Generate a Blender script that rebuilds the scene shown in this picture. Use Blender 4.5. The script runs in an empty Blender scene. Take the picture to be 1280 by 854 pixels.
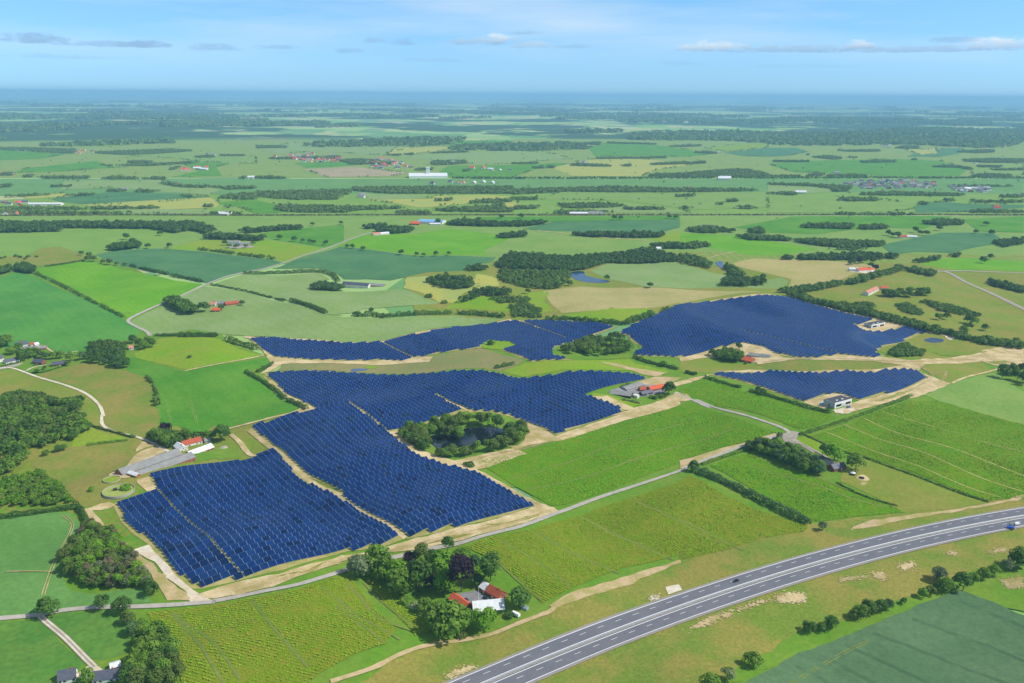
import bpy, math, random
import numpy as np
from mathutils import Matrix, Vector
from mathutils.geometry import delaunay_2d_cdt
R = math.radians
random.seed(7); RNG = np.random.default_rng(11)
scene = bpy.context.scene
COL = scene.collection

# ------------------------------------------------------------------ camera
CAM_H, FPX, HOR = 350.0, 1066.667, 118.0
ROLL = math.atan(9.0/1280)
PITCH = math.atan((427-HOR)/FPX*math.cos(ROLL))
cr, sr, cp, sp = math.cos(ROLL), math.sin(ROLL), math.cos(PITCH), math.sin(PITCH)
cam_d = bpy.data.cameras.new('camera'); cam = bpy.data.objects.new('camera', cam_d); COL.objects.link(cam)
cam_d.sensor_width = 36; cam_d.sensor_fit = 'HORIZONTAL'; cam_d.lens = 36*FPX/1280
cam_d.clip_start = 1.0; cam_d.clip_end = 400000
Rv = Vector((cr, sr*sp, sr*cp)); Uv = Vector((-sr, cr*sp, cr*cp)); Fv = Vector((0, cp, -sp))
m = Matrix.Identity(4)
for i in range(3): m[i][0], m[i][1], m[i][2] = Rv[i], Uv[i], -Fv[i]
m[2][3] = CAM_H
cam.matrix_world = m
scene.camera = cam

# ------------------------------------------------------------------ sun, sky, exposure
SUN_AZ, SUN_EL = R(97), R(48)          # azimuth measured from +Y towards +X
sl = bpy.data.lights.new('sun', 'SUN'); sun = bpy.data.objects.new('sun', sl); COL.objects.link(sun)
sl.energy = 4.6; sl.angle = R(0.53); sl.color = (1.0, 0.955, 0.88)
sdir = Vector((math.sin(SUN_AZ)*math.cos(SUN_EL), math.cos(SUN_AZ)*math.cos(SUN_EL), math.sin(SUN_EL)))
sun.rotation_euler = sdir.to_track_quat('Z', 'Y').to_euler()
sun.location = (0, 0, 900)
world = bpy.data.worlds.new('World'); scene.world = world; world.use_nodes = True
def pix_dir(px, py):
    x = (px-640)/FPX; y = -(py-427)/FPX
    xr = x*cr-y*sr; yr = x*sr+y*cr
    v = np.array([xr, cp+yr*sp, -sp+yr*cp]); return v/np.linalg.norm(v)
def build_world():
    nt = world.node_tree; nt.nodes.clear(); N = nt.nodes.new; L = nt.links.new
    out = N('ShaderNodeOutputWorld'); bg = N('ShaderNodeBackground'); L(bg.outputs[0], out.inputs[0])
    sky = N('ShaderNodeTexSky'); sky.sky_type = 'NISHITA'; sky.sun_disc = False
    sky.sun_elevation = SUN_EL; sky.sun_rotation = SUN_AZ; sky.altitude = 300; sky.air_density = 1.0; sky.dust_density = 0.1; sky.ozone_density = 3.0
    tc = N('ShaderNodeTexCoord'); sx = N('ShaderNodeSeparateXYZ'); L(tc.outputs['Generated'], sx.inputs[0])
    def M(op, a, b=None, c=None, clamp=False):
        n = N('ShaderNodeMath'); n.operation = op; n.use_clamp = clamp
        for i, v in enumerate((a, b, c)):
            if v is None: continue
            if isinstance(v, (int, float)): n.inputs[i].default_value = v
            else: L(v, n.inputs[i])
        return n.outputs[0]
    az = M('ARCTAN2', sx.outputs[0], sx.outputs[1]); el = M('ARCSINE', sx.outputs[2])
    # the air near the horizon is a little brighter and bluer than the clean Nishita sky: one even tint by elevation
    tint = N('ShaderNodeValToRGB'); L(M('MULTIPLY', M('ABSOLUTE', el), 2.0, clamp=True), tint.inputs[0])
    e = tint.color_ramp.elements; e[0].position = 0.0; e[0].color = SKY_T0; e[1].position = 0.35; e[1].color = SKY_T1
    k = e.new(1.0); k.color = (1, 1, 1, 1)
    mul = N('ShaderNodeMix'); mul.data_type = 'RGBA'; mul.blend_type = 'MULTIPLY'; mul.inputs[0].default_value = 1.0
    L(sky.outputs[0], mul.inputs[6]); L(tint.outputs[0], mul.inputs[7])
    col = mul.outputs[2]
    def noise(sc_az, sc_el, scale, det, rough=0.55):
        cx = N('ShaderNodeCombineXYZ'); L(M('MULTIPLY', az, sc_az), cx.inputs[0]); L(M('MULTIPLY', el, sc_el), cx.inputs[1])
        n = N('ShaderNodeTexNoise'); n.inputs['Scale'].default_value = scale; n.inputs['Detail'].default_value = det; n.inputs['Roughness'].default_value = rough
        L(cx.outputs[0], n.inputs['Vector']); return n.outputs['Fac']
    def over(base, fac, rgb):
        x = N('ShaderNodeMix'); x.data_type = 'RGBA'; L(fac, x.inputs[0]); L(base, x.inputs[6])
        if isinstance(rgb, tuple): x.inputs[7].default_value = rgb
        else: L(rgb, x.inputs[7])
        return x.outputs[2]
    # thin high cirrus streaks
    c1 = noise(1.0, 8.0, 2.4, 5, .5)
    veil = M('MULTIPLY', M('MULTIPLY', M('SUBTRACT', c1, 0.40), 3.0, clamp=True), 0.7)
    eln = M('MULTIPLY', M('SUBTRACT', el, 0.02), 20.0, clamp=True)
    col = over(col, M('MULTIPLY', veil, eln), CLOUD_W)
    # small cumulus: each a flat-based blob broken up by noise
    n2 = noise(1.0, 2.2, 70, 6, 0.6); n3 = noise(1.0, 3.0, 26, 4)
    br = M('ADD', M('MULTIPLY', M('SUBTRACT', n2, 0.5), 2.6), M('MULTIPLY', M('SUBTRACT', n3, 0.5), 1.6))
    for (px, py, w, h, op, white) in CLOUDS:
        w *= 1.3; h *= 1.45
        d = pix_dir(px, py); a0 = math.atan2(d[0], d[1]); e0 = math.asin(d[2])
        da = M('DIVIDE', M('SUBTRACT', az, a0), w/FPX); de = M('DIVIDE', M('SUBTRACT', el, e0), h/FPX)
        # flat base: below the middle the falloff is steeper
        de2 = M('ADD', M('MAXIMUM', de, 0.0), M('MULTIPLY', M('MINIMUM', de, 0.0), 2.2))
        r2 = M('ADD', M('MULTIPLY', da, da), M('MULTIPLY', de2, de2))
        den = M('MULTIPLY', M('ADD', M('SUBTRACT', 0.75, r2), M('MULTIPLY', br, 0.8)), 1.5, clamp=True)
        shade = N('ShaderNodeMix'); shade.data_type = 'RGBA'
        L(M('MULTIPLY', M('ADD', de, 0.35), white, clamp=True), shade.inputs[0]); shade.inputs[6].default_value = CLOUD_G; shade.inputs[7].default_value = CLOUD_W
        col = over(col, M('MULTIPLY', den, op), shade.outputs[2])
    L(col, bg.inputs[0]); bg.inputs[1].default_value = SKY_STRENGTH
SKY_STRENGTH = 0.10
SKY_T0 = (.53, .97, 1.82, 1); SKY_T1 = (.88, 1.27, 1.34, 1)
CLOUD_W = (8.4, 9.3, 9.8, 1); CLOUD_G = (3.0, 5.1, 7.6, 1)
# px, py, half width, half height, opacity, whiteness
CLOUDS = [(890, 61, 42, 7, .9, 1.0), (985, 63, 90, 5, .75, .25), (1075, 58, 15, 6, .9, 1.0), (1150, 63, 80, 4.5, .7, .2), (1245, 58, 36, 8, .9, 1.0),
          (605, 53, 52, 6, .7, .5), (622, 51, 16, 7, .7, 1.0), (665, 58, 26, 5, .6, .6), (35, 50, 42, 6, .75, 0), (130, 56, 60, 4, .6, 0), (182, 57, 26, 5, .7, 0),
          (265, 61, 34, 5, .5, 0), (345, 60, 28, 3, .45, 0), (435, 64, 16, 4, .5, 0), (470, 52, 14, 4, .55, 0), (505, 54, 18, 5, .55, 0), (545, 76, 40, 3, .3, 0),
          (655, 42, 22, 3, .45, 0), (720, 59, 24, 3, .4, 0), (1195, 51, 22, 4, .5, 0), (850, 80, 30, 3, .25, 0), (90, 72, 70, 3, .25, 0), (1010, 83, 60, 3, .2, 0)]
build_world()
scene.view_settings.view_transform = 'Standard'; scene.view_settings.look = 'None'
scene.view_settings.gamma = 1.0; scene.view_settings.exposure = 0.0; scene.view_settings.use_curve_mapping = False
scene.render.engine = 'CYCLES'
cy = scene.cycles
cy.max_bounces = 5; cy.diffuse_bounces = 2; cy.glossy_bounces = 2; cy.transmission_bounces = 2; cy.volume_bounces = 2; cy.transparent_max_bounces = 6
cy.use_denoising = True
try: cy.denoiser = 'OPENIMAGEDENOISE'
except Exception: pass
try: cy.denoising_prefilter = 'ACCURATE'
except Exception: pass
cy.sample_clamp_indirect = 4

# ------------------------------------------------------------------ pixel tiles and terrain
TS = 430/1266
TILES = {'W': (0, 0, 1.0), 'C': (0, 230, TS), 'D': (420, 230, TS), 'E': (850, 230, TS), 'F': (0, 500, TS), 'G': (420, 500, TS), 'H': (850, 500, TS),
         'P': (0, 110, .25), 'Q': (320, 110, .25), 'R': (640, 110, .25), 'S': (960, 110, .25),
         'I': (0, 640, 320/1277), 'J': (420, 660, 280/1233), 'K': (140, 520, 160/1139), 'L': (480, 480, 200/1280), 'M': (740, 440, .125),
         'N': (880, 420, 300/1280), 'O': (960, 540, .125), 'V': (0, 410, 120/1280), 'X': (1050, 320, 130/1234), 'Y': (60, 790, 180/1280), 'Z': (560, 700, 120/1025),
         'B': (1080, 620, 200/1280), 'T': (230, 350, 100/1220), 'U': (1000, 480, 100/1280)}
def parse(s):
    t = 'W'; out = []
    for tok in s.split():
        if tok.isalpha(): t = tok; continue
        a, b = tok.split(','); ox, oy, k = TILES[t]
        out.append((ox+float(a)*k, oy+float(b)*k))
    return out
TH = R(39.0); UX, UY = math.cos(TH), math.sin(TH)          # direction of the panel rows
def flat(px, py, z=0.0):
    d = pix_dir(px, py); t = (z-CAM_H)/min(d[2], -1e-4); return d[0]*t, d[1]*t
def s_of(px, py):
    x, y = flat(px, py); return x*UX+y*UY
_sp = [(s_of(20, 640), 0), (s_of(150, 640), 1.5), (s_of(255, 625), 3.2), (s_of(365, 625), -2.6), (s_of(512, 628), 4.6), (s_of(640, 600), -3.0),
       (s_of(800, 545), -1.5), (s_of(950, 540), 1.5), (s_of(1150, 520), 0)]
_ss = np.array([a for a, b in _sp]); _sh = np.array([b for a, b in _sp])
_sg = np.linspace(_ss[0]-400, _ss[-1]+400, 700); _hg = np.interp(_sg, _ss, _sh, left=0, right=0)
_k = np.exp(-np.linspace(-2.2, 2.2, 41)**2); _k /= _k.sum(); _hg = np.convolve(np.pad(_hg, 20, mode='edge'), _k, 'valid')
def smooth(a, b, x):
    t = np.clip((x-a)/(b-a), 0, 1); return t*t*(3-2*t)
_G = []      # gaussian hills and hollows: pixel, radius, height
for px, py, r, h in [(590, 552, 75, -3.5), (345, 560, 90, 2.5), (470, 485, 110, 3.0), (540, 500, 60, -2.0), (620, 480, 80, 2.5), (740, 500, 70, 1.5), (470, 455, 130, -2.5),
                     (250, 470, 160, 4), (80, 400, 200, 5), (380, 390, 150, 4), (1000, 395, 160, 5), (900, 420, 120, -2), (1080, 480, 130, 2), (740, 585, 140, 3), (160, 520, 140, -4),
                     (1150, 560, 160, 3), (60, 560, 120, -3), (330, 800, 120, 2), (60, 690, 130, 2)]:
    x, y = flat(px, py); _G.append((x, y, r, h))
def hz(x, y):
    x = np.asarray(x, float); y = np.asarray(y, float)
    d = np.hypot(x, y); s = x*UX+y*UY; w = -x*UY+y*UX
    near = smooth(330, 480, d)*(1-smooth(900, 1150, d))
    h = 2.25*np.interp(s, _sg, _hg)*near*(1-.35*smooth(520, 760, y))+near*(1.7*np.sin(w/26.0+s/60.0)+1.0*np.sin(w/16.0-s/41.0))
    for gx, gy, r, a in _G: h = h+a*np.exp(-((x-gx)**2+(y-gy)**2)/(r*r))
    mid = smooth(700, 950, d)*(1-smooth(1700, 2400, d))
    h = h+mid*(2.6*np.sin(s/46.0+w/190.0)+2.2*np.sin(w/71.0-s/150+1.0)+1.6*np.sin(s/83.0+2.0)+1.3*np.sin(s/27.0-w/60))*.95
    road = np.exp(-((y-(ROADC[0]+ROADC[1]*x+ROADC[2]*x*x))/70.0)**2)*(1-smooth(900, 1300, d))
    return h*(1-road)
def to_ground(px, py, dz=0.0):
    z = 0.0
    for _ in range(14):
        x, y = flat(px, py, z); z = .5*z+.5*(float(hz(x, y))+dz)
    return x, y
def G(s): return [to_ground(a, b) for a, b in parse(s)]
# motorway centre line: a parabola through the middle of the carriageways
ROADC = (0.0, 0.0, 0.0)
_t = [(567, 854), (624, 829), (700, 799), (850, 742), (918, 717), (986, 698), (1054, 679), (1122, 663), (1190, 649), (1280, 631)]
_b = [(666, 854), (700, 839), (850, 776), (918, 751), (986, 734), (1054, 716), (1122, 699), (1190, 683), (1280, 659)]
_pt = np.array([flat(*p) for p in _t]); _pb = np.array([flat(*p) for p in _b])
_ct = np.polyfit(_pt[:, 0], _pt[:, 1], 2); _cb = np.polyfit(_pb[:, 0], _pb[:, 1], 2); _c = (_ct+_cb)/2
ROADC = (_c[2], _c[1], _c[0])
ROAD_W = float(np.mean((np.polyval(_ct, [60, 200, 330])-np.polyval(_cb, [60, 200, 330]))/np.sqrt(1+np.polyval(np.polyder(_c), [60, 200, 330])**2)))

# ------------------------------------------------------------------ mesh and material helpers
def mesh_np(name, V, F, mats, mi=None, smooth_=False):
    """V (n,3); F (m,k) one array, or a list of arrays of different k."""
    me = bpy.data.meshes.new(name)
    Fs = F if isinstance(F, list) else [F]
    Fs = [np.asarray(f, np.int32) for f in Fs if len(f)]
    V = np.asarray(V, np.float32)
    me.vertices.add(len(V)); me.vertices.foreach_set('co', V.ravel())
    nl = sum(f.size for f in Fs); nf = sum(len(f) for f in Fs)
    me.loops.add(nl); me.polygons.add(nf)
    me.loops.foreach_set('vertex_index', np.concatenate([f.ravel() for f in Fs]))
    st = []; o = 0
    for f in Fs:
        st.append(o+np.arange(len(f))*f.shape[1]); o += f.size
    me.polygons.foreach_set('loop_start', np.concatenate(st).astype(np.int32))
    for mt in (mats if isinstance(mats, (list, tuple)) else [mats]): me.materials.append(mt)
    if mi is not None: me.polygons.foreach_set('material_index', np.asarray(mi, np.int32))
    if smooth_: me.polygons.foreach_set('use_smooth', np.ones(nf, bool))
    me.update(calc_edges=True); me.validate()
    return me
def link(name, me, parent=None, loc=None, rz=None, label=None, cat=None, group=None, kind=None):
    o = bpy.data.objects.new(name, me); COL.objects.link(o)
    if parent is not None: o.parent = parent
    if loc is not None: o.location = loc
    if rz is not None: o.rotation_euler = (0, 0, rz)
    if label: o['label'] = label
    if cat: o['category'] = cat
    if group: o['group'] = group
    if kind: o['kind'] = kind
    return o
class MB:
    """collects plain shapes for one mesh"""
    def __init__(s): s.v = []; s.f = []; s.m = []
    def poly(s, pts, faces, m=0):
        o = len(s.v); s.v += [tuple(p) for p in pts]; s.f += [tuple(i+o for i in f) for f in faces]; s.m += [m]*len(faces); return s
    def box(s, x0, x1, y0, y1, z0, z1, m=0):
        return s.poly([(x0, y0, z0), (x1, y0, z0), (x1, y1, z0), (x0, y1, z0), (x0, y0, z1), (x1, y0, z1), (x1, y1, z1), (x0, y1, z1)],
                      [(3, 2, 1, 0), (4, 5, 6, 7), (0, 1, 5, 4), (1, 2, 6, 5), (2, 3, 7, 6), (3, 0, 4, 7)], m)
    def prism(s, prof, x0, x1, m=0):
        """profile in (y,z), extruded along x"""
        n = len(prof); pts = [(x0, a, b) for a, b in prof]+[(x1, a, b) for a, b in prof]
        fs = [tuple(range(n-1, -1, -1)), tuple(range(n, 2*n))]+[(i, (i+1) % n, n+(i+1) % n, n+i) for i in range(n)]
        return s.poly(pts, fs, m)
    def tube(s, p, q, r0, r1, n=8, m=0, cap=True):
        p = Vector(p); q = Vector(q); d = (q-p).normalized(); a = d.orthogonal().normalized(); b = d.cross(a)
        pts = [p+(a*math.cos(2*math.pi*i/n)+b*math.sin(2*math.pi*i/n))*r0 for i in range(n)]+[q+(a*math.cos(2*math.pi*i/n)+b*math.sin(2*math.pi*i/n))*r1 for i in range(n)]
        fs = [(i, (i+1) % n, n+(i+1) % n, n+i) for i in range(n)]
        if cap: fs += [tuple(range(n-1, -1, -1)), tuple(range(n, 2*n))]
        return s.poly(pts, fs, m)
    def mesh(s, name, mats):
        me = bpy.data.meshes.new(name); me.from_pydata(s.v, [], s.f)
        for mt in (mats if isinstance(mats, (list, tuple)) else [mats]): me.materials.append(mt)
        me.polygons.foreach_set('material_index', s.m); me.update(); return me
    def build(s, name, mats, parent=None, **k): return link(name, s.mesh(name, mats), parent, **k)
def lin(c): return tuple(((x/255)/12.92 if x/255 <= .04045 else ((x/255+.055)/1.055)**2.4) for x in c)
MATS = {}
def mat(name, rgb, rough=.85, spec=.3, metal=0.0, var=None, vscale=.02, fine=0.0, fscale=.4, rand=0.0, srgb=True, rgb2=None, stripes=None, rot=TH):
    """procedural surface: base colour, large blotches towards rgb2 (var), fine grain, per-object variation, faint parallel stripes"""
    if name in MATS: return MATS[name]
    mt = bpy.data.materials.new(name); mt.use_nodes = True; nt = mt.node_tree; bs = nt.nodes['Principled BSDF']
    N = nt.nodes.new; L = nt.links.new
    c = lin(rgb) if srgb else rgb
    bs.inputs['Roughness'].default_value = rough; bs.inputs['Specular IOR Level'].default_value = spec; bs.inputs['Metallic'].default_value = metal
    bs.inputs['Base Color'].default_value = (*c, 1)
    cur = None
    geo = N('ShaderNodeNewGeometry')
    def noise(scale, det=4, rough_=.6):
        n = N('ShaderNodeTexNoise'); n.inputs['Scale'].default_value = scale; n.inputs['Detail'].default_value = det; n.inputs['Roughness'].default_value = rough_
        L(geo.outputs['Position'], n.inputs['Vector']); return n.outputs['Fac']
    def ramp(fac, a, b):
        r = N('ShaderNodeMapRange'); r.interpolation_type = 'SMOOTHSTEP'; L(fac, r.inputs[0]); r.inputs[1].default_value = a; r.inputs[2].default_value = b; return r.outputs[0]
    if rgb2 is not None:
        c2 = lin(rgb2) if srgb else rgb2
        mx = N('ShaderNodeMix'); mx.data_type = 'RGBA'; mx.inputs[6].default_value = (*c, 1); mx.inputs[7].default_value = (*c2, 1)
        L(ramp(noise(vscale, 5), .5-(var or .12), .5+(var or .12)), mx.inputs[0]); cur = mx.outputs[2]
    def scale_by(cur, val):
        mx = N('ShaderNodeMix'); mx.data_type = 'RGBA'; mx.blend_type = 'MULTIPLY'; mx.inputs[0].default_value = 1
        if cur is None: mx.inputs[6].default_value = (*c, 1)
        else: L(cur, mx.inputs[6])
        L(val, mx.inputs[7]); return mx.outputs[2]
    if fine:
        r = N('ShaderNodeMapRange'); L(noise(fscale, 3, .7), r.inputs[0]); r.inputs[1].default_value = .3; r.inputs[2].default_value = .7; r.inputs[3].default_value = 1-fine; r.inputs[4].default_value = 1+fine
        cur = scale_by(cur, r.outputs[0])
    if stripes:
        ws, amt = stripes
        mp = N('ShaderNodeMapping'); mp.inputs['Rotation'].default_value = (0, 0, -rot); L(geo.outputs['Position'], mp.inputs['Vector'])
        wv = N('ShaderNodeTexWave'); wv.wave_type = 'BANDS'; wv.bands_direction = 'X'; wv.inputs['Scale'].default_value = 2*math.pi/20/ws*1.0; wv.inputs['Distortion'].default_value = .6; wv.inputs['Detail'].default_value = 2; wv.inputs['Detail Scale'].default_value = 1
        L(mp.outputs[0], wv.inputs['Vector'])
        r = N('ShaderNodeMapRange'); L(wv.outputs['Fac'], r.inputs[0]); r.inputs[3].default_value = 1-amt; r.inputs[4].default_value = 1+amt*.5
        cur = scale_by(cur, r.outputs[0])
    if rand:
        oi = N('ShaderNodeObjectInfo'); r = N('ShaderNodeMapRange'); L(oi.outputs['Random'], r.inputs[0]); r.inputs[3].default_value = 1-rand; r.inputs[4].default_value = 1+rand
        cur = scale_by(cur, r.outputs[0])
    if cur is not None: L(cur, bs.inputs['Base Color'])
    MATS[name] = mt; return mt
# ------------------------------------------------------------------ ground materials
GM = {}
def gmat(key, rgb, rgb2, **k):
    k.setdefault('vscale', .012); k.setdefault('fine', .15); k.setdefault('fscale', .25)
    GM[key] = mat('ground_'+key, rgb, rgb2=rgb2, rough=.95, spec=.1, **k)
gmat('crop_mid', (74, 134, 52), (86, 142, 58), stripes=(14, .025))
gmat('crop_bright', (94, 150, 22), (106, 156, 30), stripes=(12, .025))
gmat('crop_soft', (88, 132, 62), (98, 140, 70), stripes=(14, .025))
gmat('crop_corner', (76, 124, 46), (94, 132, 52), var=.16, vscale=.03, fine=.2)
gmat('track_grass', (116, 128, 62), (104, 126, 52))
gmat('crop_grass', (76, 132, 34), (92, 140, 42), stripes=(16, .025))
gmat('crop_blue', (72, 116, 72), (82, 124, 76), stripes=(20, .025))
gmat('crop_dark', (80, 110, 74), (90, 118, 80), stripes=(20, .025))
gmat('crop_sage', (122, 148, 80), (130, 152, 92), stripes=(18, .025))
gmat('crop_pale', (124, 150, 72), (114, 146, 66))
gmat('lime', (112, 152, 24), (132, 148, 44), var=.2)
gmat('meadow', (114, 134, 44), (134, 132, 60), var=.16, vscale=.02)
gmat('meadow_brown', (110, 130, 46), (136, 128, 64), var=.16, vscale=.022, fine=.14)
gmat('grass', (90, 134, 34), (112, 138, 46), var=.2, vscale=.03, fine=.14)
gmat('verge', (108, 130, 46), (138, 132, 62), var=.12, vscale=.022, fine=.24, fscale=.45)
gmat('wet', (138, 130, 82), (122, 128, 74), var=.15)
gmat('tan', (172, 158, 104), (150, 148, 88), var=.2)
gmat('hay', (158, 154, 88), (172, 158, 104), var=.16, stripes=(9, .1))
gmat('sand', (204, 184, 142), (172, 154, 104), var=.14, vscale=.06, fine=.18, fscale=.5)
gmat('sand_dirt', (190, 166, 128), (160, 150, 92), var=.12, vscale=.06, fine=.14, fscale=.5)
gmat('pale_gravel', (214, 204, 184), (200, 184, 156), var=.2, vscale=.08)
gmat('gravel', (168, 158, 144), (150, 144, 132), var=.2, vscale=.08)
gmat('lane', (176, 168, 156), (162, 158, 146), var=.2, vscale=.05)
gmat('plant_soil', (106, 130, 22), (124, 128, 36), var=.2, vscale=.09, fine=.3, fscale=.9)
gmat('plant_soil_b', (86, 134, 12), (104, 132, 24), var=.2, vscale=.07, fine=.3, fscale=.9)
gmat('panel_ground', (138, 142, 70), (172, 158, 104), var=.2, vscale=.06)
gmat('yard', (140, 140, 142), (128, 126, 126), var=.2, vscale=.1)
gmat('yellow', (164, 164, 78), (150, 162, 84))
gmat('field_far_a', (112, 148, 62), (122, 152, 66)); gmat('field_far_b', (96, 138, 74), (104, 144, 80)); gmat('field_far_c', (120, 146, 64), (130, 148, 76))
gmat('brown_far', (166, 150, 118), (150, 142, 108))
asphalt = mat('asphalt', (104, 105, 112), rgb2=(112, 112, 118), var=.2, vscale=.05, fine=.06, fscale=.6, rough=.9, spec=.2)
asphalt_edge = mat('asphalt_shoulder', (150, 142, 136), rgb2=(140, 134, 126), var=.2, vscale=.1, rough=.95, spec=.1)
paint = mat('road_paint', (224, 226, 226), rough=.7)
steel = mat('galvanised_steel', (196, 200, 204), rough=.45, spec=.5)
white_paint = mat('white_paint', (236, 236, 234), rough=.6)
water = mat('water', (24, 34, 40), rough=.06, spec=.5)
water_blue = mat('open_water', (44, 66, 96), rough=.08, spec=.6)
# patchwork of far fields (too far to trace one by one)
def far_ground():
    mt = bpy.data.materials.new('ground_patchwork'); mt.use_nodes = True; nt = mt.node_tree; bs = nt.nodes['Principled BSDF']; N = nt.nodes.new; L = nt.links.new
    bs.inputs['Roughness'].default_value = .95; bs.inputs['Specular IOR Level'].default_value = .1
    geo = N('ShaderNodeNewGeometry'); mp = N('ShaderNodeMapping'); mp.inputs['Rotation'].default_value = (0, 0, R(18)); mp.inputs['Scale'].default_value = (1/360, 1/470, 0)
    L(geo.outputs['Position'], mp.inputs[0])
    vo = N('ShaderNodeTexVoronoi'); vo.distance = 'CHEBYCHEV'; vo.inputs['Scale'].default_value = 1; vo.inputs['Randomness'].default_value = .85; L(mp.outputs[0], vo.inputs['Vector'])
    sp_ = N('ShaderNodeSeparateColor'); L(vo.outputs['Color'], sp_.inputs[0])
    rp = N('ShaderNodeValToRGB'); rp.color_ramp.interpolation = 'CONSTANT'; L(sp_.outputs[0], rp.inputs[0])
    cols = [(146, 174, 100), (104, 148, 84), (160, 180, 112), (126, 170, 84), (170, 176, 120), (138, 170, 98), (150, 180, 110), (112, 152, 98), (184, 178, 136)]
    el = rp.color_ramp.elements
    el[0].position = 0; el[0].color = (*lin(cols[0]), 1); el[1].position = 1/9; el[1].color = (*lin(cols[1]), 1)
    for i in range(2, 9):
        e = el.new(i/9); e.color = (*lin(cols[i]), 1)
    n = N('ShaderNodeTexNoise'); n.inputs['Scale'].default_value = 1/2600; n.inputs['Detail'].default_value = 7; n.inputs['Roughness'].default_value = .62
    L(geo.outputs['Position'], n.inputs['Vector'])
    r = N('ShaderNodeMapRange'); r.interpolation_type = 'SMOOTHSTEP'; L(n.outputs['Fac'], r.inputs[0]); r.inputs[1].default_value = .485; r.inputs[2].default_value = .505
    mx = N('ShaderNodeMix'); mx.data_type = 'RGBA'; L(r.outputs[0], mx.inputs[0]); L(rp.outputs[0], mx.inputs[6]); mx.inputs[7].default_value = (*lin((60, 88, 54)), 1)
    # woods only beyond the traced land
    d = N('ShaderNodeVectorMath'); d.operation = 'LENGTH'; L(geo.outputs['Position'], d.inputs[0])
    dr = N('ShaderNodeMapRange'); L(d.outputs['Value'], dr.inputs[0]); dr.inputs[1].default_value = 6500; dr.inputs[2].default_value = 7500
    mu = N('ShaderNodeMath'); mu.operation = 'MULTIPLY'; L(dr.outputs[0], mu.inputs[0]); L(r.outputs[0], mu.inputs[1]); L(mu.outputs[0], mx.inputs[0])
    L(mx.outputs[2], bs.inputs['Base Color'])
    return mt
def build_ground():
    def axis(a, b, step, far_lo, far_hi):
        c = list(np.arange(a, b+.1, step)); s = step; v = b
        while v < far_hi: s *= 1.13; v += s; c.append(v)
        s = step; v = a
        while v > far_lo: s *= 1.13; v -= s; c.insert(0, v)
        return np.array(c)
    xs = axis(-1150, 1300, 12, -75000, 75000); ys = axis(300, 2100, 12, -6000, 90000)
    X, Y = np.meshgrid(xs, ys); Z = hz(X, Y)-.55
    V = np.stack([X, Y, Z], -1).reshape(-1, 3); nx, ny = len(xs), len(ys)
    i = np.arange(nx*ny).reshape(ny, nx)
    F = np.stack([i[:-1, :-1], i[:-1, 1:], i[1:, 1:], i[1:, :-1]], -1).reshape(-1, 4)
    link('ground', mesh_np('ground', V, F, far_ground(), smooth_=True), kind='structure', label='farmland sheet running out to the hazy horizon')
build_ground()

def inside(poly, X, Y):
    p = np.asarray(poly); r = np.zeros(np.shape(X), bool); n = len(p)
    for i in range(n):
        x1, y1 = p[i]; x2, y2 = p[(i+1) % n]
        c = (y1 > Y) != (y2 > Y)
        with np.errstate(divide='ignore', invalid='ignore'):
            r ^= c & (X < (x2-x1)*(Y-y1)/(y2-y1+1e-12)+x1)
    return r
def poly_dist(px, py, pl):
    d = np.full(len(px), 1e9)
    for (x1, y1), (x2, y2) in zip(pl[:-1], pl[1:]):
        L2 = (x2-x1)**2+(y2-y1)**2; t = np.clip(((px-x1)*(x2-x1)+(py-y1)*(y2-y1))/L2, 0, 1)
        d = np.minimum(d, np.hypot(px-x1-t*(x2-x1), py-y1-t*(y2-y1)))
    return d
def densify(pl, step, closed=True):
    out = []; n = len(pl)
    for i in range(n if closed else n-1):
        a = np.array(pl[i]); b = np.array(pl[(i+1) % n]); k = max(1, int(np.ceil(np.linalg.norm(b-a)/step)))
        out += [tuple(a+(b-a)*j/k) for j in range(k)]
    if not closed: out.append(tuple(pl[-1]))
    return out
def catmull(pl, k=4, closed=False):
    p = [np.array(q, float) for q in pl]; n = len(p); out = []
    rng = range(n) if closed else range(n-1)
    for i in rng:
        p0 = p[(i-1) % n] if closed or i > 0 else p[i]; p1 = p[i]; p2 = p[(i+1) % n]; p3 = p[(i+2) % n] if closed or i+2 < n else p2
        for j in range(k):
            t = j/k; out.append(tuple(.5*((2*p1)+(p2-p0)*t+(2*p0-5*p1+4*p2-p3)*t*t+(3*p1-p0-3*p2+p3)*t**3)))
    if not closed: out.append(tuple(p[-1]))
    return out
_lay = [0]
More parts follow.
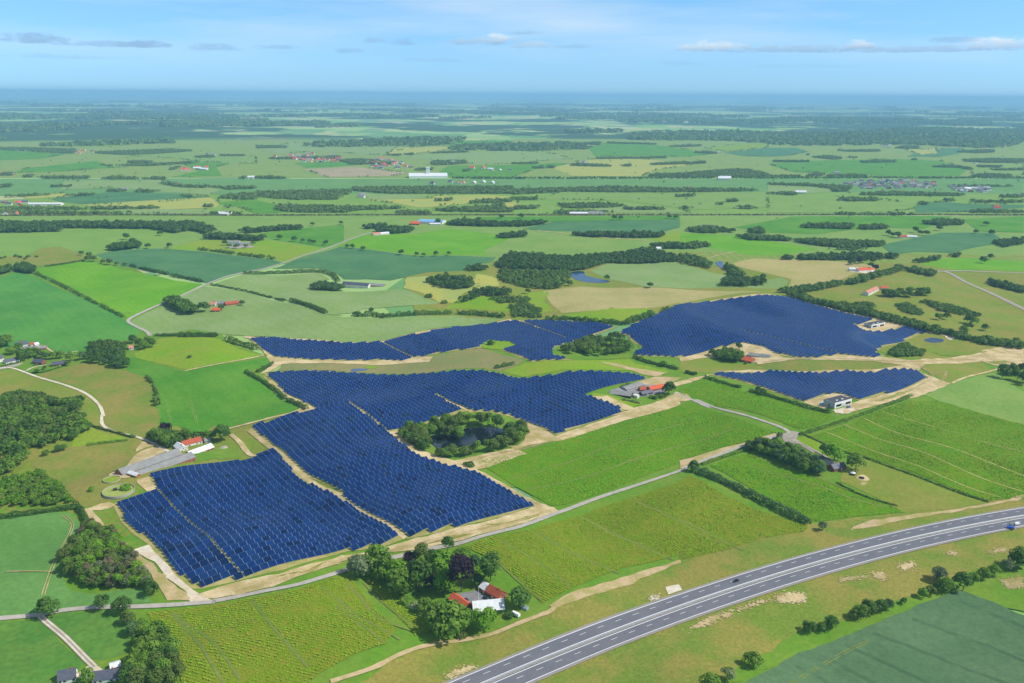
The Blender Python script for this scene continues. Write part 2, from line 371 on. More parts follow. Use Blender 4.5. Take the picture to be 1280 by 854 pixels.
def drape(name, poly, material, layer=0, label=None, parent=None, kind='structure', rag=0.0, smoothp=False):
    """a sheet of ground over the terrain, cut to the outline"""
    if smoothp: poly = catmull(poly, 3, True)
    c = np.mean(poly, 0); dist = float(np.hypot(*c))
    st = 10 if dist < 1500 else (18 if dist < 2300 else 90)
    b = densify(poly, st)
    if rag:
        b = [(x+random.uniform(-rag, rag), y+random.uniform(-rag, rag)) for x, y in b]
    P = np.array(b); x0, y0 = P.min(0); x1, y1 = P.max(0)
    gx, gy = np.meshgrid(np.arange(x0+st/2, x1, st), np.arange(y0+st/2, y1, st)); gx = gx.ravel(); gy = gy.ravel()
    k = inside(P, gx, gy); gx, gy = gx[k], gy[k]
    if len(gx):      # keep inner points off the outline
        keep = np.ones(len(gx), bool)
        for i in range(0, len(P), 200):
            d = np.min(np.hypot(gx[:, None]-P[None, i:i+200, 0], gy[:, None]-P[None, i:i+200, 1]), 1); keep &= d > st*.35
        gx, gy = gx[keep], gy[keep]
    pts = [Vector(q) for q in b]+[Vector((a, d)) for a, d in zip(gx, gy)]
    n = len(b)
    vo, eo, fo, *_ = delaunay_2d_cdt(pts, [(i, (i+1) % n) for i in range(n)], [], 1, 1e-4)
    V = np.array([(v[0], v[1]) for v in vo])
    _lay[0] += 1
    dz = layer*.14+(_lay[0] % 40)*.002
    if dist > 2300: dz = dz*3
    Z = hz(V[:, 0], V[:, 1])+dz
    F = [f for f in fo if len(f) == 3]
    if not F: return None
    F = np.array(F)
    a, bb, cc = V[F[:, 0]], V[F[:, 1]], V[F[:, 2]]
    neg = ((bb-a)[:, 0]*(cc-a)[:, 1]-(bb-a)[:, 1]*(cc-a)[:, 0]) < 0
    F[neg] = F[neg][:, ::-1]
    me = mesh_np(name, np.column_stack([V, Z]), F, material, smooth_=True)
    return link(name, me, parent, label=label, kind=(kind if parent is None else None))
def strip(name, pl, width, material, layer=3, label=None, parent=None, smoothp=True, wob=0.0, kind='structure', dz=0.0):
    """a road, path or painted line along a polyline"""
    if smoothp and len(pl) > 2: pl = catmull(pl, 6)
    d0 = float(np.hypot(*np.mean(pl, 0))); pl = np.array(densify(pl, 8 if d0 < 1800 else 25, False))
    t = np.gradient(pl, axis=0); t /= np.linalg.norm(t, axis=1)[:, None]+1e-9; nrm = np.column_stack([-t[:, 1], t[:, 0]])
    w = np.full(len(pl), width/2.0)
    if wob: w = w*(1+wob*RNG.uniform(-1, 1, len(pl)))
    offs = [-1, -.33, .33, 1] if width > 3 else [-1, 1]
    V = np.concatenate([pl+nrm*(w*o)[:, None] for o in offs]); n = len(pl)
    Z = hz(V[:, 0], V[:, 1])+layer*.14+.05+dz
    i = np.arange(n-1); F = np.concatenate([np.column_stack([k*n+i, (k+1)*n+i, (k+1)*n+i+1, k*n+i+1])[:, ::-1] for k in range(len(offs)-1)])
    return link(name, mesh_np(name, np.column_stack([V, Z]), F, material, smooth_=True), parent, label=label, kind=(kind if parent is None else None))
# ------------------------------------------------------------------ fields: name, layer, material, outline, label
FIELDS = [
# --- far band between the upper tree line and the two long seam lines
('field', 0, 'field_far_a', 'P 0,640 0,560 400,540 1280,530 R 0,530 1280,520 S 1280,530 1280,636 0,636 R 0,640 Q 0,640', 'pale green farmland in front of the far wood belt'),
('field', 0, 'field_far_b', 'P 0,455 1280,455 Q 0,455 R 0,455 S 0,455 1280,455 1280,530 0,520 R 0,530 Q 0,530 P 0,540', 'blue-green strip of farmland behind the long dark seam line'),
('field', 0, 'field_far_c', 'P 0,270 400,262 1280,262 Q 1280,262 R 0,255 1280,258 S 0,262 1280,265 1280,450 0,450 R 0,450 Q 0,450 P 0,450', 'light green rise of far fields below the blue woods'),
('crop_field', 1, 'crop_grass', 'P 0,310 120,318 330,332 200,355 0,362', 'far green field beside the grey village at the left edge'),
('crop_field', 1, 'crop_grass', 'P 150,400 480,365 560,392 640,395 480,405 300,420 60,425', 'long far green field below the dark hedge at left'),
('crop_field', 1, 'crop_grass', 'P 900,375 1060,355 1150,380 1080,395 1110,440 860,445 1000,415', 'green field around the far red-roofed farm at left'),
('crop_field', 1, 'lime', 'P 200,270 740,270 560,295 330,290', 'bright far field above the village wood at left'),
('crop_field', 1, 'crop_pale', 'P 640,340 840,325 1180,340 1280,345 1280,380 1000,370 900,355', 'pale far field left of the village'),
('crop_field', 1, 'brown_far', 'Q 240,408 500,395 620,410 760,425 690,440 500,445 360,447', 'bare brown field beside the village'),
('crop_field', 1, 'crop_grass', 'Q 190,375 430,370 500,385 380,395 250,400', 'small green field below the village houses'),
('crop_field', 1, 'crop_sage', 'Q 0,300 200,275 700,275 780,300 600,335 430,325 280,320 100,330', 'sage green field behind the village'),
('crop_field', 1, 'yellow', 'Q 700,300 1080,290 1000,305 800,330 640,340', 'yellowish far field behind the village trees'),
('crop_field', 1, 'crop_grass', 'Q 900,265 1280,262 1280,300 1120,300 950,285', 'green far field at the wood edge'),
('crop_field', 1, 'crop_sage', 'Q 700,345 1280,310 R 0,310 200,330 300,355 0,375 Q 1280,380 1040,380 880,360', 'wide sage field right of the village'),
('crop_field', 1, 'crop_grass', 'Q 960,390 1280,385 R 250,375 290,395 120,405 0,448 Q 1280,450 980,448 900,430', 'green field behind the white hall'),
('crop_field', 1, 'yellow', 'R 340,365 480,350 700,360 900,385 720,410 640,445 300,440 200,400', 'yellow-green field by the big copse'),
('crop_field', 1, 'crop_grass', 'R 380,300 500,270 760,290 1000,330 880,345 600,340 420,345', 'smooth green field below the turbines'),
('crop_field', 1, 'lime', 'R 960,300 1100,285 1280,272 1280,295 1080,320', 'bright narrow field under the turbines'),
('crop_field', 1, 'crop_blue', 'R 1060,325 1280,300 S 140,300 200,320 100,340 R 1280,345 1150,340', 'blue-green field right of the turbines'),
('crop_field', 1, 'crop_grass', 'S 0,380 200,365 420,360 640,355 860,365 1000,405 960,440 700,445 350,430 120,420', 'broad green field above the long seam line at right'),
('crop_field', 1, 'crop_blue', 'S 760,310 960,300 1000,320 860,345 700,345', 'blue-green patch beside the yellow field at far right'),
('crop_field', 1, 'yellow', 'S 690,310 840,300 850,330 760,335', 'small rapeseed-yellow field at far right'),
('crop_field', 1, 'crop_pale', 'S 1000,400 1180,375 1280,385 1280,445 1030,440', 'pale field at the far right edge'),
('crop_field', 1, 'crop_blue', 'P 250,555 560,520 860,530 1050,545 780,575 450,585 300,570', 'blue-green field in the far band at left'),
('crop_field', 1, 'yellow', 'P 100,540 340,527 330,545 140,555', 'small yellow field in the far band at left'),
('crop_field', 1, 'yellow', 'P 400,585 800,560 1050,548 1100,575 1080,600 690,612 560,600', 'long yellow field in the far band at left'),
('crop_field', 1, 'crop_sage', 'P 520,605 1050,608 1060,630 700,630', 'grey-green strip above the long brown seam line at left'),
('crop_field', 1, 'crop_sage', 'P 320,465 800,460 860,480 1120,500 1050,535 820,520 540,500 300,510', 'pale field below the tree row at far left'),
('crop_field', 1, 'crop_grass', 'P 1080,575 1280,555 Q 0,560 120,590 150,620 0,632 P 1280,632 1210,600', 'bright green field beside the far woodland'),
('crop_field', 1, 'crop_sage', 'Q 540,530 860,535 880,550 700,560 560,555', 'sage field behind the yellow field'),
('crop_field', 1, 'yellow', 'Q 540,560 880,555 900,540 1150,535 1280,545 1010,585 820,600 680,575', 'large yellow field with two trees and a house'),
('crop_field', 1, 'yellow', 'Q 1230,575 1280,570 R 30,565 20,600 Q 1240,600', 'small yellow field beside a wood'),
('crop_field', 1, 'crop_pale', 'R 240,520 640,515 960,510 1280,530 1280,600 900,610 760,590 600,570 400,560 150,560', 'wide pale green field in the middle distance'),
('crop_field', 1, 'crop_sage', 'R 250,590 560,585 760,600 900,625 500,625', 'sage strip left of the round copse'),
('crop_field', 1, 'crop_pale', 'S 0,540 340,545 560,560 720,580 730,605 600,620 0,625', 'pale green field below the far town'),
('crop_field', 1, 'crop_blue', 'S 730,590 870,570 1000,580 1280,585 1280,600 1000,620 740,625', 'blue-green field right of the round copse'),
('crop_field', 1, 'crop_sage', 'S 0,480 310,500 320,520 160,530 0,520', 'sage field beside the small white house'),
# --- middle distance, below the brown seam line
('field', 0, 'crop_pale', 'C 0,118 1266,118 D 0,118 1266,118 E 0,118 1266,118 1266,290 900,290 600,300 0,300 D 1266,300 0,300 C 1266,300 600,280 0,280', 'pale green land just below the long brown seam line'),
('field', 0, 'meadow', 'D 240,300 1266,250 E 0,250 1266,260 1266,640 0,640 D 1266,520 800,520 300,500', 'rough green meadow land in the centre'),
('field', 0, 'grass', 'C 0,270 400,250 800,500 830,580 1000,640 1000,854 0,854', 'grassland between the fields at left'),
('field', 0, 'meadow', 'F 0,0 1266,0 1266,300 800,500 0,500', 'meadow around the long barn'),
('field', 0, 'grass', 'D 0,640 1266,560 E 0,600 1266,560 1266,854 H 1266,100 0,300 G 1266,300 0,300', 'grassland between the solar fields'),
('field', 0, 'grass', 'F 0,400 600,300 1266,500 G 0,500 1266,250 H 0,250 600,100 1266,50 1266,420 W 1290,690 880,885 420,885 -30,885 -30,640', 'grassland in the foreground'),
('crop_field', 1, 'crop_mid', 'C -60,360 60,325 130,340 300,420 440,485 465,505 520,545 500,560 400,595 330,610 250,628 215,622 160,590 120,585 50,600 -60,610', 'large mid-green field above the white houses'),
('crop_field', 1, 'crop_bright', 'C 135,312 310,283 400,300 530,330 640,355 745,368 680,400 600,440 520,475 470,495 380,450 250,375 150,330', 'bright green field between two hedges beside the pale lane'),
('crop_field', 1, 'crop_blue', 'C 345,262 480,235 620,240 760,250 870,265 1000,280 1040,290 980,310 880,330 760,365 700,350 560,325 420,290', 'blue-green barley field left of the pale lane'),
('crop_field', 1, 'lime', 'C 620,240 720,210 840,205 1000,208 1180,235 1170,245 1060,285 980,270 870,255 760,245', 'lime green field below the grey farm'),
('crop_field', 1, 'field_far_a', 'C -40,185 230,175 420,155 600,160 640,185 560,240 400,245 330,265 200,230 150,240 100,270 -40,270', 'green pasture in front of the dark wood'),
('crop_field', 1, 'meadow', 'C -40,270 100,265 150,235 220,230 300,255 310,280 160,300 90,300 -40,300', 'olive rough pasture with small bushes'),
('crop_field', 1, 'crop_grass', 'C 940,185 1100,165 1266,150 1266,212 1190,235 1000,205', 'green field right of the grey farm'),
('crop_field', 1, 'crop_blue', 'C 1030,305 1190,250 1266,225 D 100,240 300,265 450,265 590,270 570,290 480,300 470,320 340,325 250,345 200,355 110,350 20,350 C 1266,350 1240,330 1190,312 1000,312', 'wide blue-green barley field right of the lane'),
('crop_field', 1, 'crop_bright', 'D 0,232 100,190 200,180 280,185 420,165 580,185 640,200 540,245 560,262 450,262 300,262 100,238', 'bright green field below the blue-roofed works'),
('crop_field', 1, 'crop_sage', 'C 900,332 1180,328 1215,350 1160,360 1150,385 1266,395 D 0,395 250,388 380,440 100,460 60,475 0,480 C 1266,485 1200,480 1060,430 900,390 790,370', 'sage wheat field behind the curved hedge'),
('crop_field', 1, 'crop_sage', 'C 480,505 600,445 755,378 900,397 1070,440 1190,480 1266,490 D 60,490 200,492 440,485 630,498 560,512 430,525 300,545 180,575 100,585 0,585 C 1266,582 1100,572 1000,562 870,558 800,550 700,535 640,548 560,555', 'wide sage wheat field behind the upper solar strip'),
('crop_field', 1, 'lime', 'C 490,630 590,570 680,558 830,575 870,605 960,630 880,650 690,685 500,640', 'lime green pasture with a lone dark bush'),
('crop_field', 1, 'crop_grass', 'C 460,640 500,640 680,692 880,657 985,640 1000,660 910,690 1000,760 1110,830 1080,854 F 1090,48 1000,62 840,105 790,95 720,135 650,95 590,95 585,30 C 580,840 560,720 470,690', 'bright grass field left of the central solar field'),
('meadow', 1, 'meadow_brown', 'C 140,700 270,668 340,655 470,692 535,710 560,750 575,830 F 585,60 580,110 550,130 500,135 430,115 390,95 378,30 C 385,830 345,780 280,745 160,712', 'brownish meadow right of the curving gravel lane'),
('meadow', 1, 'meadow', 'C -40,690 50,682 150,717 270,752 330,787 370,830 378,854 F 368,50 370,100 330,95 320,60 250,25 200,0 C 220,790 80,775 -40,780', 'olive meadow left of the curving gravel lane'),
('meadow', 1, 'meadow_brown', 'F 110,235 260,170 450,150 520,150 580,175 560,205 470,235 400,270 350,300 370,340 420,370 310,400 230,350 200,290', 'brownish meadow beside the long grey barn'),
('pasture', 1, 'lime', 'F 265,130 320,100 440,135 470,145 340,165 270,175', 'small green paddock beside the left wood'),
('meadow', 1, 'yellow', 'D 260,345 330,340 370,365 500,375 520,330 590,345 600,375 470,400 440,440 380,435 300,395 250,385', 'yellowish rough grass in front of the central woods'),
('pasture', 1, 'lime', 'D 400,457 470,410 560,415 680,415 700,400 800,395 760,430 800,465 740,480 640,470 500,460', 'green marshy clearing in front of the woods'),
('crop_field', 1, 'tan', 'D 760,395 900,378 1266,388 E 0,388 200,395 310,398 100,420 0,442 D 1266,437 1180,455 1000,465 830,475 790,440', 'dry tan field behind the right solar field'),
('pasture', 1, 'lime', 'D 770,490 960,465 1150,460 1170,475 1040,510 880,505', 'lime strip between tan field and solar field'),
('crop_field', 1, 'crop_sage', 'D 935,320 1000,295 1230,278 1266,290 E 0,293 130,330 180,335 150,365 310,355 380,345 400,360 380,385 0,385 D 1150,380 1000,350', 'sage field right of the blue pond'),
('crop_field', 1, 'crop_pale', 'D 540,245 700,180 860,195 1140,210 1050,228 800,240 600,262', 'pale olive field above the central wood'),
('crop_field', 1, 'crop_blue', 'D 690,165 760,150 800,140 1266,132 1266,160 1200,178 1000,180 870,175 740,172', 'blue-green field right of the blue-roofed works'),
('crop_field', 1, 'crop_grass', 'D 530,122 1266,118 1266,131 770,140 560,145', 'green strip right of the blue-roofed works'),
('crop_field', 1, 'lime', 'D 1150,200 1266,175 E 0,180 60,205 0,215 D 1200,215', 'small bright field above the long wood'),
('meadow', 1, 'wet', 'C 1020,690 1040,662 1266,660 D 0,662 160,655 280,650 530,605 600,625 690,650 660,670 600,690 540,680 440,682 330,695 200,700 0,690 C 1266,690', 'brown wet hollow between two solar fields'),
('pasture', 2, 'lime', 'D 610,690 700,660 880,650 1080,645 1100,660 1230,690 1180,710 1100,690 1000,685 800,690 690,712 640,700', 'green pasture behind the grey-roofed farm'),
('crop_field', 1, 'hay', 'E 190,295 280,275 450,275 640,290 740,300 600,350 470,378 400,380 410,350 300,325 230,310', 'mown hay field beside the white red-roofed house'),
('meadow', 1, 'meadow', 'E 480,398 600,365 700,355 820,320 940,330 1000,345 1120,410 1266,480 1266,545 1150,530 1050,490 960,465 800,430 700,405 600,430', 'olive meadow around the red-roofed farm at right'),
('crop_field', 1, 'crop_bright', 'E 880,295 1000,270 1100,275 1266,285 1266,322 1000,316', 'green field behind the road junction'),
('meadow', 1, 'meadow', 'E 1030,332 1266,336 1266,440 1150,375', 'olive wedge between the two roads'),
('crop_field', 1, 'crop_blue', 'E 740,225 960,180 1150,180 1200,215 1080,235 1000,255 870,250 780,260', 'blue-green field by the far white farm at right'),
('crop_field', 1, 'crop_bright', 'E 0,180 200,190 420,225 500,240 380,262 250,262 130,240 0,212', 'bright green field behind the blue pond'),
('crop_field', 1, 'crop_grass', 'E 200,160 420,120 860,118 1000,120 900,165 700,160 500,185 330,180', 'green fields in front of the long brown seam line at right'),
('crop_field', 1, 'crop_grass', 'E 1040,130 1266,120 1266,180 1100,175', 'green field at the right edge under the brown seam line'),
('meadow', 1, 'meadow', 'E 740,615 900,548 960,562 1080,572 1150,610 1000,640 850,645 760,637', 'rough grass with a small pool right of the solar field'),
('meadow', 1, 'meadow_brown', 'E 290,667 420,648 700,652 820,667 700,685 500,690 330,682', 'dry grass strip between the two right solar fields'),
('meadow', 1, 'meadow', 'E 0,650 90,640 130,657 280,667 330,682 200,692 100,695 0,690', 'grass in front of the orange-roofed farm'),
('pasture', 1, 'meadow', 'E 850,657 1100,652 1150,690 1000,735 900,690', 'patchy grass where the sandy tracks meet'),
('pasture', 1, 'crop_pale', 'E 900,775 1160,695 1230,740 1300,800 H 1300,110 1266,90 940,0', 'light green pasture at the right edge'),
('field', 1, 'crop_soft', 'I -40,30 180,5 265,0 345,5 400,60 410,110 330,190 315,330 350,395 480,410 700,380 770,450 670,462 480,470 330,482 190,505 -40,520', 'mid-green field with sandy wheel marks at left'),
('pasture', 1, 'crop_corner', 'I -40,545 185,530 300,640 430,765 330,800 220,870 -40,870', 'green grass field in the bottom left corner'),
('pasture', 1, 'crop_corner', 'I 235,530 330,500 480,488 590,500 640,560 660,640 690,690 560,735 480,750', 'green grass field between track and leafy hedge'),
# --- bottom: verges and crops
('verge', 1, 'verge', 'W 430,870 500,820 545,800 600,793 680,766 760,735 850,702 930,674 1010,655 1130,640 1290,614 1290,660 1054,720 850,780 690,850 660,875', 'olive grass verge above the motorway'),
('verge', 1, 'verge', 'W 640,875 850,770 1054,708 1290,650 1290,690 1180,728 1100,762 1000,790 930,826 880,875', 'dry grass verge below the motorway'),
('verge', 2, 'grass', 'W 905,862 940,828 1010,800 1100,765 1190,732 1290,694 1290,768 1240,753 1200,739 1100,776 1000,816', 'green strip along the bottom right hedge trees'),
('crop_field', 3, 'crop_dark', 'W 895,875 1000,816 1100,777 1190,741 1205,739 1240,753 1300,778 1300,880', 'dark green wheat field with wheel tracks in the bottom right corner'),
('garden', 2, 'grass', 'J 400,440 640,350 780,330 930,310 960,330 1060,390 1150,470 1000,510 860,570 760,590 640,600 540,560 430,470', 'farm garden lawn around the red-roofed house'),
('garden', 2, 'meadow', 'H 600,250 680,215 900,295 1130,380 1000,400 830,415 700,350 590,300', 'mown garden beside the slate-roofed house'),
('garden', 2, 'lime', 'H 430,140 480,140 540,170 520,195 450,175', 'small lawn by the garden gate'),
('garden', 2, 'grass', 'V 180,520 300,470 420,490 620,490 860,480 900,500 560,590 470,610 370,590 330,560', 'front gardens of the brick houses'),
('pasture', 2, 'grass', 'K 700,340 930,280 1130,300 1139,380 900,380 730,420', 'lawn behind the long barn'),
('pasture', 2, 'lime', 'M 0,410 160,430 280,470 520,510 400,560 330,555 0,450', 'grass strip in front of the grey-roofed farm'),
('farmyard', 2, 'sand_dirt', 'M 420,310 620,250 740,250 900,260 820,300 700,330 560,340', 'brown earth yard behind the grey-roofed farm'),
]
for nm, lay, mk, s, lb in FIELDS:
    drape(nm, G(s), GM[mk], lay, lb, rag=2.2 if nm in ('meadow', 'pasture', 'verge') else (.8 if lay and 'far' not in lb else 0))

# ------------------------------------------------------------------ bare earth and sand
SANDS = [
('sand_patch', 'pale_gravel', 'I 650,195 740,165 770,200 830,260 880,320 960,390 1060,445 950,455 930,400 830,330 770,250 700,215', 'pale gravel apron at the left corner of the solar field'),
('sand_patch', 'sand_dirt', 'I 600,160 640,155 650,195 720,230 780,280 840,340 920,400 950,450 830,440 800,380 770,340 680,240 620,200', 'grassy sandy strip beside the gravel apron'),
('sand_patch', 'sand', 'I 990,415 1100,380 1277,335 1277,395 1060,440', 'sandy margin below the solar field corner'),
('sand_patch', 'sand', 'F 800,690 1030,640 1266,572 G 0,575 120,560 260,520 400,485 560,450 730,395 800,395 825,412 700,450 600,480 470,515 340,545 120,570 0,600 F 1266,600 1000,690 830,720 720,720', 'wide sandy margin along the front of the solar field'),
('sand_patch', 'sand', 'G 190,118 240,118 290,180 400,215 440,225 540,200 650,180 720,165 800,145 640,175 700,200 520,260 620,310 740,375 820,410 770,425 720,380 600,310 500,262 430,245 380,235 280,195 230,155', 'sandy track around the tree-ringed pond'),
('sand_patch', 'sand_dirt', 'G 700,80 800,130 840,150 720,165 650,190 700,140', 'sandy grass corner right of the pond'),
('sand_patch', 'sand', 'G 810,135 870,112 960,82 1080,42 1266,5 H 0,5 G 1266,20 1000,95 870,140 830,150', 'sandy track below the central solar field'),
('sand_patch', 'sand', 'F 310,405 400,375 425,390 400,400 340,410 390,460 370,475 340,455', 'bare earth patch left of the nearest solar rows'),
('sand_patch', 'sand', 'F 500,295 545,285 585,335 550,345 520,320', 'sandy notch beside the nearest solar rows'),
('sand_patch', 'sand', 'F 400,275 470,240 520,150 620,185 560,215 470,290 400,290', 'sandy yard at the end of the long barn'),
('sand_patch', 'sand', 'C 960,600 1010,640 1150,650 1266,652 D 0,652 160,650 280,640 360,635 340,655 250,662 0,660 C 1266,662 1040,664 1000,690 960,700 1000,670', 'sandy strip below the upper solar strip'),
('sand_patch', 'sand', 'C 960,700 1010,735 1060,775 1130,815 1170,830 1100,845 1080,854 1060,845 1110,825 1050,790', 'sandy path along the left of the central solar field'),
('sand_patch', 'sand', 'C 900,560 1266,583 D 0,585 180,578 330,540 640,497 650,505 330,552 180,585 0,592 C 1266,590 900,567', 'thin sandy edge above the upper solar strip'),
('sand_patch', 'sand', 'E 0,640 130,608 230,585 260,590 320,600 380,640 480,645 590,630 740,637 850,650 1000,640 1150,605 1266,590 1266,640 1150,650 1100,655 900,665 880,690 700,685 820,668 700,652 420,648 290,665 260,640 100,640 0,655', 'sandy site road between the right solar fields'),
('sand_patch', 'sand', 'E 880,690 950,720 1000,735 900,775 640,840 560,854 H 600,50 600,30 E 620,810 700,790 860,742 915,715', 'sandy site track at the end of the small solar field'),
('sand_patch', 'sand', 'E 450,805 555,770 640,780 600,800 530,830', 'sandy pad beside the white transformer building'),
('sand_patch', 'sand', 'E 630,522 715,500 830,520 760,545 700,545', 'sandy pad beside the farther transformer building'),
('sand_patch', 'sand', 'E 20,440 150,425 325,405 500,445 720,495 905,540 1000,560 1000,566 900,546 700,500 480,447 325,412 150,430', 'sandy edge along the top of the right solar field'),
('sand_patch', 'sand', 'E 130,690 250,685 480,690 700,685 830,678 700,697 480,703 300,695', 'sandy edge along the top of the small solar field'),
('sand_patch', 'sand', 'E 1100,650 1180,640 1266,640 1266,670 1160,670', 'bare sand where the tracks meet at right'),
('sand_patch', 'sand_dirt', 'M 80,100 200,110 420,160 700,205 760,210 640,250 560,240 400,190', 'worn earth track behind the grey-roofed farm'),
('sand_patch', 'sand', 'M 0,450 160,440 420,560 600,520 820,430 840,400 960,430 1000,480 700,530 480,590 220,640 0,640 380,590', 'sandy farm track in front of the grey-roofed farm'),
('sand_patch', 'sand', 'M 760,330 900,290 1120,240 1180,225 1150,250 980,310 830,355', 'sandy track right of the grey-roofed farm'),
('sand_patch', 'sand_dirt', 'G 780,755 900,700 1050,655 1266,590 1266,600 1060,690 920,730 800,770', 'worn sandy line along the plantation edge'),
('sand_patch', 'sand', 'J 605,810 640,790 760,755 770,770 640,835 615,838', 'sandy spoil strip beside the motorway'),
('sand_patch', 'pale_gravel', 'G 1210,690 1260,680 1275,700 1225,718', 'small pale gravel rectangle by the motorway'),
('sand_patch', 'pale_gravel', 'G 1155,730 1180,722 1188,732 1162,740', 'tiny pale gravel spot by the motorway'),
('sand_patch', 'sand', 'H 350,725 400,710 460,715 470,740 410,748 360,745', 'sand scar on the lower verge'),
('sand_patch', 'sand', 'H 705,640 745,635 765,655 750,665 720,655', 'small sand scar left of the pair on the lower verge'),
('sand_patch', 'sand', 'H 805,605 860,595 860,615 830,630 812,622', 'small sand scar right of the pair on the lower verge'),
('sand_patch', 'sand', 'H 985,565 1015,560 1020,570 990,575', 'tiny sand spot below the motorway'),
('sand_patch', 'sand_dirt', 'H 1135,560 1200,545 1210,555 1140,570', 'faint sand streak below the motorway at right'),
('sand_patch', 'sand_dirt', 'H 20,845 100,800 200,770 300,735 340,735 200,790 90,840', 'worn sandy streak at the bottom of the verge'),
('sand_patch', 'sand_dirt', 'H 580,660 680,645 690,655 590,672', 'faint sandy streak in the middle of the verge'),
('sand_patch', 'sand_dirt', 'H 640,470 690,445 740,440 860,420 1000,405 1180,375 1266,350 1266,365 1000,415 860,435 700,470 620,480', 'sandy strip at the lower edge of the garden'),
('sand_patch', 'sand_dirt', 'H 1175,665 1260,650 1266,690 1210,695', 'bare patch in the grass at the right edge'),
('sand_patch', 'sand_dirt', 'H 0,225 150,180 350,125 370,135 240,165 60,235 0,255', 'tan strip between plantation and hedge'),
('farmyard', 'yard', 'J 590,425 640,370 780,345 850,400 780,425 740,440 640,430', 'grey paved courtyard between the farm roofs'),
('farmyard', 'gravel', 'H 370,130 410,115 440,120 430,145 470,175 500,190 490,197 440,165 385,155', 'gravel turning place at the lane end'),
('farmyard', 'pale_gravel', 'Y 230,400 360,300 400,280 500,350 560,380 480,420 380,430', 'pale gravel yard of the slate-roofed farmhouse'),
('farmyard', 'gravel', 'V 0,530 140,500 300,465 310,480 180,530 0,560', 'grey street past the white houses'),
('farmyard', 'pale_gravel', 'X 105,185 220,150 420,170 415,205 300,210 180,195', 'white paving around the orange-roofed villa'),
('farmyard', 'gravel', 'C 832,230 930,226 935,234 850,240', 'grey yard of the farm at the lime field'),
('farmyard', 'yard', 'V 200,260 440,240 620,250 620,290 460,310 300,300', 'paved yard of the upper farmstead'),
('farmyard', 'gravel', 'N 200,100 360,110 420,120 300,140 250,145', 'gravel yard by the orange-roofed farm'),
('farmyard', 'pale_gravel', 'U 530,420 640,400 820,350 900,420 760,480 560,470', 'pale concrete apron of the transformer building'),
('farmyard', 'yard', 'M 160,400 260,360 520,330 720,330 740,400 620,430 440,460', 'paved yard of the grey-roofed farm'),
]
def sand_scar(P, material, label):
    """bare ground worn through the grass: crumbs of sand that thin out towards the rim"""
    Pa = np.array(P); c = Pa.mean(0); x0, y0 = Pa.min(0)-5; x1, y1 = Pa.max(0)+5; V, F = [], []
    area = abs(.5*sum(P[i][0]*P[(i+1) % len(P)][1]-P[(i+1) % len(P)][0]*P[i][1] for i in range(len(P)))); n = int(min(2600, area*1.6+60))
    for _ in range(n*4):
        if len(F) >= n: break
        x, y = random.uniform(x0, x1), random.uniform(y0, y1); ins = inside(P, np.array([x]), np.array([y]))[0]; d = poly_dist(np.array([x]), np.array([y]), P+[P[0]])[0]*(1 if ins else -1)
        if random.random() > 1/(1+math.exp(-(d-.3)*1.1)): continue
        r = random.uniform(.4, 1.0+max(0, min(1.2, d*.4))); a0 = random.uniform(0, 6.28); k = 6; o = len(V); z = float(hz(x, y))+.5+random.uniform(0, .02)
        for i in range(k):
            q = r*random.uniform(.6, 1.2); V.append((x+q*math.cos(a0+i*6.283/k), y+q*.8*math.sin(a0+i*6.283/k), z))
        F.append(tuple(range(o, o+k)))
    me = bpy.data.meshes.new('sand_patch'); me.from_pydata(V, [], F); me.materials.append(material); me.update(); link('sand_patch', me, label=label, kind='structure')
for nm, mk, s, lb in SANDS:
    scar = any(w in lb for w in ('scar', 'streak', 'spot', 'spoil', 'bare patch'))
    if scar: sand_scar(G(s), GM[mk], lb); continue
    drape(nm, G(s), GM[mk], 3, lb, rag=1.7 if scar else (1.2 if mk.startswith('sand') else .3), smoothp=scar)

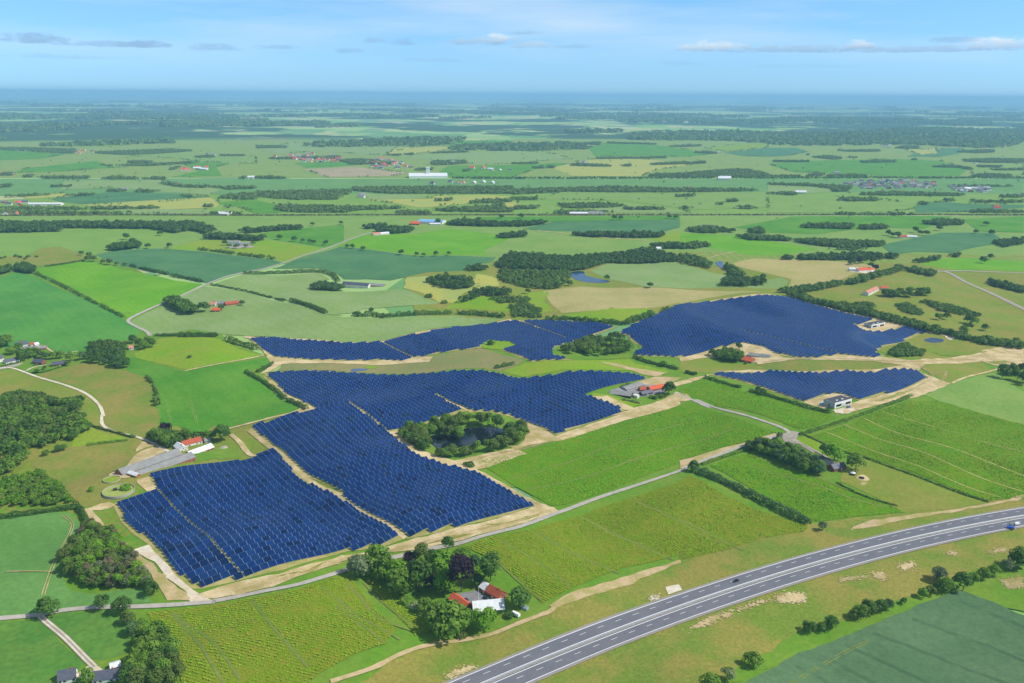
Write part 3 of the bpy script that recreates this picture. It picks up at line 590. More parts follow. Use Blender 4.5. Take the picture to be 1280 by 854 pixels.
# ------------------------------------------------------------------ lanes and tracks
LANES = [
('lane', 'lane', 4.6, 'W -20,775 50,769 83,763 120,760 168,759 213,757 240,755 266,753 F 800,740 950,710 1100,680 1266,630 G 120,600 340,552 470,525 620,482 700,460 830,412 1000,350 1266,262 H 20,250 140,205 260,160 385,130', 'grey lane running below the whole solar field'),
('lane', 'lane', 4.0, 'H 410,135 380,105 250,60 60,0 M 1180,560 1000,480 900,440 820,415', 'narrow grey lane between the two plantations'),
('track', 'gravel', 2.6, 'H 400,150 450,165 500,190 545,215 570,235', 'short drive to the slate-roofed house'),
('lane', 'lane', 5.5, 'D 130,178 0,225 C 1100,270 980,310 880,330 740,380 600,440 500,485 472,505 500,525 540,545 552,560', 'pale country lane crossing the fields at left'),
('track', 'pale_gravel', 3.6, 'C -20,682 50,680 150,715 250,745 320,775 365,815 380,854 F 375,60 380,95 430,120 540,150 600,180 625,195', 'curving pale gravel track to the long barn'),
('track', 'sand', 3.0, 'V 600,250 680,310 760,345 830,360 920,335 1040,315', 'sandy track behind the upper farmstead'),
('track', 'pale_gravel', 2.4, 'V 620,495 500,515 420,540 350,575', 'pale garden drive to the brick house'),
('track', 'sand', 3.2, 'C 680,690 780,668 880,650 970,632', 'straight sandy track beside the lime pasture'),
('road', 'gravel', 9.0, 'E 935,322 990,328 1080,375 1180,420 1290,472', 'grey road running out at the right edge'),
('road', 'lane', 6.0, 'E 970,322 1040,320 1130,324 1290,330', 'pale side road at the junction on the right'),
('track', 'sand_dirt', 3.6, 'J -30,850 200,775 350,700 500,650 700,620 850,590 1000,530 1130,480 1180,460 1233,410', 'sandy track between the farm and the motorway'),
('track', 'sand', 3.0, 'E 880,665 930,700 980,690 960,735', 'looping sandy wheel track near the small solar field'),
('track', 'sand', 4.0, 'F 840,107 930,84 1000,66 1090,48 1172,34', 'sandy path along the left corner of the central solar field'),
('track', 'sand', 5.5, 'F 850,128 885,160 925,205 965,200 1005,182', 'sandy track from the barn lawn to the near solar field'),
('track', 'sand_dirt', 5.0, 'F 915,112 950,140 990,172 1005,182', 'worn sandy edge of the central solar field at its left tip'),
('track', 'sand', 3.5, 'E 1000,735 1160,685 1266,650', 'straight sandy track to the right edge'),
('track', 'hay', 1.3, 'H 750,45 900,90 1050,135 1290,200', 'sandy wheel line through the right plantation'),
('track', 'hay', 1.3, 'H 600,90 800,165 1000,240 1266,340', 'bare row line through the right plantation'),
('track', 'hay', 1.3, 'H 540,120 760,205 960,280 1180,360', 'lower bare row line through the right plantation'),
('track', 'hay', 1.3, 'H 680,70 900,150 1100,215 1290,290', 'upper bare row line through the right plantation'),
('track', 'grass', 2.4, 'H 450,130 600,85 720,45 850,0', 'grass path along the long low hedge'),
('track', 'sand_dirt', 2.0, 'I 320,20 360,60 350,110 300,200 250,310 215,420', 'sandy wheel track across the mid-green field'),
('track', 'sand_dirt', 1.2, 'I 30,300 150,298 260,300', 'faint sandy line across the mid-green field'),
('track', 'track_grass', 2.2, 'I 860,510 960,620 1040,730 1110,854', 'green path between plantation blocks at left'),
('track', 'track_grass', 2.2, 'J 60,310 130,380 240,500 420,570', 'green path between plantation blocks by the farm'),
('track', 'track_grass', 1.6, 'J 0,420 120,520 270,640', 'bare row line in the lower left plantation'),
('track', 'track_grass', 1.6, 'J 150,300 290,440 440,560', 'bare row line beside the farm trees'),
('track', 'track_grass', 1.6, 'G 560,560 640,640 760,740', 'bare row line at the near corner of the front plantation'),
('track', 'track_grass', 2.0, 'G 720,480 860,560 1040,640', 'green row line through the front plantation'),
('track', 'track_grass', 2.0, 'G 900,430 1060,510 1240,590', 'second green row line through the front plantation'),
('track', 'track_grass', 1.8, 'H 0,440 120,500 230,555', 'pale row line at the right of the front plantation'),
('track', 'track_grass', 2.0, 'G 640,290 860,230 1060,150 1266,90', 'grass row line through the upper plantation'),
('track', 'track_grass', 2.0, 'G 700,330 900,290 1100,220 1266,170 H 200,105', 'lower grass row line through the upper plantation'),
('track', 'track_grass', 2.0, 'H 200,215 420,290 640,365 760,395', 'pale row line through the middle plantation'),
('track', 'sand_dirt', 1.0, 'F 610,0 630,80', 'wheel line in the bright grass field'), ('track', 'sand_dirt', 1.0, 'F 700,0 725,85', 'second wheel line in the bright grass field'),
('track', 'track_grass', 1.8, 'F 640,785 690,830 W 262,800 300,850', 'row gap in the left of the bottom left plantation'),
('track', 'track_grass', 1.8, 'F 930,742 990,820 W 350,795 385,835', 'row gap in the middle of the bottom left plantation'),
('track', 'track_grass', 1.8, 'F 1180,685 1260,750 W 455,775 500,800', 'row gap in the right of the bottom left plantation'),
('track', 'track_grass', 1.6, 'G 610,520 760,610 860,690', 'row gap near the left end of the front plantation'),
('track', 'track_grass', 1.6, 'G 1080,365 1266,450 H 150,530', 'row gap near the right end of the front plantation'),
('track', 'track_grass', 1.6, 'H 280,205 500,285 700,360', 'upper row gap through the middle plantation'),
('track', 'sand', 2.6, 'E 60,290 200,250', 'short sandy farm track by the blue pond'),
('track', 'lane', 5.0, 'P 1200,262 1240,280 1280,300', 'far pale road at the wood edge'),
('track', 'sand', 6.0, 'D 740,172 870,185 1010,200 1140,208', 'thin sandy field track above the long wood'),
]
PLINES = []
def twin(pl, off):
    q = np.array(densify(catmull(pl, 4), 8, False)); t = np.gradient(q, axis=0); t /= np.linalg.norm(t, axis=1)[:, None]+1e-9
    return [[tuple(v) for v in q+np.column_stack([-t[:, 1], t[:, 0]])*sg*off] for sg in (-1, 1)]
for nm, mk, w, s, lb in LANES:
    if 'wheel' in lb and 'plantation' not in lb:
        for q in twin(G(s), .95): strip('wheel_track', q, .7, GM['crop_pale' if 'bright grass' in lb else 'sand_dirt'], 4 if 'bright grass' not in lb else 2, lb, wob=.5, smoothp=False)['group'] = lb
        continue
    if any(k in lb for k in ('row', 'wheel line', 'plantation blocks')):
        pl = catmull(G(s), 4); PLINES.append((pl, w*.5+.35)); strip(nm, G(s), w, GM[mk], 3, lb, wob=.3); continue
    strip(nm, G(s), w, GM[mk], 4, lb, wob=.18 if 'track' in nm else .05)
RUTS = [('G 60,585 300,530 470,492 640,452 790,408', 'tyre ruts along the sandy front margin'), ('F 860,705 1000,675 1180,618 1266,590', 'tyre ruts on the sand near the left front corner'), ('E 320,655 600,643 850,656 1000,648 1150,625 1290,612', 'tyre ruts on the sandy site road at right'),
        ('E 650,825 800,775 905,730 930,705 880,672', 'tyre ruts around the end of the small solar field'), ('G 450,240 560,208 700,178 800,148 960,92 1100,45', 'tyre ruts on the sandy track right of the pond'), ('G 520,270 640,330 760,395', 'tyre ruts on the sandy strip below the pond'), ('E 1000,655 1120,640 1180,660 1266,650', 'tyre ruts at the sandy fork on the right')]
for s, lb in RUTS:
    for q in twin(G(s), 1.0): strip('wheel_track', q, .9, GM['sand_dirt'], 4, lb, wob=.6, smoothp=False)['group'] = lb
for s, lb in [('G 330,528 420,508 520,488 500,500 400,520', 'weedy patch on the sandy front margin, left one'), ('G 560,462 680,440 760,412 740,430 620,462', 'weedy patch on the sandy front margin, right one'), ('F 1000,655 1120,628 1200,600 1130,640', 'weedy strip on the sand near the left corner'), ('E 930,620 1050,612 1130,618 1060,632 960,632', 'weedy island in the sandy site road'),
              ('E 720,800 820,765 900,735 860,755 760,795', 'weedy strip along the site track'), ('E 1120,655 1200,652 1230,660 1160,664', 'weedy patch at the sandy fork'), ('G 560,215 660,190 690,195 600,225', 'weedy patch beside the pond track'), ('F 600,160 520,190 480,220 440,262 420,262 480,200', 'grass tongue in the sandy barn yard')]:
    drape('weed_patch', G(s), GM['sand_dirt' if 'pond' in lb else 'meadow'], 4, lb, rag=2.0)
# two pale wheel ruts of the farm drive
dr = G('I 200,522 300,607 400,705 470,775')
d_root = strip('track', dr, 4.4, GM['gravel'], 3, 'straight farm drive with two pale wheel ruts')
for sgn in (-1, 1):
    q = np.array(densify(catmull(dr, 4), 8, False)); t = np.gradient(q, axis=0); t /= np.linalg.norm(t, axis=1)[:, None]
    strip('rut', [tuple(v) for v in q+np.column_stack([-t[:, 1], t[:, 0]])*sgn*1.2], 1.1, GM['pale_gravel'], 4, parent=d_root, smoothp=False)
# tramlines in the dark wheat
bf = []
for s in ('W 960,878 1010,842 1056,816 1086,803', 'W 1027,819 1090,854 1130,880', 'W 1056,806 1120,836 1190,868', 'W 1090,792 1170,822 1290,866', 'W 1140,774 1220,803 1300,836', 'W 1200,752 1260,776 1310,800', 'W 995,834 1020,845 1050,866'):
    p = np.array(densify(catmull(G(s), 4), 8, False)); t = np.gradient(p, axis=0); t /= np.linalg.norm(t, axis=1)[:, None]; n = np.column_stack([-t[:, 1], t[:, 0]])
    first = len(bf) == 0
    for sg in (-1, 1):
        bf.append(strip('tramline', [tuple(v) for v in p+n*sg*.95], .55, GM['meadow'] if first else mat('tramline_green', (56, 88, 58)), 3.5, 'pair of wheel lines pressed into the dark wheat field', smoothp=False))
        bf[-1]['group'] = 'wheel lines in the wheat field'
# ------------------------------------------------------------------ motorway
def road_pts(x0=-260, x1=700, step=8):
    xs = np.arange(x0, x1+1, step); ys = ROADC[0]+ROADC[1]*xs+ROADC[2]*xs*xs; return np.column_stack([xs, ys])
RP = road_pts(); RT = np.gradient(RP, axis=0); RT /= np.linalg.norm(RT, axis=1)[:, None]; RN = np.column_stack([-RT[:, 1], RT[:, 0]])
def road_off(o): return [tuple(v) for v in RP+RN*o]
HW = ROAD_W/2
root = strip('motorway', road_off(0), ROAD_W, asphalt_edge, 4, 'grey four-lane motorway crossing the lower right', smoothp=False)
strip('carriageway', road_off(0), ROAD_W-4.2, asphalt, 4, parent=root, smoothp=False, dz=.06)
ED, MD = HW-2.5, 2.1
strip('median', road_off(0), 1.7, GM['gravel'], 4, parent=root, smoothp=False, dz=.12)
for o, w in ((ED, .55), (-ED, .55), (MD, .6), (-MD, .55)):
    strip('edge_line', road_off(o), w, paint, 4, parent=root, smoothp=False, dz=.13)
cum = np.concatenate([[0], np.cumsum(np.linalg.norm(np.diff(RP, axis=0), axis=1))])
def road_at(s, o):
    x = np.interp(s, cum, RP[:, 0]); y = np.interp(s, cum, RP[:, 1]); tx = np.interp(s, cum, RT[:, 0]); ty = np.interp(s, cum, RT[:, 1])
    return x-ty*o, y+tx*o, math.atan2(ty, tx)
dash = MB().box(-2.6, 2.6, -.16, .16, 0, .02).mesh('lane_dash', paint)
for o in (MD+(ED-MD)*.58, -(MD+(ED-MD)*.42)):
    for s in np.arange(150, cum[-1]-180, 15.0):
        x, y, a = road_at(s, o); link('lane_dash', dash, root, (x, y, float(hz(x, y))+.99), a)
# median guard rail: a long beam on posts, and white marker posts along both shoulders
gr = link('guard_rail', None, label='low steel guard rail along the motorway median', cat='guard rail')
def beam(o, z0, z1, th):
    p = np.array(road_off(o)); n = len(p); V = []
    for dy, z in ((-th, z0), (th, z0), (th, z1), (-th, z1)): V.append(np.column_stack([p+RN*dy, np.full(n, z)+hz(p[:, 0], p[:, 1])+.9]))
    V = np.concatenate(V); i = np.arange(n-1)
    F = np.concatenate([np.column_stack([k*n+i, k*n+i+1, ((k+1) % 4)*n+i+1, ((k+1) % 4)*n+i]) for k in range(4)])
    return mesh_np('beam', V, F, steel)
link('beam', beam(.35, .5, .8, .06), gr); link('beam', beam(-.35, .5, .8, .06), gr)
post_me = MB().box(-.06, .06, -.3, .3, -.3, .62).mesh('post', steel)
for s in np.arange(160, cum[-1]-190, 8.0):
    x, y, a = road_at(s, 0); link('post', post_me, gr, (x, y, float(hz(x, y))+.9), a)
mk = MB().poly([(-.12, -.05, 0), (.12, -.05, 0), (.12, .05, 0), (-.12, .05, 0), (-.1, -.03, 1.05), (.1, -.03, 1.05), (.1, .03, 1.15), (-.1, .03, 1.15)], [(0, 1, 5, 4), (1, 2, 6, 5), (2, 3, 7, 6), (3, 0, 4, 7), (4, 5, 6, 7)]).mesh('marker_post', white_paint)
for o in (HW-.6, -HW+.6):
    for s in np.arange(170, cum[-1]-190, 42.0):
        x, y, a = road_at(s, o); link('marker_post', mk, None, (x, y, float(hz(x, y))+.85), a+math.pi/2, label='small white marker post on the motorway shoulder', cat='marker post', group='marker posts along the motorway')

# ------------------------------------------------------------------ solar fields
SOLAR = {
'near_left': ('F 425,385 585,337 548,283 640,262 800,235 895,228 1010,185 1060,238 1110,290 1180,328 1266,370 G 0,352 60,387 150,447 245,510 180,532 0,562 F 1266,560 1155,585 1035,622 905,652 800,676 740,688 700,688 640,630 600,580 560,530 500,490 460,450',
    [('F 585,337 640,400 700,455 760,500 800,545 850,600 895,650', .6)], 'dark blue solar panel tables behind the nearest rows, left of the sandy track'),
'centre': ('F 925,103 1170,38 C 1120,808 1050,773 1010,728 975,700 1100,693 1266,696 D 0,697 200,707 330,702 440,692 540,690 600,702 680,720 800,707 860,694 940,692 1030,697 1090,702 1143,716 905,775 1066,830 G 960,73 870,103 810,128 720,88 640,58 590,48 470,40 380,70 300,95 195,118 235,155 290,200 400,240 440,248 520,268 620,322 725,387 640,415 560,440 405,476 268,506 150,432 0,338 F 1266,343 1130,273 1070,218 1030,178 960,135',
    [('D 50,805 110,854 G 50,15 190,115', .8), ('D 375,778 420,805 500,842', 1.8)], 'blue solar panel tables of the big central field around the pond'),
'upper_left': ('C 920,570 1010,568 1100,578 1266,588 D 0,588 180,582 330,550 440,530 560,518 650,506 750,504 860,508 960,512 1030,527 930,560 800,600 800,632 880,648 720,654 690,640 610,612 660,598 640,582 560,578 530,595 535,602 290,640 250,652 160,648 0,650 C 1266,650 1150,648 1010,638 960,605',
    [('D 175,587 285,640', 1.5), ('D 670,503 845,568', 1.9)], 'blue solar panel tables of the narrow upper left strip'),
'upper_right': ('D 1042,552 1110,513 1170,488 1230,458 1266,448 E 25,444 150,430 325,412 400,419 500,449 610,478 715,500 640,520 690,545 760,545 830,524 905,543 840,570 740,600 715,620 750,635 700,640 590,628 480,642 420,638 350,625 310,604 230,585 130,605 60,630 0,637 D 1266,640 1085,632 1130,605 1090,575 1080,558',
    [('E 220,540 400,580 585,625', 1.5)], 'blue solar panel tables of the large upper right field'),
'small_right': ('N 25,207 150,198 220,207 380,187 470,197 620,202 760,189 880,202 960,182 1080,180 1150,192 1185,235 1130,255 830,345 690,302 520,350 450,325 320,280 200,240',
    [], 'blue solar panel tables of the small field behind the white transformer building'),
}
glass = []
def panel_mat(name, rgb, rough, cell=True):
    mt = bpy.data.materials.new(name); mt.use_nodes = True; nt = mt.node_tree; bs = nt.nodes['Principled BSDF']; N = nt.nodes.new; L = nt.links.new
    bs.inputs['Roughness'].default_value = rough; bs.inputs['IOR'].default_value = 1.9; bs.inputs['Specular IOR Level'].default_value = .5; bs.inputs['Specular Tint'].default_value = (.25, .56, 1.0, 1)
    geo = N('ShaderNodeNewGeometry'); n = N('ShaderNodeTexNoise'); n.inputs['Scale'].default_value = .35; n.inputs['Detail'].default_value = 2; L(geo.outputs['Position'], n.inputs['Vector'])
    r = N('ShaderNodeMapRange'); L(n.outputs['Fac'], r.inputs[0]); r.inputs[1].default_value = .3; r.inputs[2].default_value = .7; r.inputs[3].default_value = .8; r.inputs[4].default_value = 1.2
    mx = N('ShaderNodeMix'); mx.data_type = 'RGBA'; mx.blend_type = 'MULTIPLY'; mx.inputs[0].default_value = 1; mx.inputs[6].default_value = (*rgb, 1); L(r.outputs[0], mx.inputs[7]); L(mx.outputs[2], bs.inputs['Base Color'])
    return mt
PANEL = [panel_mat('solar_glass_blue', (.003, .018, .086), .09), panel_mat('solar_glass_deep', (.0015, .009, .046), .08), panel_mat('solar_glass_bright', (.004, .024, .112), .10)]
ALU = mat('panel_frame_aluminium', (140, 166, 210), rough=.45, spec=.5)
A_, B_, LEN, SLOPE, TILT = 6.3, 7.3, 6.16, 5.5, R(24)
TAB = []
TRACK = G('F 1000,175 1040,205 1085,252 1130,290 1180,322 1266,360 G 0,347 70,387 150,437 255,510')
for key, (s, gaps, lb) in SOLAR.items():
    P = G(s); Pa = np.array(P); c = Pa.mean(0)
    area = .5*sum(P[i][0]*P[(i+1) % len(P)][1]-P[(i+1) % len(P)][0]*P[i][1] for i in range(len(P)))
    if area < 0: P = P[::-1]; Pa = np.array(P)
    d1 = Pa-np.roll(Pa, 1, 0); d2 = np.roll(Pa, -1, 0)-Pa; t = d1/np.linalg.norm(d1, axis=1)[:, None]+d2/np.linalg.norm(d2, axis=1)[:, None]; t /= np.linalg.norm(t, axis=1)[:, None]+1e-6
    big = Pa+np.column_stack([t[:, 1], -t[:, 0]])*2.6
    drape('solar_ground', [tuple(q) for q in big], GM['panel_ground'], 2, 'sandy grass under the '+lb.split('tables ')[-1].replace('of the ', ''))
    gl = [(G(a), w) for a, w in gaps]
    for pl, w in gl: strip('service_path', pl, w*1.7, GM['panel_ground' if key == 'near_left' else 'sand'], 3, 'thin sandy service path through the '+key.replace('_', ' ')+' solar field', wob=.25)
    tl = [q for q, w in gl]+[TRACK]
    TX, TY, TL = [], [], []
    cs = c[0]*UX+c[1]*UY; cw = -c[0]*UY+c[1]*UX
    S_ = np.arange(-520, 520, .5)
    for j in range(-110, 110):
        w0 = cw+j*B_; sx_ = (cs+S_)*UX-w0*UY; sy_ = (cs+S_)*UY+w0*UX
        k = inside(P, sx_, sy_)
        if not k.any(): continue
        for pl, w in gl: k &= poly_dist(sx_, sy_, pl) > w
        e = np.flatnonzero(np.diff(np.concatenate([[0], k.astype(int), [0]])))
        for i0, i1 in zip(e[::2], e[1::2]):
            L0, L1 = S_[i0], S_[i1-1]
            ends = np.array([(cs+L0)*UX-w0*UY, (cs+L0)*UY+w0*UX]), np.array([(cs+L1)*UX-w0*UY, (cs+L1)*UY+w0*UX])
            near = [min(poly_dist(q[:1], q[1:], pl)[0] for pl in tl) < 7 for q in ends]
            if near[0]: t0 = L0+A_/2
            elif near[1]: t0 = L1-A_/2-A_*math.floor((L1-L0)/A_-1e-6)+A_
            else: t0 = A_*math.ceil((L0+A_*.35)/A_)
            tt = np.arange(t0, L1-A_*.35+.01, A_)
            tt = tt[tt >= L0+A_*.3]
            ln = [1.0]*len(tt); tt = list(tt)
            if tt and L1-(tt[-1]+A_/2) > A_*.42: tt.append(tt[-1]+A_*.75); ln.append(.5)
            if tt and (tt[0]-A_/2)-L0 > A_*.42: tt.insert(0, tt[0]-A_*.75); ln.insert(0, .5)
            tt = np.array(tt); TL += ln
            TX += list((cs+tt)*UX-w0*UY); TY += list((cs+tt)*UY+w0*UX)
    TAB.append((key, lb, np.array(TX), np.array(TY), np.array(TL)))
# sandy track through the near field
strip('track', TRACK, 4.8, GM['sand'], 3, 'pale sandy track splitting the near solar field', wob=.2)
allx = np.concatenate([t[2] for t in TAB]); ally = np.concatenate([t[3] for t in TAB])
print('TABLES', len(allx))
cut = np.sort(np.hypot(allx, ally))[300]
ct, st_ = math.cos(TILT), math.sin(TILT)
ZLOW = .75
def frames(X, Y):
    """per table: origin (mid of the low edge side), axes along the row (following the ground) and up the slope"""
    n = len(X); e = LEN/2
    za = hz(X-UX*e, Y-UY*e); zb = hz(X+UX*e, Y+UY*e); zc = (za+zb)/2
    a = np.column_stack([np.full(n, UX*LEN), np.full(n, UY*LEN), zb-za]); a /= np.linalg.norm(a, axis=1)[:, None]
    # the racks follow the lie of the ground up the slope as well
    za2 = hz(X+UY*3, Y-UX*3); zb2 = hz(X-UY*3, Y+UX*3); sl_ = np.arctan2(zb2-za2, 6.0)*.8
    tl = TILT+sl_+RNG.normal(0, .006, n)
    b = np.column_stack([-UY*np.cos(tl), UX*np.cos(tl), np.sin(tl)]); b -= a*np.sum(a*b, 1)[:, None]; b /= np.linalg.norm(b, axis=1)[:, None]
    nn = np.cross(a, b)
    o = np.column_stack([X, Y, zc+ZLOW+math.sin(TILT)*SLOPE/2])
    return o, a, b, nn
def box_pts(o, a, b, nn, ha, hb, z0, z1):
    pts = []
    for sz in (z0, z1):
        for sa, sb in ((-1, -1), (1, -1), (1, 1), (-1, 1)): pts.append(o+a*(sa*ha)+b*(sb*hb)+nn*sz)
    return np.stack(pts, 1)      # n,8,3
BOXF = np.array([(3, 2, 1, 0), (4, 5, 6, 7), (0, 1, 5, 4), (1, 2, 6, 5), (2, 3, 7, 6), (3, 0, 4, 7)])
near_list = []
for key, lb, X, Y, TLn in TAB:
    nr = np.hypot(X, Y) < cut
    near_list += list(zip(X[nr], Y[nr], TLn[nr])); X, Y, TLn = X[~nr], Y[~nr], TLn[~nr]; n = len(X)
    if not n: continue
    o, a, b, nn = frames(X, Y)
    V = []; F = []; mi = []; off = 0
    # aluminium bed
    hl = (LEN*TLn/2-(1-TLn)*.14)[:, None]; p = box_pts(o, a, b, nn, hl, SLOPE/2, -.1, 0).reshape(-1, 3); V.append(p); F.append((np.arange(n)[:, None, None]*8+BOXF[None]).reshape(-1, 4)+off); mi.append(np.full(n*6, 3)); off += len(p)
    # glass on top, inset so that a pale rim shows at the ends
    q = np.stack([o+a*(sa*(hl-.07))+b*(sb*(SLOPE/2-.04))+nn*.012 for sa, sb in ((-1, -1), (1, -1), (1, 1), (-1, 1))], 1).reshape(-1, 3)
    V.append(q); F.append(np.arange(n*4).reshape(n, 4)+off); off += len(q)
    cell = RNG.choice(3, n, p=[.80, .09, .11]); mi.append(cell)
    # two posts
    for sa in (-.6, .6):
        t0 = o+a*(sa*hl)-nn*.1; g = t0.copy(); g[:, 2] = hz(g[:, 0], g[:, 1])-.1
        w = .08; ring = [(-w, -w), (w, -w), (w, w), (-w, w)]
        p = np.stack([g+np.array([dx, dy, 0]) for dx, dy in ring]+[t0+np.array([dx, dy, 0]) for dx, dy in ring], 1).reshape(-1, 3)
        V.append(p); F.append((np.arange(n)[:, None, None]*8+BOXF[None, 2:]).reshape(-1, 4)+off); mi.append(np.full(n*4, 3)); off += len(p)
    me = mesh_np('solar_tables', np.concatenate(V), np.concatenate(F), PANEL+[ALU], np.concatenate(mi))
    link('solar_tables', me, label=lb, cat='solar panels', kind='stuff')
# the nearest 300 tables one by one
bed_me = MB().box(-LEN/2, LEN/2, -SLOPE/2, SLOPE/2, -.1, 0).mesh('frame', ALU)
gl_me = [MB().poly([(-LEN/2+.07, -SLOPE/2+.04, .012), (LEN/2-.07, -SLOPE/2+.04, .012), (LEN/2-.07, SLOPE/2-.04, .012), (-LEN/2+.07, SLOPE/2-.04, .012)], [(0, 1, 2, 3)]).mesh('panel', p) for p in PANEL]
leg_me = MB().box(-.08, .08, -.08, .08, -3.0, 0).mesh('leg', ALU)
NX = np.array([p[0] for p in near_list]); NY = np.array([p[1] for p in near_list]); NL = np.array([p[2] for p in near_list])
o, a, b, nn = frames(NX, NY)
dark_block = np.array(G('F 425,385 585,337 700,455 800,545 895,650 740,690 600,580'))
inb = inside(dark_block, NX, NY)
for i in range(len(NX)):
    M4 = Matrix((( *[a[i][0]], b[i][0], nn[i][0], o[i][0]), (a[i][1], b[i][1], nn[i][1], o[i][1]), (a[i][2], b[i][2], nn[i][2], o[i][2]), (0, 0, 0, 1)))
    r = link('solar_table', None, label='blue solar panel table on posts in the nearest rows of the solar field', cat='solar panel', group='solar tables of the nearest rows')
    r.matrix_world = M4
    pc = [link('frame', bed_me, r), link('panel', gl_me[int(RNG.choice(3, p=[.45, .45, .10] if inb[i] else [.7, .15, .15]))], r)]
    for q in pc: q.scale = (float(NL[i]), 1, 1)
    for sa in (-.6, .6):
        top = o[i]+a[i]*(sa*LEN/2*NL[i])-nn[i]*.1; zg = float(hz(top[0], top[1]))-.1
        lg = link('leg', leg_me, r); lg.matrix_parent_inverse = M4.inverted(); lg.location = (top[0], top[1], top[2]); lg.scale = (1, 1, max(.1, (top[2]-zg)/3.0))
# ------------------------------------------------------------------ foliage
def leaf_mat(name, rgb, rgb2, rand=.16):
    mt = mat('leaf_'+name, rgb, rgb2=rgb2, var=.14, vscale=.11, fine=.25, fscale=.9, rough=.75, spec=.2, rand=rand)
    nt = mt.node_tree; bs = nt.nodes['Principled BSDF']; out = nt.nodes['Material Output']; tr = nt.nodes.new('ShaderNodeBsdfTranslucent'); ad = nt.nodes.new('ShaderNodeMixShader'); ad.inputs[0].default_value = .35
    nt.links.new(bs.inputs['Base Color'].links[0].from_socket, tr.inputs[0]); nt.links.new(bs.outputs[0], ad.inputs[1]); nt.links.new(tr.outputs[0], ad.inputs[2]); nt.links.new(ad.outputs[0], out.inputs[0])
    return mt
LEAF = {'mid': leaf_mat('mid', (100, 140, 44), (124, 156, 58)), 'dark': leaf_mat('dark', (78, 116, 44), (96, 130, 54)), 'light': leaf_mat('light', (110, 160, 34), (126, 166, 50)),
        'olive': leaf_mat('olive', (112, 132, 60), (96, 120, 52)), 'purple': leaf_mat('purple', (52, 38, 56), (64, 46, 62), .05), 'grey': leaf_mat('grey', (128, 142, 100), (112, 130, 88)),
        'brown': leaf_mat('brown', (134, 122, 92), (116, 118, 78)), 'blue': leaf_mat('blue', (84, 118, 70), (102, 134, 78)), 'blossom': leaf_mat('blossom', (176, 184, 134), (116, 146, 72)),
        'far': leaf_mat('far', (84, 118, 48), (114, 142, 64), 0), 'distant': leaf_mat('distant', (98, 128, 62), (122, 146, 76), 0), 'fardark': leaf_mat('fardark', (70, 104, 46), (94, 124, 56), 0)}
BARK = mat('bark', (92, 80, 66), fine=.2, fscale=3, rough=.9)
def quads(C, Nn, S, asp=.8):
    n = len(C); rv = RNG.normal(size=(n, 3)); t1 = np.cross(Nn, rv); t1 /= np.linalg.norm(t1, axis=1)[:, None]+1e-9; t2 = np.cross(Nn, t1)
    S = np.asarray(S)[:, None]; j = lambda: 1+RNG.uniform(-.35, .35, (n, 1))
    V = np.stack([C-t1*S*j(), C-t2*S*asp*j(), C+t1*S*j(), C+t2*S*asp*j()], 1).reshape(-1, 3)
    return V, np.arange(n*4).reshape(n, 4)
def unit(n):
    v = RNG.normal(size=(n, 3)); return v/np.linalg.norm(v, axis=1)[:, None]
def crown(kind, n, leaf):
    """leaf clumps over a lobed crown of radius 1 and height about 2, standing on z=0"""
    if kind == 'conifer':
        t = RNG.uniform(0, 1, n)**1.3; z = .12+t*2.5; r = (1-t)**.8*.62*(1+.22*np.sin(t*40)); a = RNG.uniform(0, 2*np.pi, n); r = r*RNG.uniform(.75, 1.05, n)
        C = np.column_stack([r*np.cos(a), r*np.sin(a), z]); Nn = np.column_stack([np.cos(a), np.sin(a), np.full(n, .5)])
    else:
        nl = {'broad': 15, 'tall': 13, 'shrub': 9, 'column': 10}[kind]
        d = unit(nl); d[:, 2] = np.abs(d[:, 2])*1.1-.35
        sx, sz, zc = {'broad': (.62, .58, .95), 'tall': (.46, .86, 1.25), 'shrub': (.62, .34, .48), 'column': (.3, 1.0, 1.3)}[kind]
        LC = np.column_stack([d[:, 0]*sx, d[:, 1]*sx, zc+d[:, 2]*sz])*np.array([1, 1, 1]); LR = RNG.uniform(.30, .52, nl)*(1 if kind != 'column' else .8)
        if kind == 'shrub': LR *= .9
        k = RNG.choice(nl, n, p=LR**2/np.sum(LR**2)); u = unit(n); u[:, 2] = np.where(u[:, 2] < -.5, -u[:, 2], u[:, 2])
        C = LC[k]+u*(LR[k]*RNG.uniform(.72, 1.06, n))[:, None]; C[:, 2] = np.maximum(C[:, 2], .08)
        Nn = u*.8+(C-np.array([0, 0, zc*.7]))*.4
    Nn = Nn+RNG.normal(size=(n, 3))*.38; Nn /= np.linalg.norm(Nn, axis=1)[:, None]
    return quads(C, Nn, leaf*RNG.uniform(.7, 1.3, n))
def trunk_mesh(h, r):
    b = MB(); b.tube((0, 0, -.05), (0, 0, h*.55), r, r*.7, 7); b.tube((0, 0, h*.5), (.08, .03, h*1.1), r*.7, r*.35, 6)
    for i in range(4):
        a = i*1.7; b.tube((0, 0, h*(.45+.08*i)), (.42*math.cos(a), .42*math.sin(a), h*(.95+.1*i)), r*.45, r*.15, 5)
    return b.mesh('trunk', BARK)
PROTO = {}
for kd, n, lf, cnt in (('broad', 900, .105, 4), ('tall', 900, .105, 2), ('conifer', 800, .11, 2), ('shrub', 420, .115, 3), ('column', 700, .10, 1)):
    PROTO[kd] = [mesh_np('crown', *crown(kd, n, lf), LEAF['mid']) for _ in range(cnt)]
for kd, n, lf, cnt in (('broad', 260, .18, 3), ('conifer', 220, .18, 1), ('shrub', 130, .2, 2)):
    PROTO[kd+'_m'] = [mesh_np('tree', *crown(kd, n, lf), LEAF['mid']) for _ in range(cnt)]
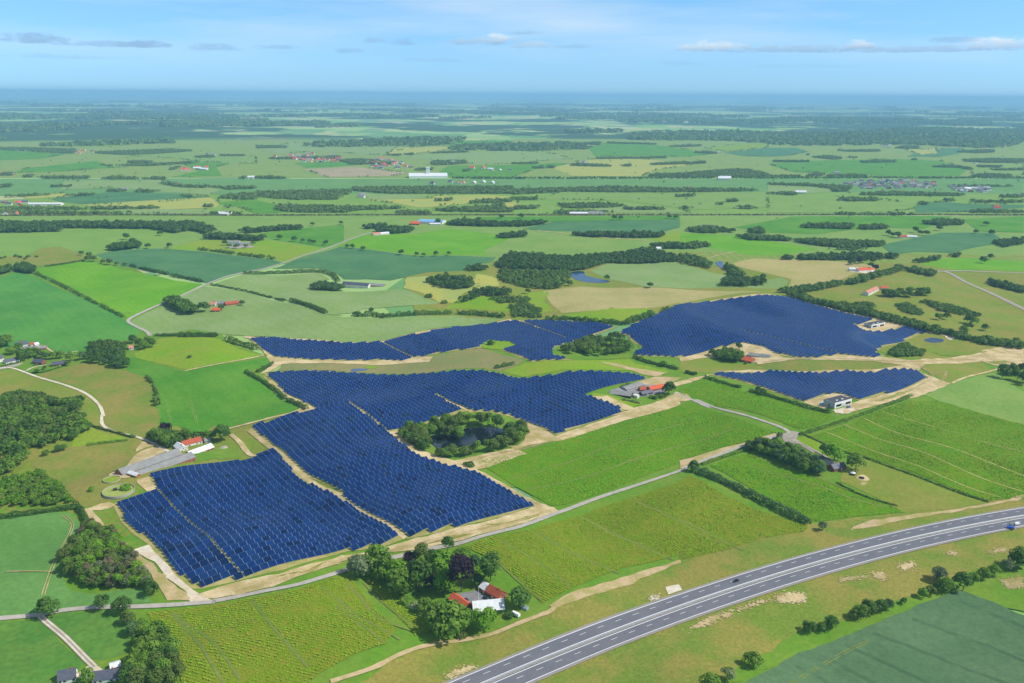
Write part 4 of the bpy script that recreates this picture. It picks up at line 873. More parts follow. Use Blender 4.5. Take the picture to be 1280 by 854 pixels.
TRUNK = {'broad': trunk_mesh(.62, .05), 'tall': trunk_mesh(.8, .045), 'conifer': trunk_mesh(.6, .04), 'shrub': trunk_mesh(.35, .035), 'column': trunk_mesh(.7, .035)}
def set_mat(o, mt):
    sl_ = o.material_slots[0]; sl_.link = 'OBJECT'; sl_.material = mt
TREES = []
def tree(x, y, r, kind='broad', leaf='mid', label='tree', cat='tree', group=None, parts=True, stretch=1.0, name=None, prio=1.0):
    TREES.append((r*prio/math.hypot(x, y), x, y, r*TREE_K, kind, leaf, label, cat, group, parts, stretch, name))
TREE_K = 1.22
def flush_trees():
    """the 300 trees that show largest become objects with trunk and crown; the rest is one mass"""
    T = sorted(TREES, key=lambda t: -t[0]); one, rest = [], []; cnt = {}
    for t in T:
        c = t[7]; cnt[c] = cnt.get(c, 0)+1
        (one if cnt[c] <= 300 else rest).append(t)
    labels = {}
    for _, x, y, r, kind, leaf, label, cat, group, parts, stretch, name in one:
        z = float(hz(x, y)); a = random.uniform(0, 6.28); nm = name or ('shrub' if kind == 'shrub' else 'tree')
        sc = (r, r, r*stretch*random.uniform(.92, 1.1))
        if parts:
            e = link(nm, None, None, (x, y, z), a, label, cat, group); e.scale = sc
            link('trunk', TRUNK[kind], e); c = link('crown', random.choice(PROTO[kind]), e); set_mat(c, LEAF[leaf])
        else:
            c = link(nm, random.choice(PROTO[('broad' if kind == 'tall' else kind)+'_m']), None, (x, y, z), a, label, cat, group); c.scale = sc; set_mat(c, LEAF[leaf])
    keys = list(LEAF); V, F, mi, o = [], [], [], 0
    arr = {}
    for k in ('broad_m', 'shrub_m'):
        arr[k] = []
        for me in PROTO[k]:
            co = np.empty(len(me.vertices)*3, np.float32); me.vertices.foreach_get('co', co); arr[k].append(co.reshape(-1, 3))
    for _, x, y, r, kind, leaf, label, cat, group, parts, stretch, name in rest:
        co = random.choice(arr['shrub_m' if kind == 'shrub' else 'broad_m']); a = random.uniform(0, 6.28); ca, sa = math.cos(a), math.sin(a)
        v = np.column_stack([(co[:, 0]*ca-co[:, 1]*sa)*r+x, (co[:, 0]*sa+co[:, 1]*ca)*r+y, co[:, 2]*r*random.uniform(.9, 1.12)+float(hz(x, y))])
        V.append(v); n = len(v)//4; F.append(np.arange(n*4).reshape(n, 4)+o); mi.append(np.full(n, keys.index(leaf))); o += len(v)
    print('TREES', len(one), len(rest))
    if V: link('tree_mass', mesh_np('tree_mass', np.concatenate(V), np.concatenate(F), [LEAF[k] for k in keys], np.concatenate(mi)), label='smaller trees filling the woods, groves and villages', cat='trees', kind='stuff')
def trees_at(s, leafs, label, group, kind='broad', rs=(5, 7), parts=True, cat='tree', stretch=1.0):
    for i, (x, y) in enumerate(G(s)):
        tree(x, y, random.uniform(*rs), kind if isinstance(kind, str) else random.choice(kind), random.choice(leafs), label, cat, group, parts, stretch)
def grove(s, leafs, label, group, rs=(4, 6.5), gap=1.25, kind=('broad', 'broad', 'broad', 'tall'), parts=True, stretch=1.0, maxn=120, prio=.7):
    """individual trees filling a footprint"""
    P = G(s); Pa = np.array(P); x0, y0 = Pa.min(0); x1, y1 = Pa.max(0); got = []
    for _ in range(6000):
        if len(got) >= maxn: break
        x, y = random.uniform(x0, x1), random.uniform(y0, y1); r = random.uniform(*rs)
        if not inside(P, np.array([x]), np.array([y]))[0]: continue
        if any((x-a)**2+(y-b)**2 < (gap*(r+q)/2)**2 for a, b, q in got): continue
        got.append((x, y, r))
    for x, y, r in got: tree(x, y, r, random.choice(kind), random.choice(leafs), label, 'tree', group, parts, stretch, prio=prio)
def hedge(s, w, h, leaf, label, size=.6, name='hedge', cover=1.7, gaps=0.0, cat='hedge', lump=.25):
    pl = np.array(densify(G(s), 1.5, False)); n = len(pl); t = np.gradient(pl, axis=0); L_ = np.linalg.norm(t, axis=1).sum(); t /= np.linalg.norm(t, axis=1)[:, None]+1e-9
    per = w*.8+2*h; m = int(L_*per*cover/(size*size*2.2))
    m = min(m, 9000)
    f = RNG.uniform(0, n-1, m); i = f.astype(int)
    if gaps:
        gph = np.sin(f*1.5/17.0+RNG.uniform(0, 6))+np.sin(f*1.5/7.3); keep = gph > -2+gaps*2; f, i = f[keep], i[keep]; m = len(f)
    c = pl[i]+(pl[np.minimum(i+1, n-1)]-pl[i])*(f-i)[:, None]; nn = np.column_stack([-t[i][:, 1], t[i][:, 0]])
    lumpv = 1+lump*np.sin(f*1.5/3.1+np.sin(f/9.0)*3)*np.sin(f*1.5/8.7)+RNG.normal(0, .05, m)
    a = RNG.uniform(-.15, np.pi+.15, m); rr = RNG.uniform(.8, 1.05, m)*lumpv
    off = np.cos(a)*w/2*rr; zz = np.maximum(.1, np.abs(np.sin(a))**.7*h*rr)
    C = np.column_stack([c+nn*off[:, None], hz(c[:, 0], c[:, 1])+zz])
    Nn = np.column_stack([nn*np.cos(a)[:, None], np.sin(a)])+RNG.normal(size=(m, 3))*.4; Nn /= np.linalg.norm(Nn, axis=1)[:, None]
    V, F = quads(C, Nn, size*RNG.uniform(.7, 1.3, m))
    return link(name, mesh_np(name, V, F, LEAF[leaf]), label=label, cat=cat)
def mass_trees(X, Y, Rr, nq, leafsz, hgt=1.7):
    """merged crowns for a wood that reads as one mass"""
    n = len(X); k = np.repeat(np.arange(n), nq); u = unit(n*nq); u[:, 2] = np.where(u[:, 2] < -.25, -u[:, 2], u[:, 2])
    rad = Rr[k]; H = (hgt*RNG.uniform(.8, 1.2, n))[k]
    C = np.column_stack([X[k]+u[:, 0]*rad*.95, Y[k]+u[:, 1]*rad*.95, hz(X, Y)[k]+rad*H*(.5+.5*u[:, 2])])
    Nn = u+RNG.normal(size=u.shape)*.35; Nn /= np.linalg.norm(Nn, axis=1)[:, None]
    return quads(C, Nn, rad*leafsz*RNG.uniform(.7, 1.3, len(k)))
def scatter(P, gap, jitter=.45):
    Pa = np.array(P); x0, y0 = Pa.min(0); x1, y1 = Pa.max(0)
    gx, gy = np.meshgrid(np.arange(x0, x1+gap, gap), np.arange(y0, y1+gap, gap)); gx = gx.ravel()+RNG.uniform(-jitter, jitter, gx.size)*gap; gy = gy.ravel()+RNG.uniform(-jitter, jitter, gy.size)*gap
    k = inside(P, gx, gy); return gx[k], gy[k]
def flatten(s, k):
    """the foot of a wood from its outline in the picture: the crowns stand up behind it"""
    pp = parse(s); yb = max(b for a, b in pp); return [to_ground(a, yb-(yb-b)*k) for a, b in pp]
def wood(name, polys, label, leaf='far', r=5.5, gap=1.25, nq=34, lz=.34, hgt=1.7, cat='wood', density=1.0, foot=1.0):
    V, F, o = [], [], 0
    for s in polys:
        P = flatten(s, foot)
        X, Y = scatter(P, r*gap)
        if len(X) > 12:
            e_ = poly_dist(X, Y, list(P)+[P[0]]); k = (e_ > r*.8) | (RNG.uniform(size=len(X)) < .6); X, Y = X[k], Y[k]
        if density < 1: k = RNG.uniform(size=len(X)) < density; X, Y = X[k], Y[k]
        if not len(X):
            c = np.mean(P, 0); X, Y = np.array([c[0]]), np.array([c[1]])
        v, f = mass_trees(X, Y, r*RNG.uniform(.55, 1.35, len(X)), nq, lz, hgt); V.append(v); F.append(f+o); o += len(v)
    return link(name, mesh_np(name, np.concatenate(V), np.concatenate(F), LEAF[leaf]), label=label, cat=cat, kind='stuff')

# ------------------------------------------------------------------ plantations: rows of low bushes (nobody could count them)
PL_A = mat('bush_leaf', (114, 162, 22), rgb2=(132, 152, 34), var=.1, vscale=.5, fine=.3, fscale=1.1, rough=.8, spec=.15)
PL_B = mat('bush_leaf_green', (92, 164, 14), rgb2=(124, 156, 32), var=.08, vscale=.5, fine=.28, fscale=1.1, rough=.8, spec=.15)
PLANT = [
('F 540,782 700,767 800,752 950,727 1100,697 1266,642 J 60,262 90,285 330,560 270,640 80,705 0,750 W 400,842 360,875 236,875 218,830 200,795 187,772', PL_A, 'plant_soil', -18, 'yellow-green bush rows of the bottom left plantation'),
('J 160,285 220,285 300,370 500,540 525,570 440,595 290,440', PL_A, 'plant_soil', -18, 'narrow strip of bush rows beside the farm trees'),
('G 510,228 700,187 820,152 1000,97 1266,22 H 40,8 100,35 250,85 355,120 300,140 150,175 0,225 G 1266,232 1150,275 1000,335 850,385 790,390 700,340 600,280', PL_B, 'plant_soil_b', 24, 'bright green bush rows of the plantation above the lane'),
('G 475,542 700,480 820,447 1000,387 1266,302 H 30,277 150,342 300,412 470,466 460,485 300,510 200,545 0,590 G 1266,570 1050,620 900,680 760,750 690,690 600,600', PL_A, 'plant_soil', -40, 'speckled bush rows of the front plantation below the lane'),
('H 110,243 200,207 265,200 430,262 560,312 760,387 830,415 640,430 520,448 470,445 300,350', PL_B, 'plant_soil_b', -42, 'green bush rows between the two tall hedges'),
('E 0,755 85,718 200,752 300,782 430,817 540,842 H 570,65 500,98 440,108 260,45 90,0 E 180,827 0,780', PL_B, 'plant_soil_b', 30, 'green bush rows in front of the small solar field'),
('H 475,137 620,92 850,7 940,3 1290,98 1290,365 1190,365 1140,373 900,283 680,208 600,192 560,178', PL_A, 'plant_soil_b', -42, 'wide bush rows of the plantation at the right edge'),
]
for s, mt, soil, ang, lb in PLANT:
    P = G(s); drape('plantation_soil', P, GM[soil], 2, 'soil of the '+lb)
    a = R(ang); cx, cy_ = np.mean(P, 0); ca, sa = math.cos(a), math.sin(a)
    ext = 420; rows = np.arange(-ext, ext, 2.4); along = np.arange(-ext, ext, 1.0)
    Rg, Ag = np.meshgrid(rows, along); Rg = Rg.ravel()+RNG.normal(0, .12, Rg.size); Ag = Ag.ravel()+RNG.uniform(-.4, .4, Ag.size)
    X = cx+Ag*ca-Rg*sa; Y = cy_+Ag*sa+Rg*ca; k = inside(P, X, Y); X, Y, Ag, Rg = X[k], Y[k], Ag[k], Rg[k]
    # thin and missing bushes in patches
    th = np.sin(X/23+np.sin(Y/31)*2)*np.sin(Y/19+1.3*np.sin(X/47)); k = RNG.uniform(size=len(X)) < np.clip(.78+.35*th, .3, 1); X, Y, th = X[k], Y[k], th[k]
    k = np.ones(len(X), bool)
    for pl, w in PLINES: k &= poly_dist(X, Y, pl) > w
    X, Y, th = X[k], Y[k], th[k]
    sz = RNG.uniform(.35, .72, len(X))*(1+.15*th)
    V, F, o = [], [], 0
    for q in range(2):
        C = np.column_stack([X+RNG.uniform(-.3, .3, len(X)), Y+RNG.uniform(-.3, .3, len(X)), hz(X, Y)+.42+sz*RNG.uniform(.3, .8, len(X))])
        Nn = RNG.normal(size=(len(X), 3))*.32+np.array([.25, -.1, .9]); Nn /= np.linalg.norm(Nn, axis=1)[:, None]
        v, f = quads(C, Nn, sz); V.append(v); F.append(f+o); o += len(v)
    link('bush_rows', mesh_np('bush_rows', np.concatenate(V), np.concatenate(F), mt), label=lb, cat='bushes', kind='stuff')

# ------------------------------------------------------------------ trees, near to far
# farm grove in the foreground: J x,y of the foot, radius in J pixels
JM = .148
for x, y, r, kd, lf, lb in [
 (132, 262, 60, 'broad', 'grey', 'silvery grey-green tree at the left end of the farm grove'), (165, 268, 34, 'broad', 'blue', 'small blue-green tree under the silvery tree'),
 (225, 240, 68, 'broad', 'mid', 'large green tree second from the left in the farm grove'), (268, 285, 62, 'broad', 'mid', 'green tree on the outer left side of the farm grove'),
 (335, 318, 72, 'broad', 'light', 'light green round tree in the left half of the farm grove'), (352, 368, 70, 'broad', 'mid', 'green tree at the lower left edge of the farm grove'),
 (455, 352, 78, 'broad', 'dark', 'big dark green round tree left of the small lawn'), (420, 212, 46, 'broad', 'purple', 'dark purple tree at the back of the farm grove'),
 (472, 205, 48, 'tall', 'olive', 'tall olive tree rising at the back of the farm grove'), (535, 205, 40, 'broad', 'dark', 'small dark tree behind the bright round one'),
 (592, 250, 66, 'broad', 'light', 'bright round tree in the middle of the farm grove'), (602, 350, 54, 'broad', 'light', 'bright tree between the two dark purple trees'),
 (690, 352, 74, 'tall', 'purple', 'big dark purple copper beech by the courtyard'), (545, 345, 48, 'broad', 'purple', 'dark purple tree beside the small lawn'),
 (615, 140, 38, 'tall', 'dark', 'dark tree at the lane behind the farm grove'), (690, 205, 50, 'broad', 'mid', 'green tree behind the copper beech'), (755, 225, 36, 'broad', 'blue', 'blue-green tree right of the copper beech top'),
 (778, 312, 40, 'shrub', 'dark', 'dark shrub behind the red-roofed house'), (770, 245, 26, 'shrub', 'light', 'light green shrub behind the dark conifer'),
 (850, 292, 58, 'tall', 'dark', 'dark dense yew-like tree beside the plantation'), (1005, 430, 52, 'broad', 'dark', 'dark round tree right of the red-roofed house'),
 (560, 560, 66, 'broad', 'mid', 'green tree at the lower left of the red barn'), (640, 600, 82, 'broad', 'mid', 'largest green tree in front of the red barn'), (705, 580, 48, 'broad', 'mid', 'green tree beside the white-roofed barn corner'),
 (575, 510, 56, 'broad', 'light', 'light green tree covering the red barn end'), (815, 555, 56, 'broad', 'light', 'bright green tree in front of the white-roofed barn'),
 (425, 445, 30, 'shrub', 'blossom', 'blossoming white shrub left of the small lawn'), (490, 470, 40, 'broad', 'mid', 'small green tree between lawn and plantation'), (385, 418, 30, 'shrub', 'mid', 'green shrub at the edge of the plantation'),
 (960, 490, 26, 'shrub', 'dark', 'dark shrub beside the white caravan'), (905, 475, 16, 'shrub', 'dark', 'small dark shrub at the barn gable'), (690, 605, 24, 'shrub', 'olive', 'olive shrub beside the sandy track')]:
    gx, gy = to_ground(*parse('J %d,%d' % (x, y))[0]); tree(gx, gy, r*JM*.95, kd, lf, lb, 'shrub' if kd == 'shrub' else 'tree', 'trees around the foreground farm', stretch=.95)
# single trees along the bottom left lane and hedge
for s, r, lf, lb in [('I 245,520', 6.6, 'dark', 'dark round tree where the farm drive meets the lane'), ('I 513,482', 4.6, 'dark', 'smaller dark tree beside the lane'), ('I 612,508', 5.6, 'dark', 'dark tree at the bend of the lane'),
                     ('I 640,560', 4.4, 'olive', 'olive tree below the bend of the lane'), ('I 662,610', 4.8, 'blue', 'blue-green tree in the leafy row'), ('I 700,600', 4.8, 'mid', 'green tree in the leafy row beside the plantation'),
                     ('I 680,660', 3.6, 'dark', 'small dark tree at the edge of the grass field'), ('I 440,850', 4.2, 'mid', 'green tree in front of the slate-roofed farmhouse'), ('I 760,415', 4.6, 'dark', 'dark round tree beside the sandy strip'), ('I 735,385', 3.6, 'dark', 'smaller dark tree beside the sandy strip')]:
    tree(*G(s)[0], r, 'broad', lf, lb, 'tree', 'trees along the bottom left lane')
grove('I 720,640 790,600 850,680 880,780 920,870 640,880 650,800 690,730', ['mid', 'mid', 'olive', 'dark'], 'green tree in the dense clump right of the slate-roofed farmhouse', 'dense clump by the slate-roofed farmhouse', (4, 6), 1.15)
grove('F 240,585 340,500 420,520 430,560 350,600 300,650 250,655', ['mid', 'olive', 'light', 'mid'], 'green tree in the left part of the copse by the gravel apron', 'copse by the gravel apron', (3.6, 5), 1.15)
grove('F 430,540 480,570 530,650 540,690 440,690 330,690 290,670 400,600', ['olive', 'brown', 'grey', 'light', 'olive'], 'olive or brownish tree in the right part of the copse by the gravel apron', 'copse by the gravel apron', (3.2, 4.6), 1.15)
grove('F 320,470 380,490 420,500 430,530 360,530 300,500', ['brown', 'olive'], 'bare-looking brownish tree at the top of the copse', 'copse by the gravel apron', (3, 4.2), 1.2)
# big wood at the left edge
grove('F -60,40 120,50 240,45 320,75 330,110 270,150 200,165 110,190 80,235 0,290 -60,300', ['mid', 'dark', 'olive', 'dark', 'mid'], 'tree in the big dark wood at the left edge', 'big wood at the left edge', (4.0, 5.8), .95, maxn=170, prio=.01)
grove('C 20,790 100,785 200,810 290,845 F 300,10 150,30 0,40', ['olive', 'mid', 'dark'], 'tree at the upper rim of the big wood at the left edge', 'big wood at the left edge', (3.8, 5.2), .95, maxn=110, prio=.01)
grove('F 260,105 320,100 325,112 270,140', ['mid', 'light'], 'bright tree at the right corner of the big left wood', 'big wood at the left edge', (4, 5), 1.2)
grove('F -30,310 150,275 230,335 270,385 150,392 0,395', ['mid', 'light', 'mid'], 'light green young tree in the thicket below the big wood', 'thicket below the big wood', (2.4, 3.6), 1.1, maxn=110, prio=.01)
hedge('F -20,440 90,425 180,412 280,400', 5, 4.5, 'dark', 'dark hedge along the top of the mid-green field at left')
hedge('F 275,385 300,415 318,455 330,470', 5, 4.5, 'dark', 'short dark hedge bending down beside the bare patch')
hedge('F 330,95 400,115 470,135 500,140', 3, 2.6, 'dark', 'low hedge above the small green paddock')
hedge('F 320,168 400,158 470,150', 3, 2.4, 'mid', 'low hedge below the small green paddock')
trees_at('F 170,205 215,190 235,185', ['mid', 'dark'], 'small round tree below the paddock hedge', 'small trees by the paddock', rs=(3, 4))
tree(*G('F 340,335')[0], 3.0, 'shrub', 'light', 'light green bush beside the round tank', 'shrub'); tree(*G('F 405,515')[0], 2.6, 'shrub', 'blue', 'blue-green bush left of the solar corner', 'shrub')
# grove by the long barn
grove('K 345,215 400,190 520,200 640,215 720,215 760,225 640,245 560,290 520,300 440,262', ['dark', 'mid', 'dark'], 'dark green tree in the grove behind the long barn', 'grove behind the long barn', (4.6, 6.2), 1.15)
tree(*G('K 480,165')[0], 6.0, 'broad', 'purple', 'dark purple tree in the grove behind the long barn', 'tree', 'grove behind the long barn')
tree(*G('K 975,222')[0], 8.2, 'broad', 'dark', 'big dark round tree right of the white barn roof', 'tree')
trees_at('K 800,222 850,218 885,215', ['dark', 'mid'], 'dark tree between the red roof and the big round tree', 'grove behind the long barn', rs=(4, 5.4))
# pond ring
pond_l = ['mid', 'olive', 'mid', 'dark', 'olive']
for s, lb, n_, rs in [('L 140,400 200,360 260,400 330,430 360,480 300,500 220,480 150,440', 'tree at the left end of the pond ring', 14, (4.5, 6)), ('L 290,400 420,340 560,320 700,310 860,320 960,330 960,352 880,350 640,350 500,400 400,405 340,420', 'tree on the far bank of the pond', 17, (5, 7)),
                      ('L 1000,420 1080,370 1140,380 1120,440 1050,490 1010,500', 'tree at the right end of the pond ring', 9, (5.5, 7)), ('L 240,490 350,490 440,545 540,570 640,560 760,540 870,520 1000,490 1010,505 860,540 700,570 560,590 480,595 340,560', 'tree on the near bank of the pond', 16, (4.4, 6)),
                      ('L 500,440 560,420 630,440 620,455 530,455', 'tree on the small island in the pond', 3, (5, 6))]:
    grove(s, pond_l, lb, 'trees around the pond', rs, 1.12, maxn=n_)
drape('pond', catmull(G('L 350,440 420,405 520,395 640,360 760,350 900,352 990,380 985,410 950,460 880,490 740,490 640,500 540,525 470,535 400,500'), 3, True), water, 3, 'dark still pond ringed by trees in the central solar field')
tree(*G('L 690,660')[0], 4.2, 'shrub', 'dark', 'lone bush at the sandy fork below the pond', 'shrub'); tree(*G('L 655,650')[0], 2.6, 'shrub', 'mid', 'small bush left of the lone bush at the sandy fork', 'shrub')
drape('puddle', catmull(G('L 440,500 480,475 520,490 500,515 460,525'), 3, True), water, 4, 'open end of the pond reflecting the sky')
# grove beside the upper right solar field
grove('D 815,620 850,600 960,575 1040,570 1080,590 1085,615 1030,630 900,635', ['dark', 'mid', 'mid', 'olive'], 'tree in the oval grove between the upper solar fields', 'oval grove between the upper solar fields', (4.4, 6.2), 1.1, maxn=60)
drape('pasture', G('D 780,612 830,600 900,640 1080,632 1130,605 1110,590 1120,615 1080,640 880,650 800,632'), GM['grass'], 3, 'grass rim of the oval grove')
tree(*G('D 572,592')[0], 5.5, 'shrub', 'dark', 'dark round bush in the notch of the upper solar strip', 'shrub'); drape('pasture', G('D 525,585 560,575 640,575 662,595 615,612 540,605'), GM['lime'], 3, 'small green notch in the upper solar strip')
hedge('D 585,680 620,672 655,665', 5, 4.5, 'dark', 'short dark hedge behind the central solar field', lump=.4)
hedge('D 1095,640 1150,660 1210,672 1258,685', 5, 4.5, 'dark', 'dark hedge behind the grey-roofed farm')
tree(*G('M 712,145')[0], 4.2, 'tall', 'mid', 'tall tree standing in the hedge behind the grey-roofed farm')
# farm at M
tree(*G('M 765,425')[0], 7.0, 'broad', 'dark', 'big dark tree at the right end of the grey-roofed farm'); trees_at('M 590,460 640,470 690,455 730,450', ['mid', 'olive', 'light'], 'garden bush in front of the grey-roofed farm', 'garden bushes of the grey-roofed farm', 'shrub', (2.4, 3.6), cat='shrub')
hedge('M 290,355 340,335 385,325', 3, 2.4, 'mid', 'small hedge behind the big grey barn'); hedge('M 300,480 400,500 480,520', 3, 2.2, 'grey', 'grey-green scrub in front of the big grey barn', lump=.5)
hedge('M 935,210 980,222 1040,235', 5, 4.2, 'dark', 'short thick hedge right of the brown yard')
hedge('E 90,715 140,730 190,745 225,752', 5, 4, 'dark', 'dark hedge along the small solar field, left piece'); hedge('E 255,765 300,775 400,805 480,830 555,845', 5, 4.2, 'dark', 'dark hedge along the small solar field, right piece')
trees_at('E 290,770 305,778', ['dark'], 'dark tree standing up from the hedge by the small solar field', 'trees in the solar hedge', rs=(3.6, 4.4))
hedge('E 20,697 45,700 60,703', 4.5, 3.6, 'dark', 'small dark hedge piece at the left of the small solar field')
# orange-roofed farm
grove('N 40,105 90,90 150,95 200,120 190,140 120,140 60,120', ['dark', 'mid'], 'dark tree in the clump beside the orange-roofed farm', 'clump beside the orange-roofed farm', (4, 5.4), 1.1); tree(*G('N 187,72')[0], 4.2, 'broad', 'dark', 'single tree behind the orange-roofed farm')
tree(*G('N 220,150')[0], 2.4, 'shrub', 'dark', 'small bush in front of the orange-roofed farm', 'shrub')
wood('scrub', ['E 760,625 830,590 860,610 900,615 890,635 800,640'], 'grey-green willow scrub right of the solar field', 'far', 3.2, 1.0, 40, .34, 1.3, 'scrub')
# tall hedges between the plantations
hedge('H 45,262 110,285 200,325 300,375 400,425 475,460', 7, 6.5, 'blue', 'tall blue-green hedge between the front and middle plantations', .8); trees_at('H 48,262', ['dark'], 'dark round tree at the upper end of the tall hedge', 'hedge end tree', rs=(4.6, 5))
hedge('H 80,240 150,215 240,185 290,170', 4, 2.6, 'mid', 'low green hedge at the top of the middle plantation')
grove('H 250,170 300,165 360,185 430,205 490,240 525,268 510,280 470,270 400,240 300,200 255,190', ['blue', 'dark', 'blue', 'mid'], 'dark tree in the long grove left of the slate-roofed house', 'long grove left of the slate-roofed house', (4.2, 5.6), 1.05, maxn=60)
trees_at('O 660,290', ['light'], 'large bright tree behind the slate-roofed house', 'trees at the slate-roofed house', rs=(8.4, 8.5)); trees_at('O 545,240', ['dark'], 'narrow dark tree left of the large bright tree', 'trees at the slate-roofed house', 'tall', (4.4, 4.6)); trees_at('O 875,385', ['mid'], 'round green tree right of the slate-roofed house', 'trees at the slate-roofed house', rs=(8, 8.1))
trees_at('O 115,75', ['grey'], 'small grey tree at the gravel turning place', 'small tree at the turning place', rs=(3.2, 3.3)); trees_at('H 525,482', ['grey'], 'small grey tree alone at the lower plantation corner', 'lone tree', rs=(3.6, 3.7))
hedge('H 575,305 640,340 720,370 800,392', 2, 1.5, 'dark', 'low dark hedge between middle plantation and garden'); hedge('H 590,190 680,215 790,255 900,295 1030,345 1135,378', 2.2, 1.8, 'dark', 'low dark hedge between garden and right plantation')
hedge('H 440,130 520,105 600,80 700,45 790,10 850,-15', 5, 2.6, 'mid', 'long low hedge from the lane up to the transformer building'); hedge('H 445,122 480,140 540,168', 1.6, 1.6, 'grey', 'pale hedge along the small lawn')
# right edge trees and bottom right row
trees_at('E 1185,715 1215,705 1240,725 1262,700 1275,735', ['dark', 'mid', 'olive'], 'large tree in the clump at the right edge', 'clump at the right edge', rs=(6.5, 8.5)); trees_at('E 1262,742', ['dark'], 'tall dark narrow tree at the right edge', 'clump at the right edge', 'tall', (5, 5.2))
for s, r, lf, lb in [('B 595,680', 5.6, 'grey', 'grey-green tree at the left end of the clump below the motorway'), ('B 650,765', 5.6, 'mid', 'green tree in the clump below the motorway'), ('B 790,760', 6.4, 'dark', 'dark tree in the clump below the motorway'), ('B 590,765', 3.6, 'dark', 'small dark tree low in the clump below the motorway'),
                     ('B 870,695', 3.8, 'mid', 'small tree right of the dark tree below the motorway'), ('B 950,665', 4.2, 'mid', 'green bush tree left of the rising group below the motorway'), ('B 1040,640', 4.4, 'mid', 'green bush tree right of the pair below the motorway'), ('B 1150,590', 4.4, 'grey', 'grey tree at the foot of the tall group at right'),
                     ('B 1230,570', 7.2, 'mid', 'tall tree at the right edge below the motorway'), ('B 470,815', 3.4, 'mid', 'low bush left of the clump below the motorway'), ('B 530,795', 3.6, 'olive', 'low olive bush beside the clump below the motorway'),
                     ('H 665,800', 4.8, 'mid', 'left tree of the middle hedge group at bottom right'), ('H 695,785', 5.0, 'dark', 'second tree of the middle hedge group at bottom right'), ('H 735,778', 4.4, 'dark', 'third tree of the middle hedge group at bottom right'), ('H 765,768', 3.4, 'blue', 'right small tree of the middle hedge group at bottom right'),
                     ('H 640,805', 3.6, 'olive', 'olive bush at the left of the middle hedge group'), ('H 555,840', 4.6, 'dark', 'dark tree at the right of the bottom hedge group'), ('H 520,852', 3.2, 'dark', 'small tree in the bottom hedge group'), ('W 1011,790', 4.2, 'dark', 'dark tree between the hedge groups'), ('H 822,752', 2.2, 'dark', 'tiny bush between the hedge groups'),
                     ('W 940,834', 5.2, 'mid', 'green tree left of the dark one in the bottom hedge group'), ('W 908,850', 4.2, 'blossom', 'pale blossoming bush in the bottom hedge group'), ('W 886,866', 6.0, 'mid', 'big green tree at the bottom edge'), ('W 1270,708', 5, 'dark', 'dark tree at the right edge of the hedge row')]:
    tree(*G(s)[0], r, 'broad', lf, lb, 'tree', 'hedge trees at bottom right')
# left middle distance
grove('C 275,658 330,632 400,620 455,618 475,685 400,672 330,655', ['dark', 'dark', 'blue'], 'dark tree in the belt below the lane bend', 'belt below the lane bend', (4.2, 5.6), 1.05, maxn=40)
grove('C 335,600 400,595 460,605 430,625 350,625', ['dark', 'olive'], 'tree at the upper side of the belt below the lane bend', 'belt below the lane bend', (4, 5.4), 1.1)
trees_at('C 490,585 515,600 545,590 560,600 530,608', ['dark', 'mid'], 'tree hiding the small house at the lane bend', 'trees at the lane bend', rs=(4.6, 6.2))
hedge('C 570,560 640,560 660,558', 5, 4, 'dark', 'low hedge at the lane bend'); hedge('C 660,562 720,562 800,562', 8, 6.5, 'dark', 'thick hedge above the lime pasture')
hedge('C 835,575 870,590 930,605 945,612', 9, 7.5, 'mid', 'thick rounded hedge at the left tip of the upper solar strip', .9); tree(*G('C 697,640')[0], 3.0, 'shrub', 'dark', 'lone dark bush in the lime pasture', 'shrub')
hedge('C 905,695 960,725 1020,765 1060,800 1130,832', 5, 4.6, 'dark', 'long dark hedge left of the central solar field', gaps=.1); hedge('C 945,695 985,675 1005,660', 4, 4, 'dark', 'short hedge above the sandy path corner')
hedge('C 540,712 560,735 572,760 585,815', 4, 3.4, 'olive', 'thin hedge at the left of the bright grass field', gaps=.35, lump=.6); trees_at('C 572,800 578,815', ['mid'], 'small tree in the thin hedge', 'trees in the thin hedge', rs=(3, 4))
hedge('C 130,330 200,362 270,398 340,435 400,465 455,492', 5, 5, 'dark', 'diagonal hedge between the two large green fields', gaps=.3, lump=.5)
hedge('C 480,302 560,322 620,335', 5, 5, 'dark', 'hedge between bright field and barley, left piece', gaps=.25, lump=.5); hedge('C 630,340 690,350 745,362', 6, 6, 'dark', 'hedge between bright field and barley, right piece', lump=.4)
hedge('C 775,372 850,385 930,402 1000,420 1050,432', 4, 3.2, 'dark', 'thin curved hedge between the sage fields', gaps=.2, lump=.5); hedge('C 1070,432 1130,448 1200,478', 7, 6, 'dark', 'thick curved hedge end between the sage fields')
hedge('C 895,332 1000,330 1120,325 1190,325 1230,340 1245,360', 9, 6, 'dark', 'arched dark hedge around the sage field'); grove('C 1150,385 1180,375 1230,382 1266,390 1240,395 1160,392', ['dark', 'blue'], 'dark tree beside the dark-roofed farm', 'trees at the dark-roofed farm', (4.5, 6), 1.1, parts=False)
trees_at('C 845,236 870,238 905,236 932,226 828,226', ['dark', 'mid'], 'dark tree close around the grey farm at the lime field', 'trees at the lime field farm', rs=(5, 7), parts=False)
grove('C 610,440 650,435 700,460 725,478 680,482 630,455', ['dark', 'dark', 'mid'], 'dark tree in the clump left of the red barn', 'clump left of the red barn', (6, 8), 1.05, parts=False)
for s, r, lb in [('C 750,470', 8.5, 'tall dark tree standing by the red barn'), ('C 892,447', 4.6, 'small round tree right of the red barn'), ('C 815,465', 4.6, 'bush between the red house and the barn')]: tree(*G(s)[0], r, 'broad', 'dark', lb, parts=False)
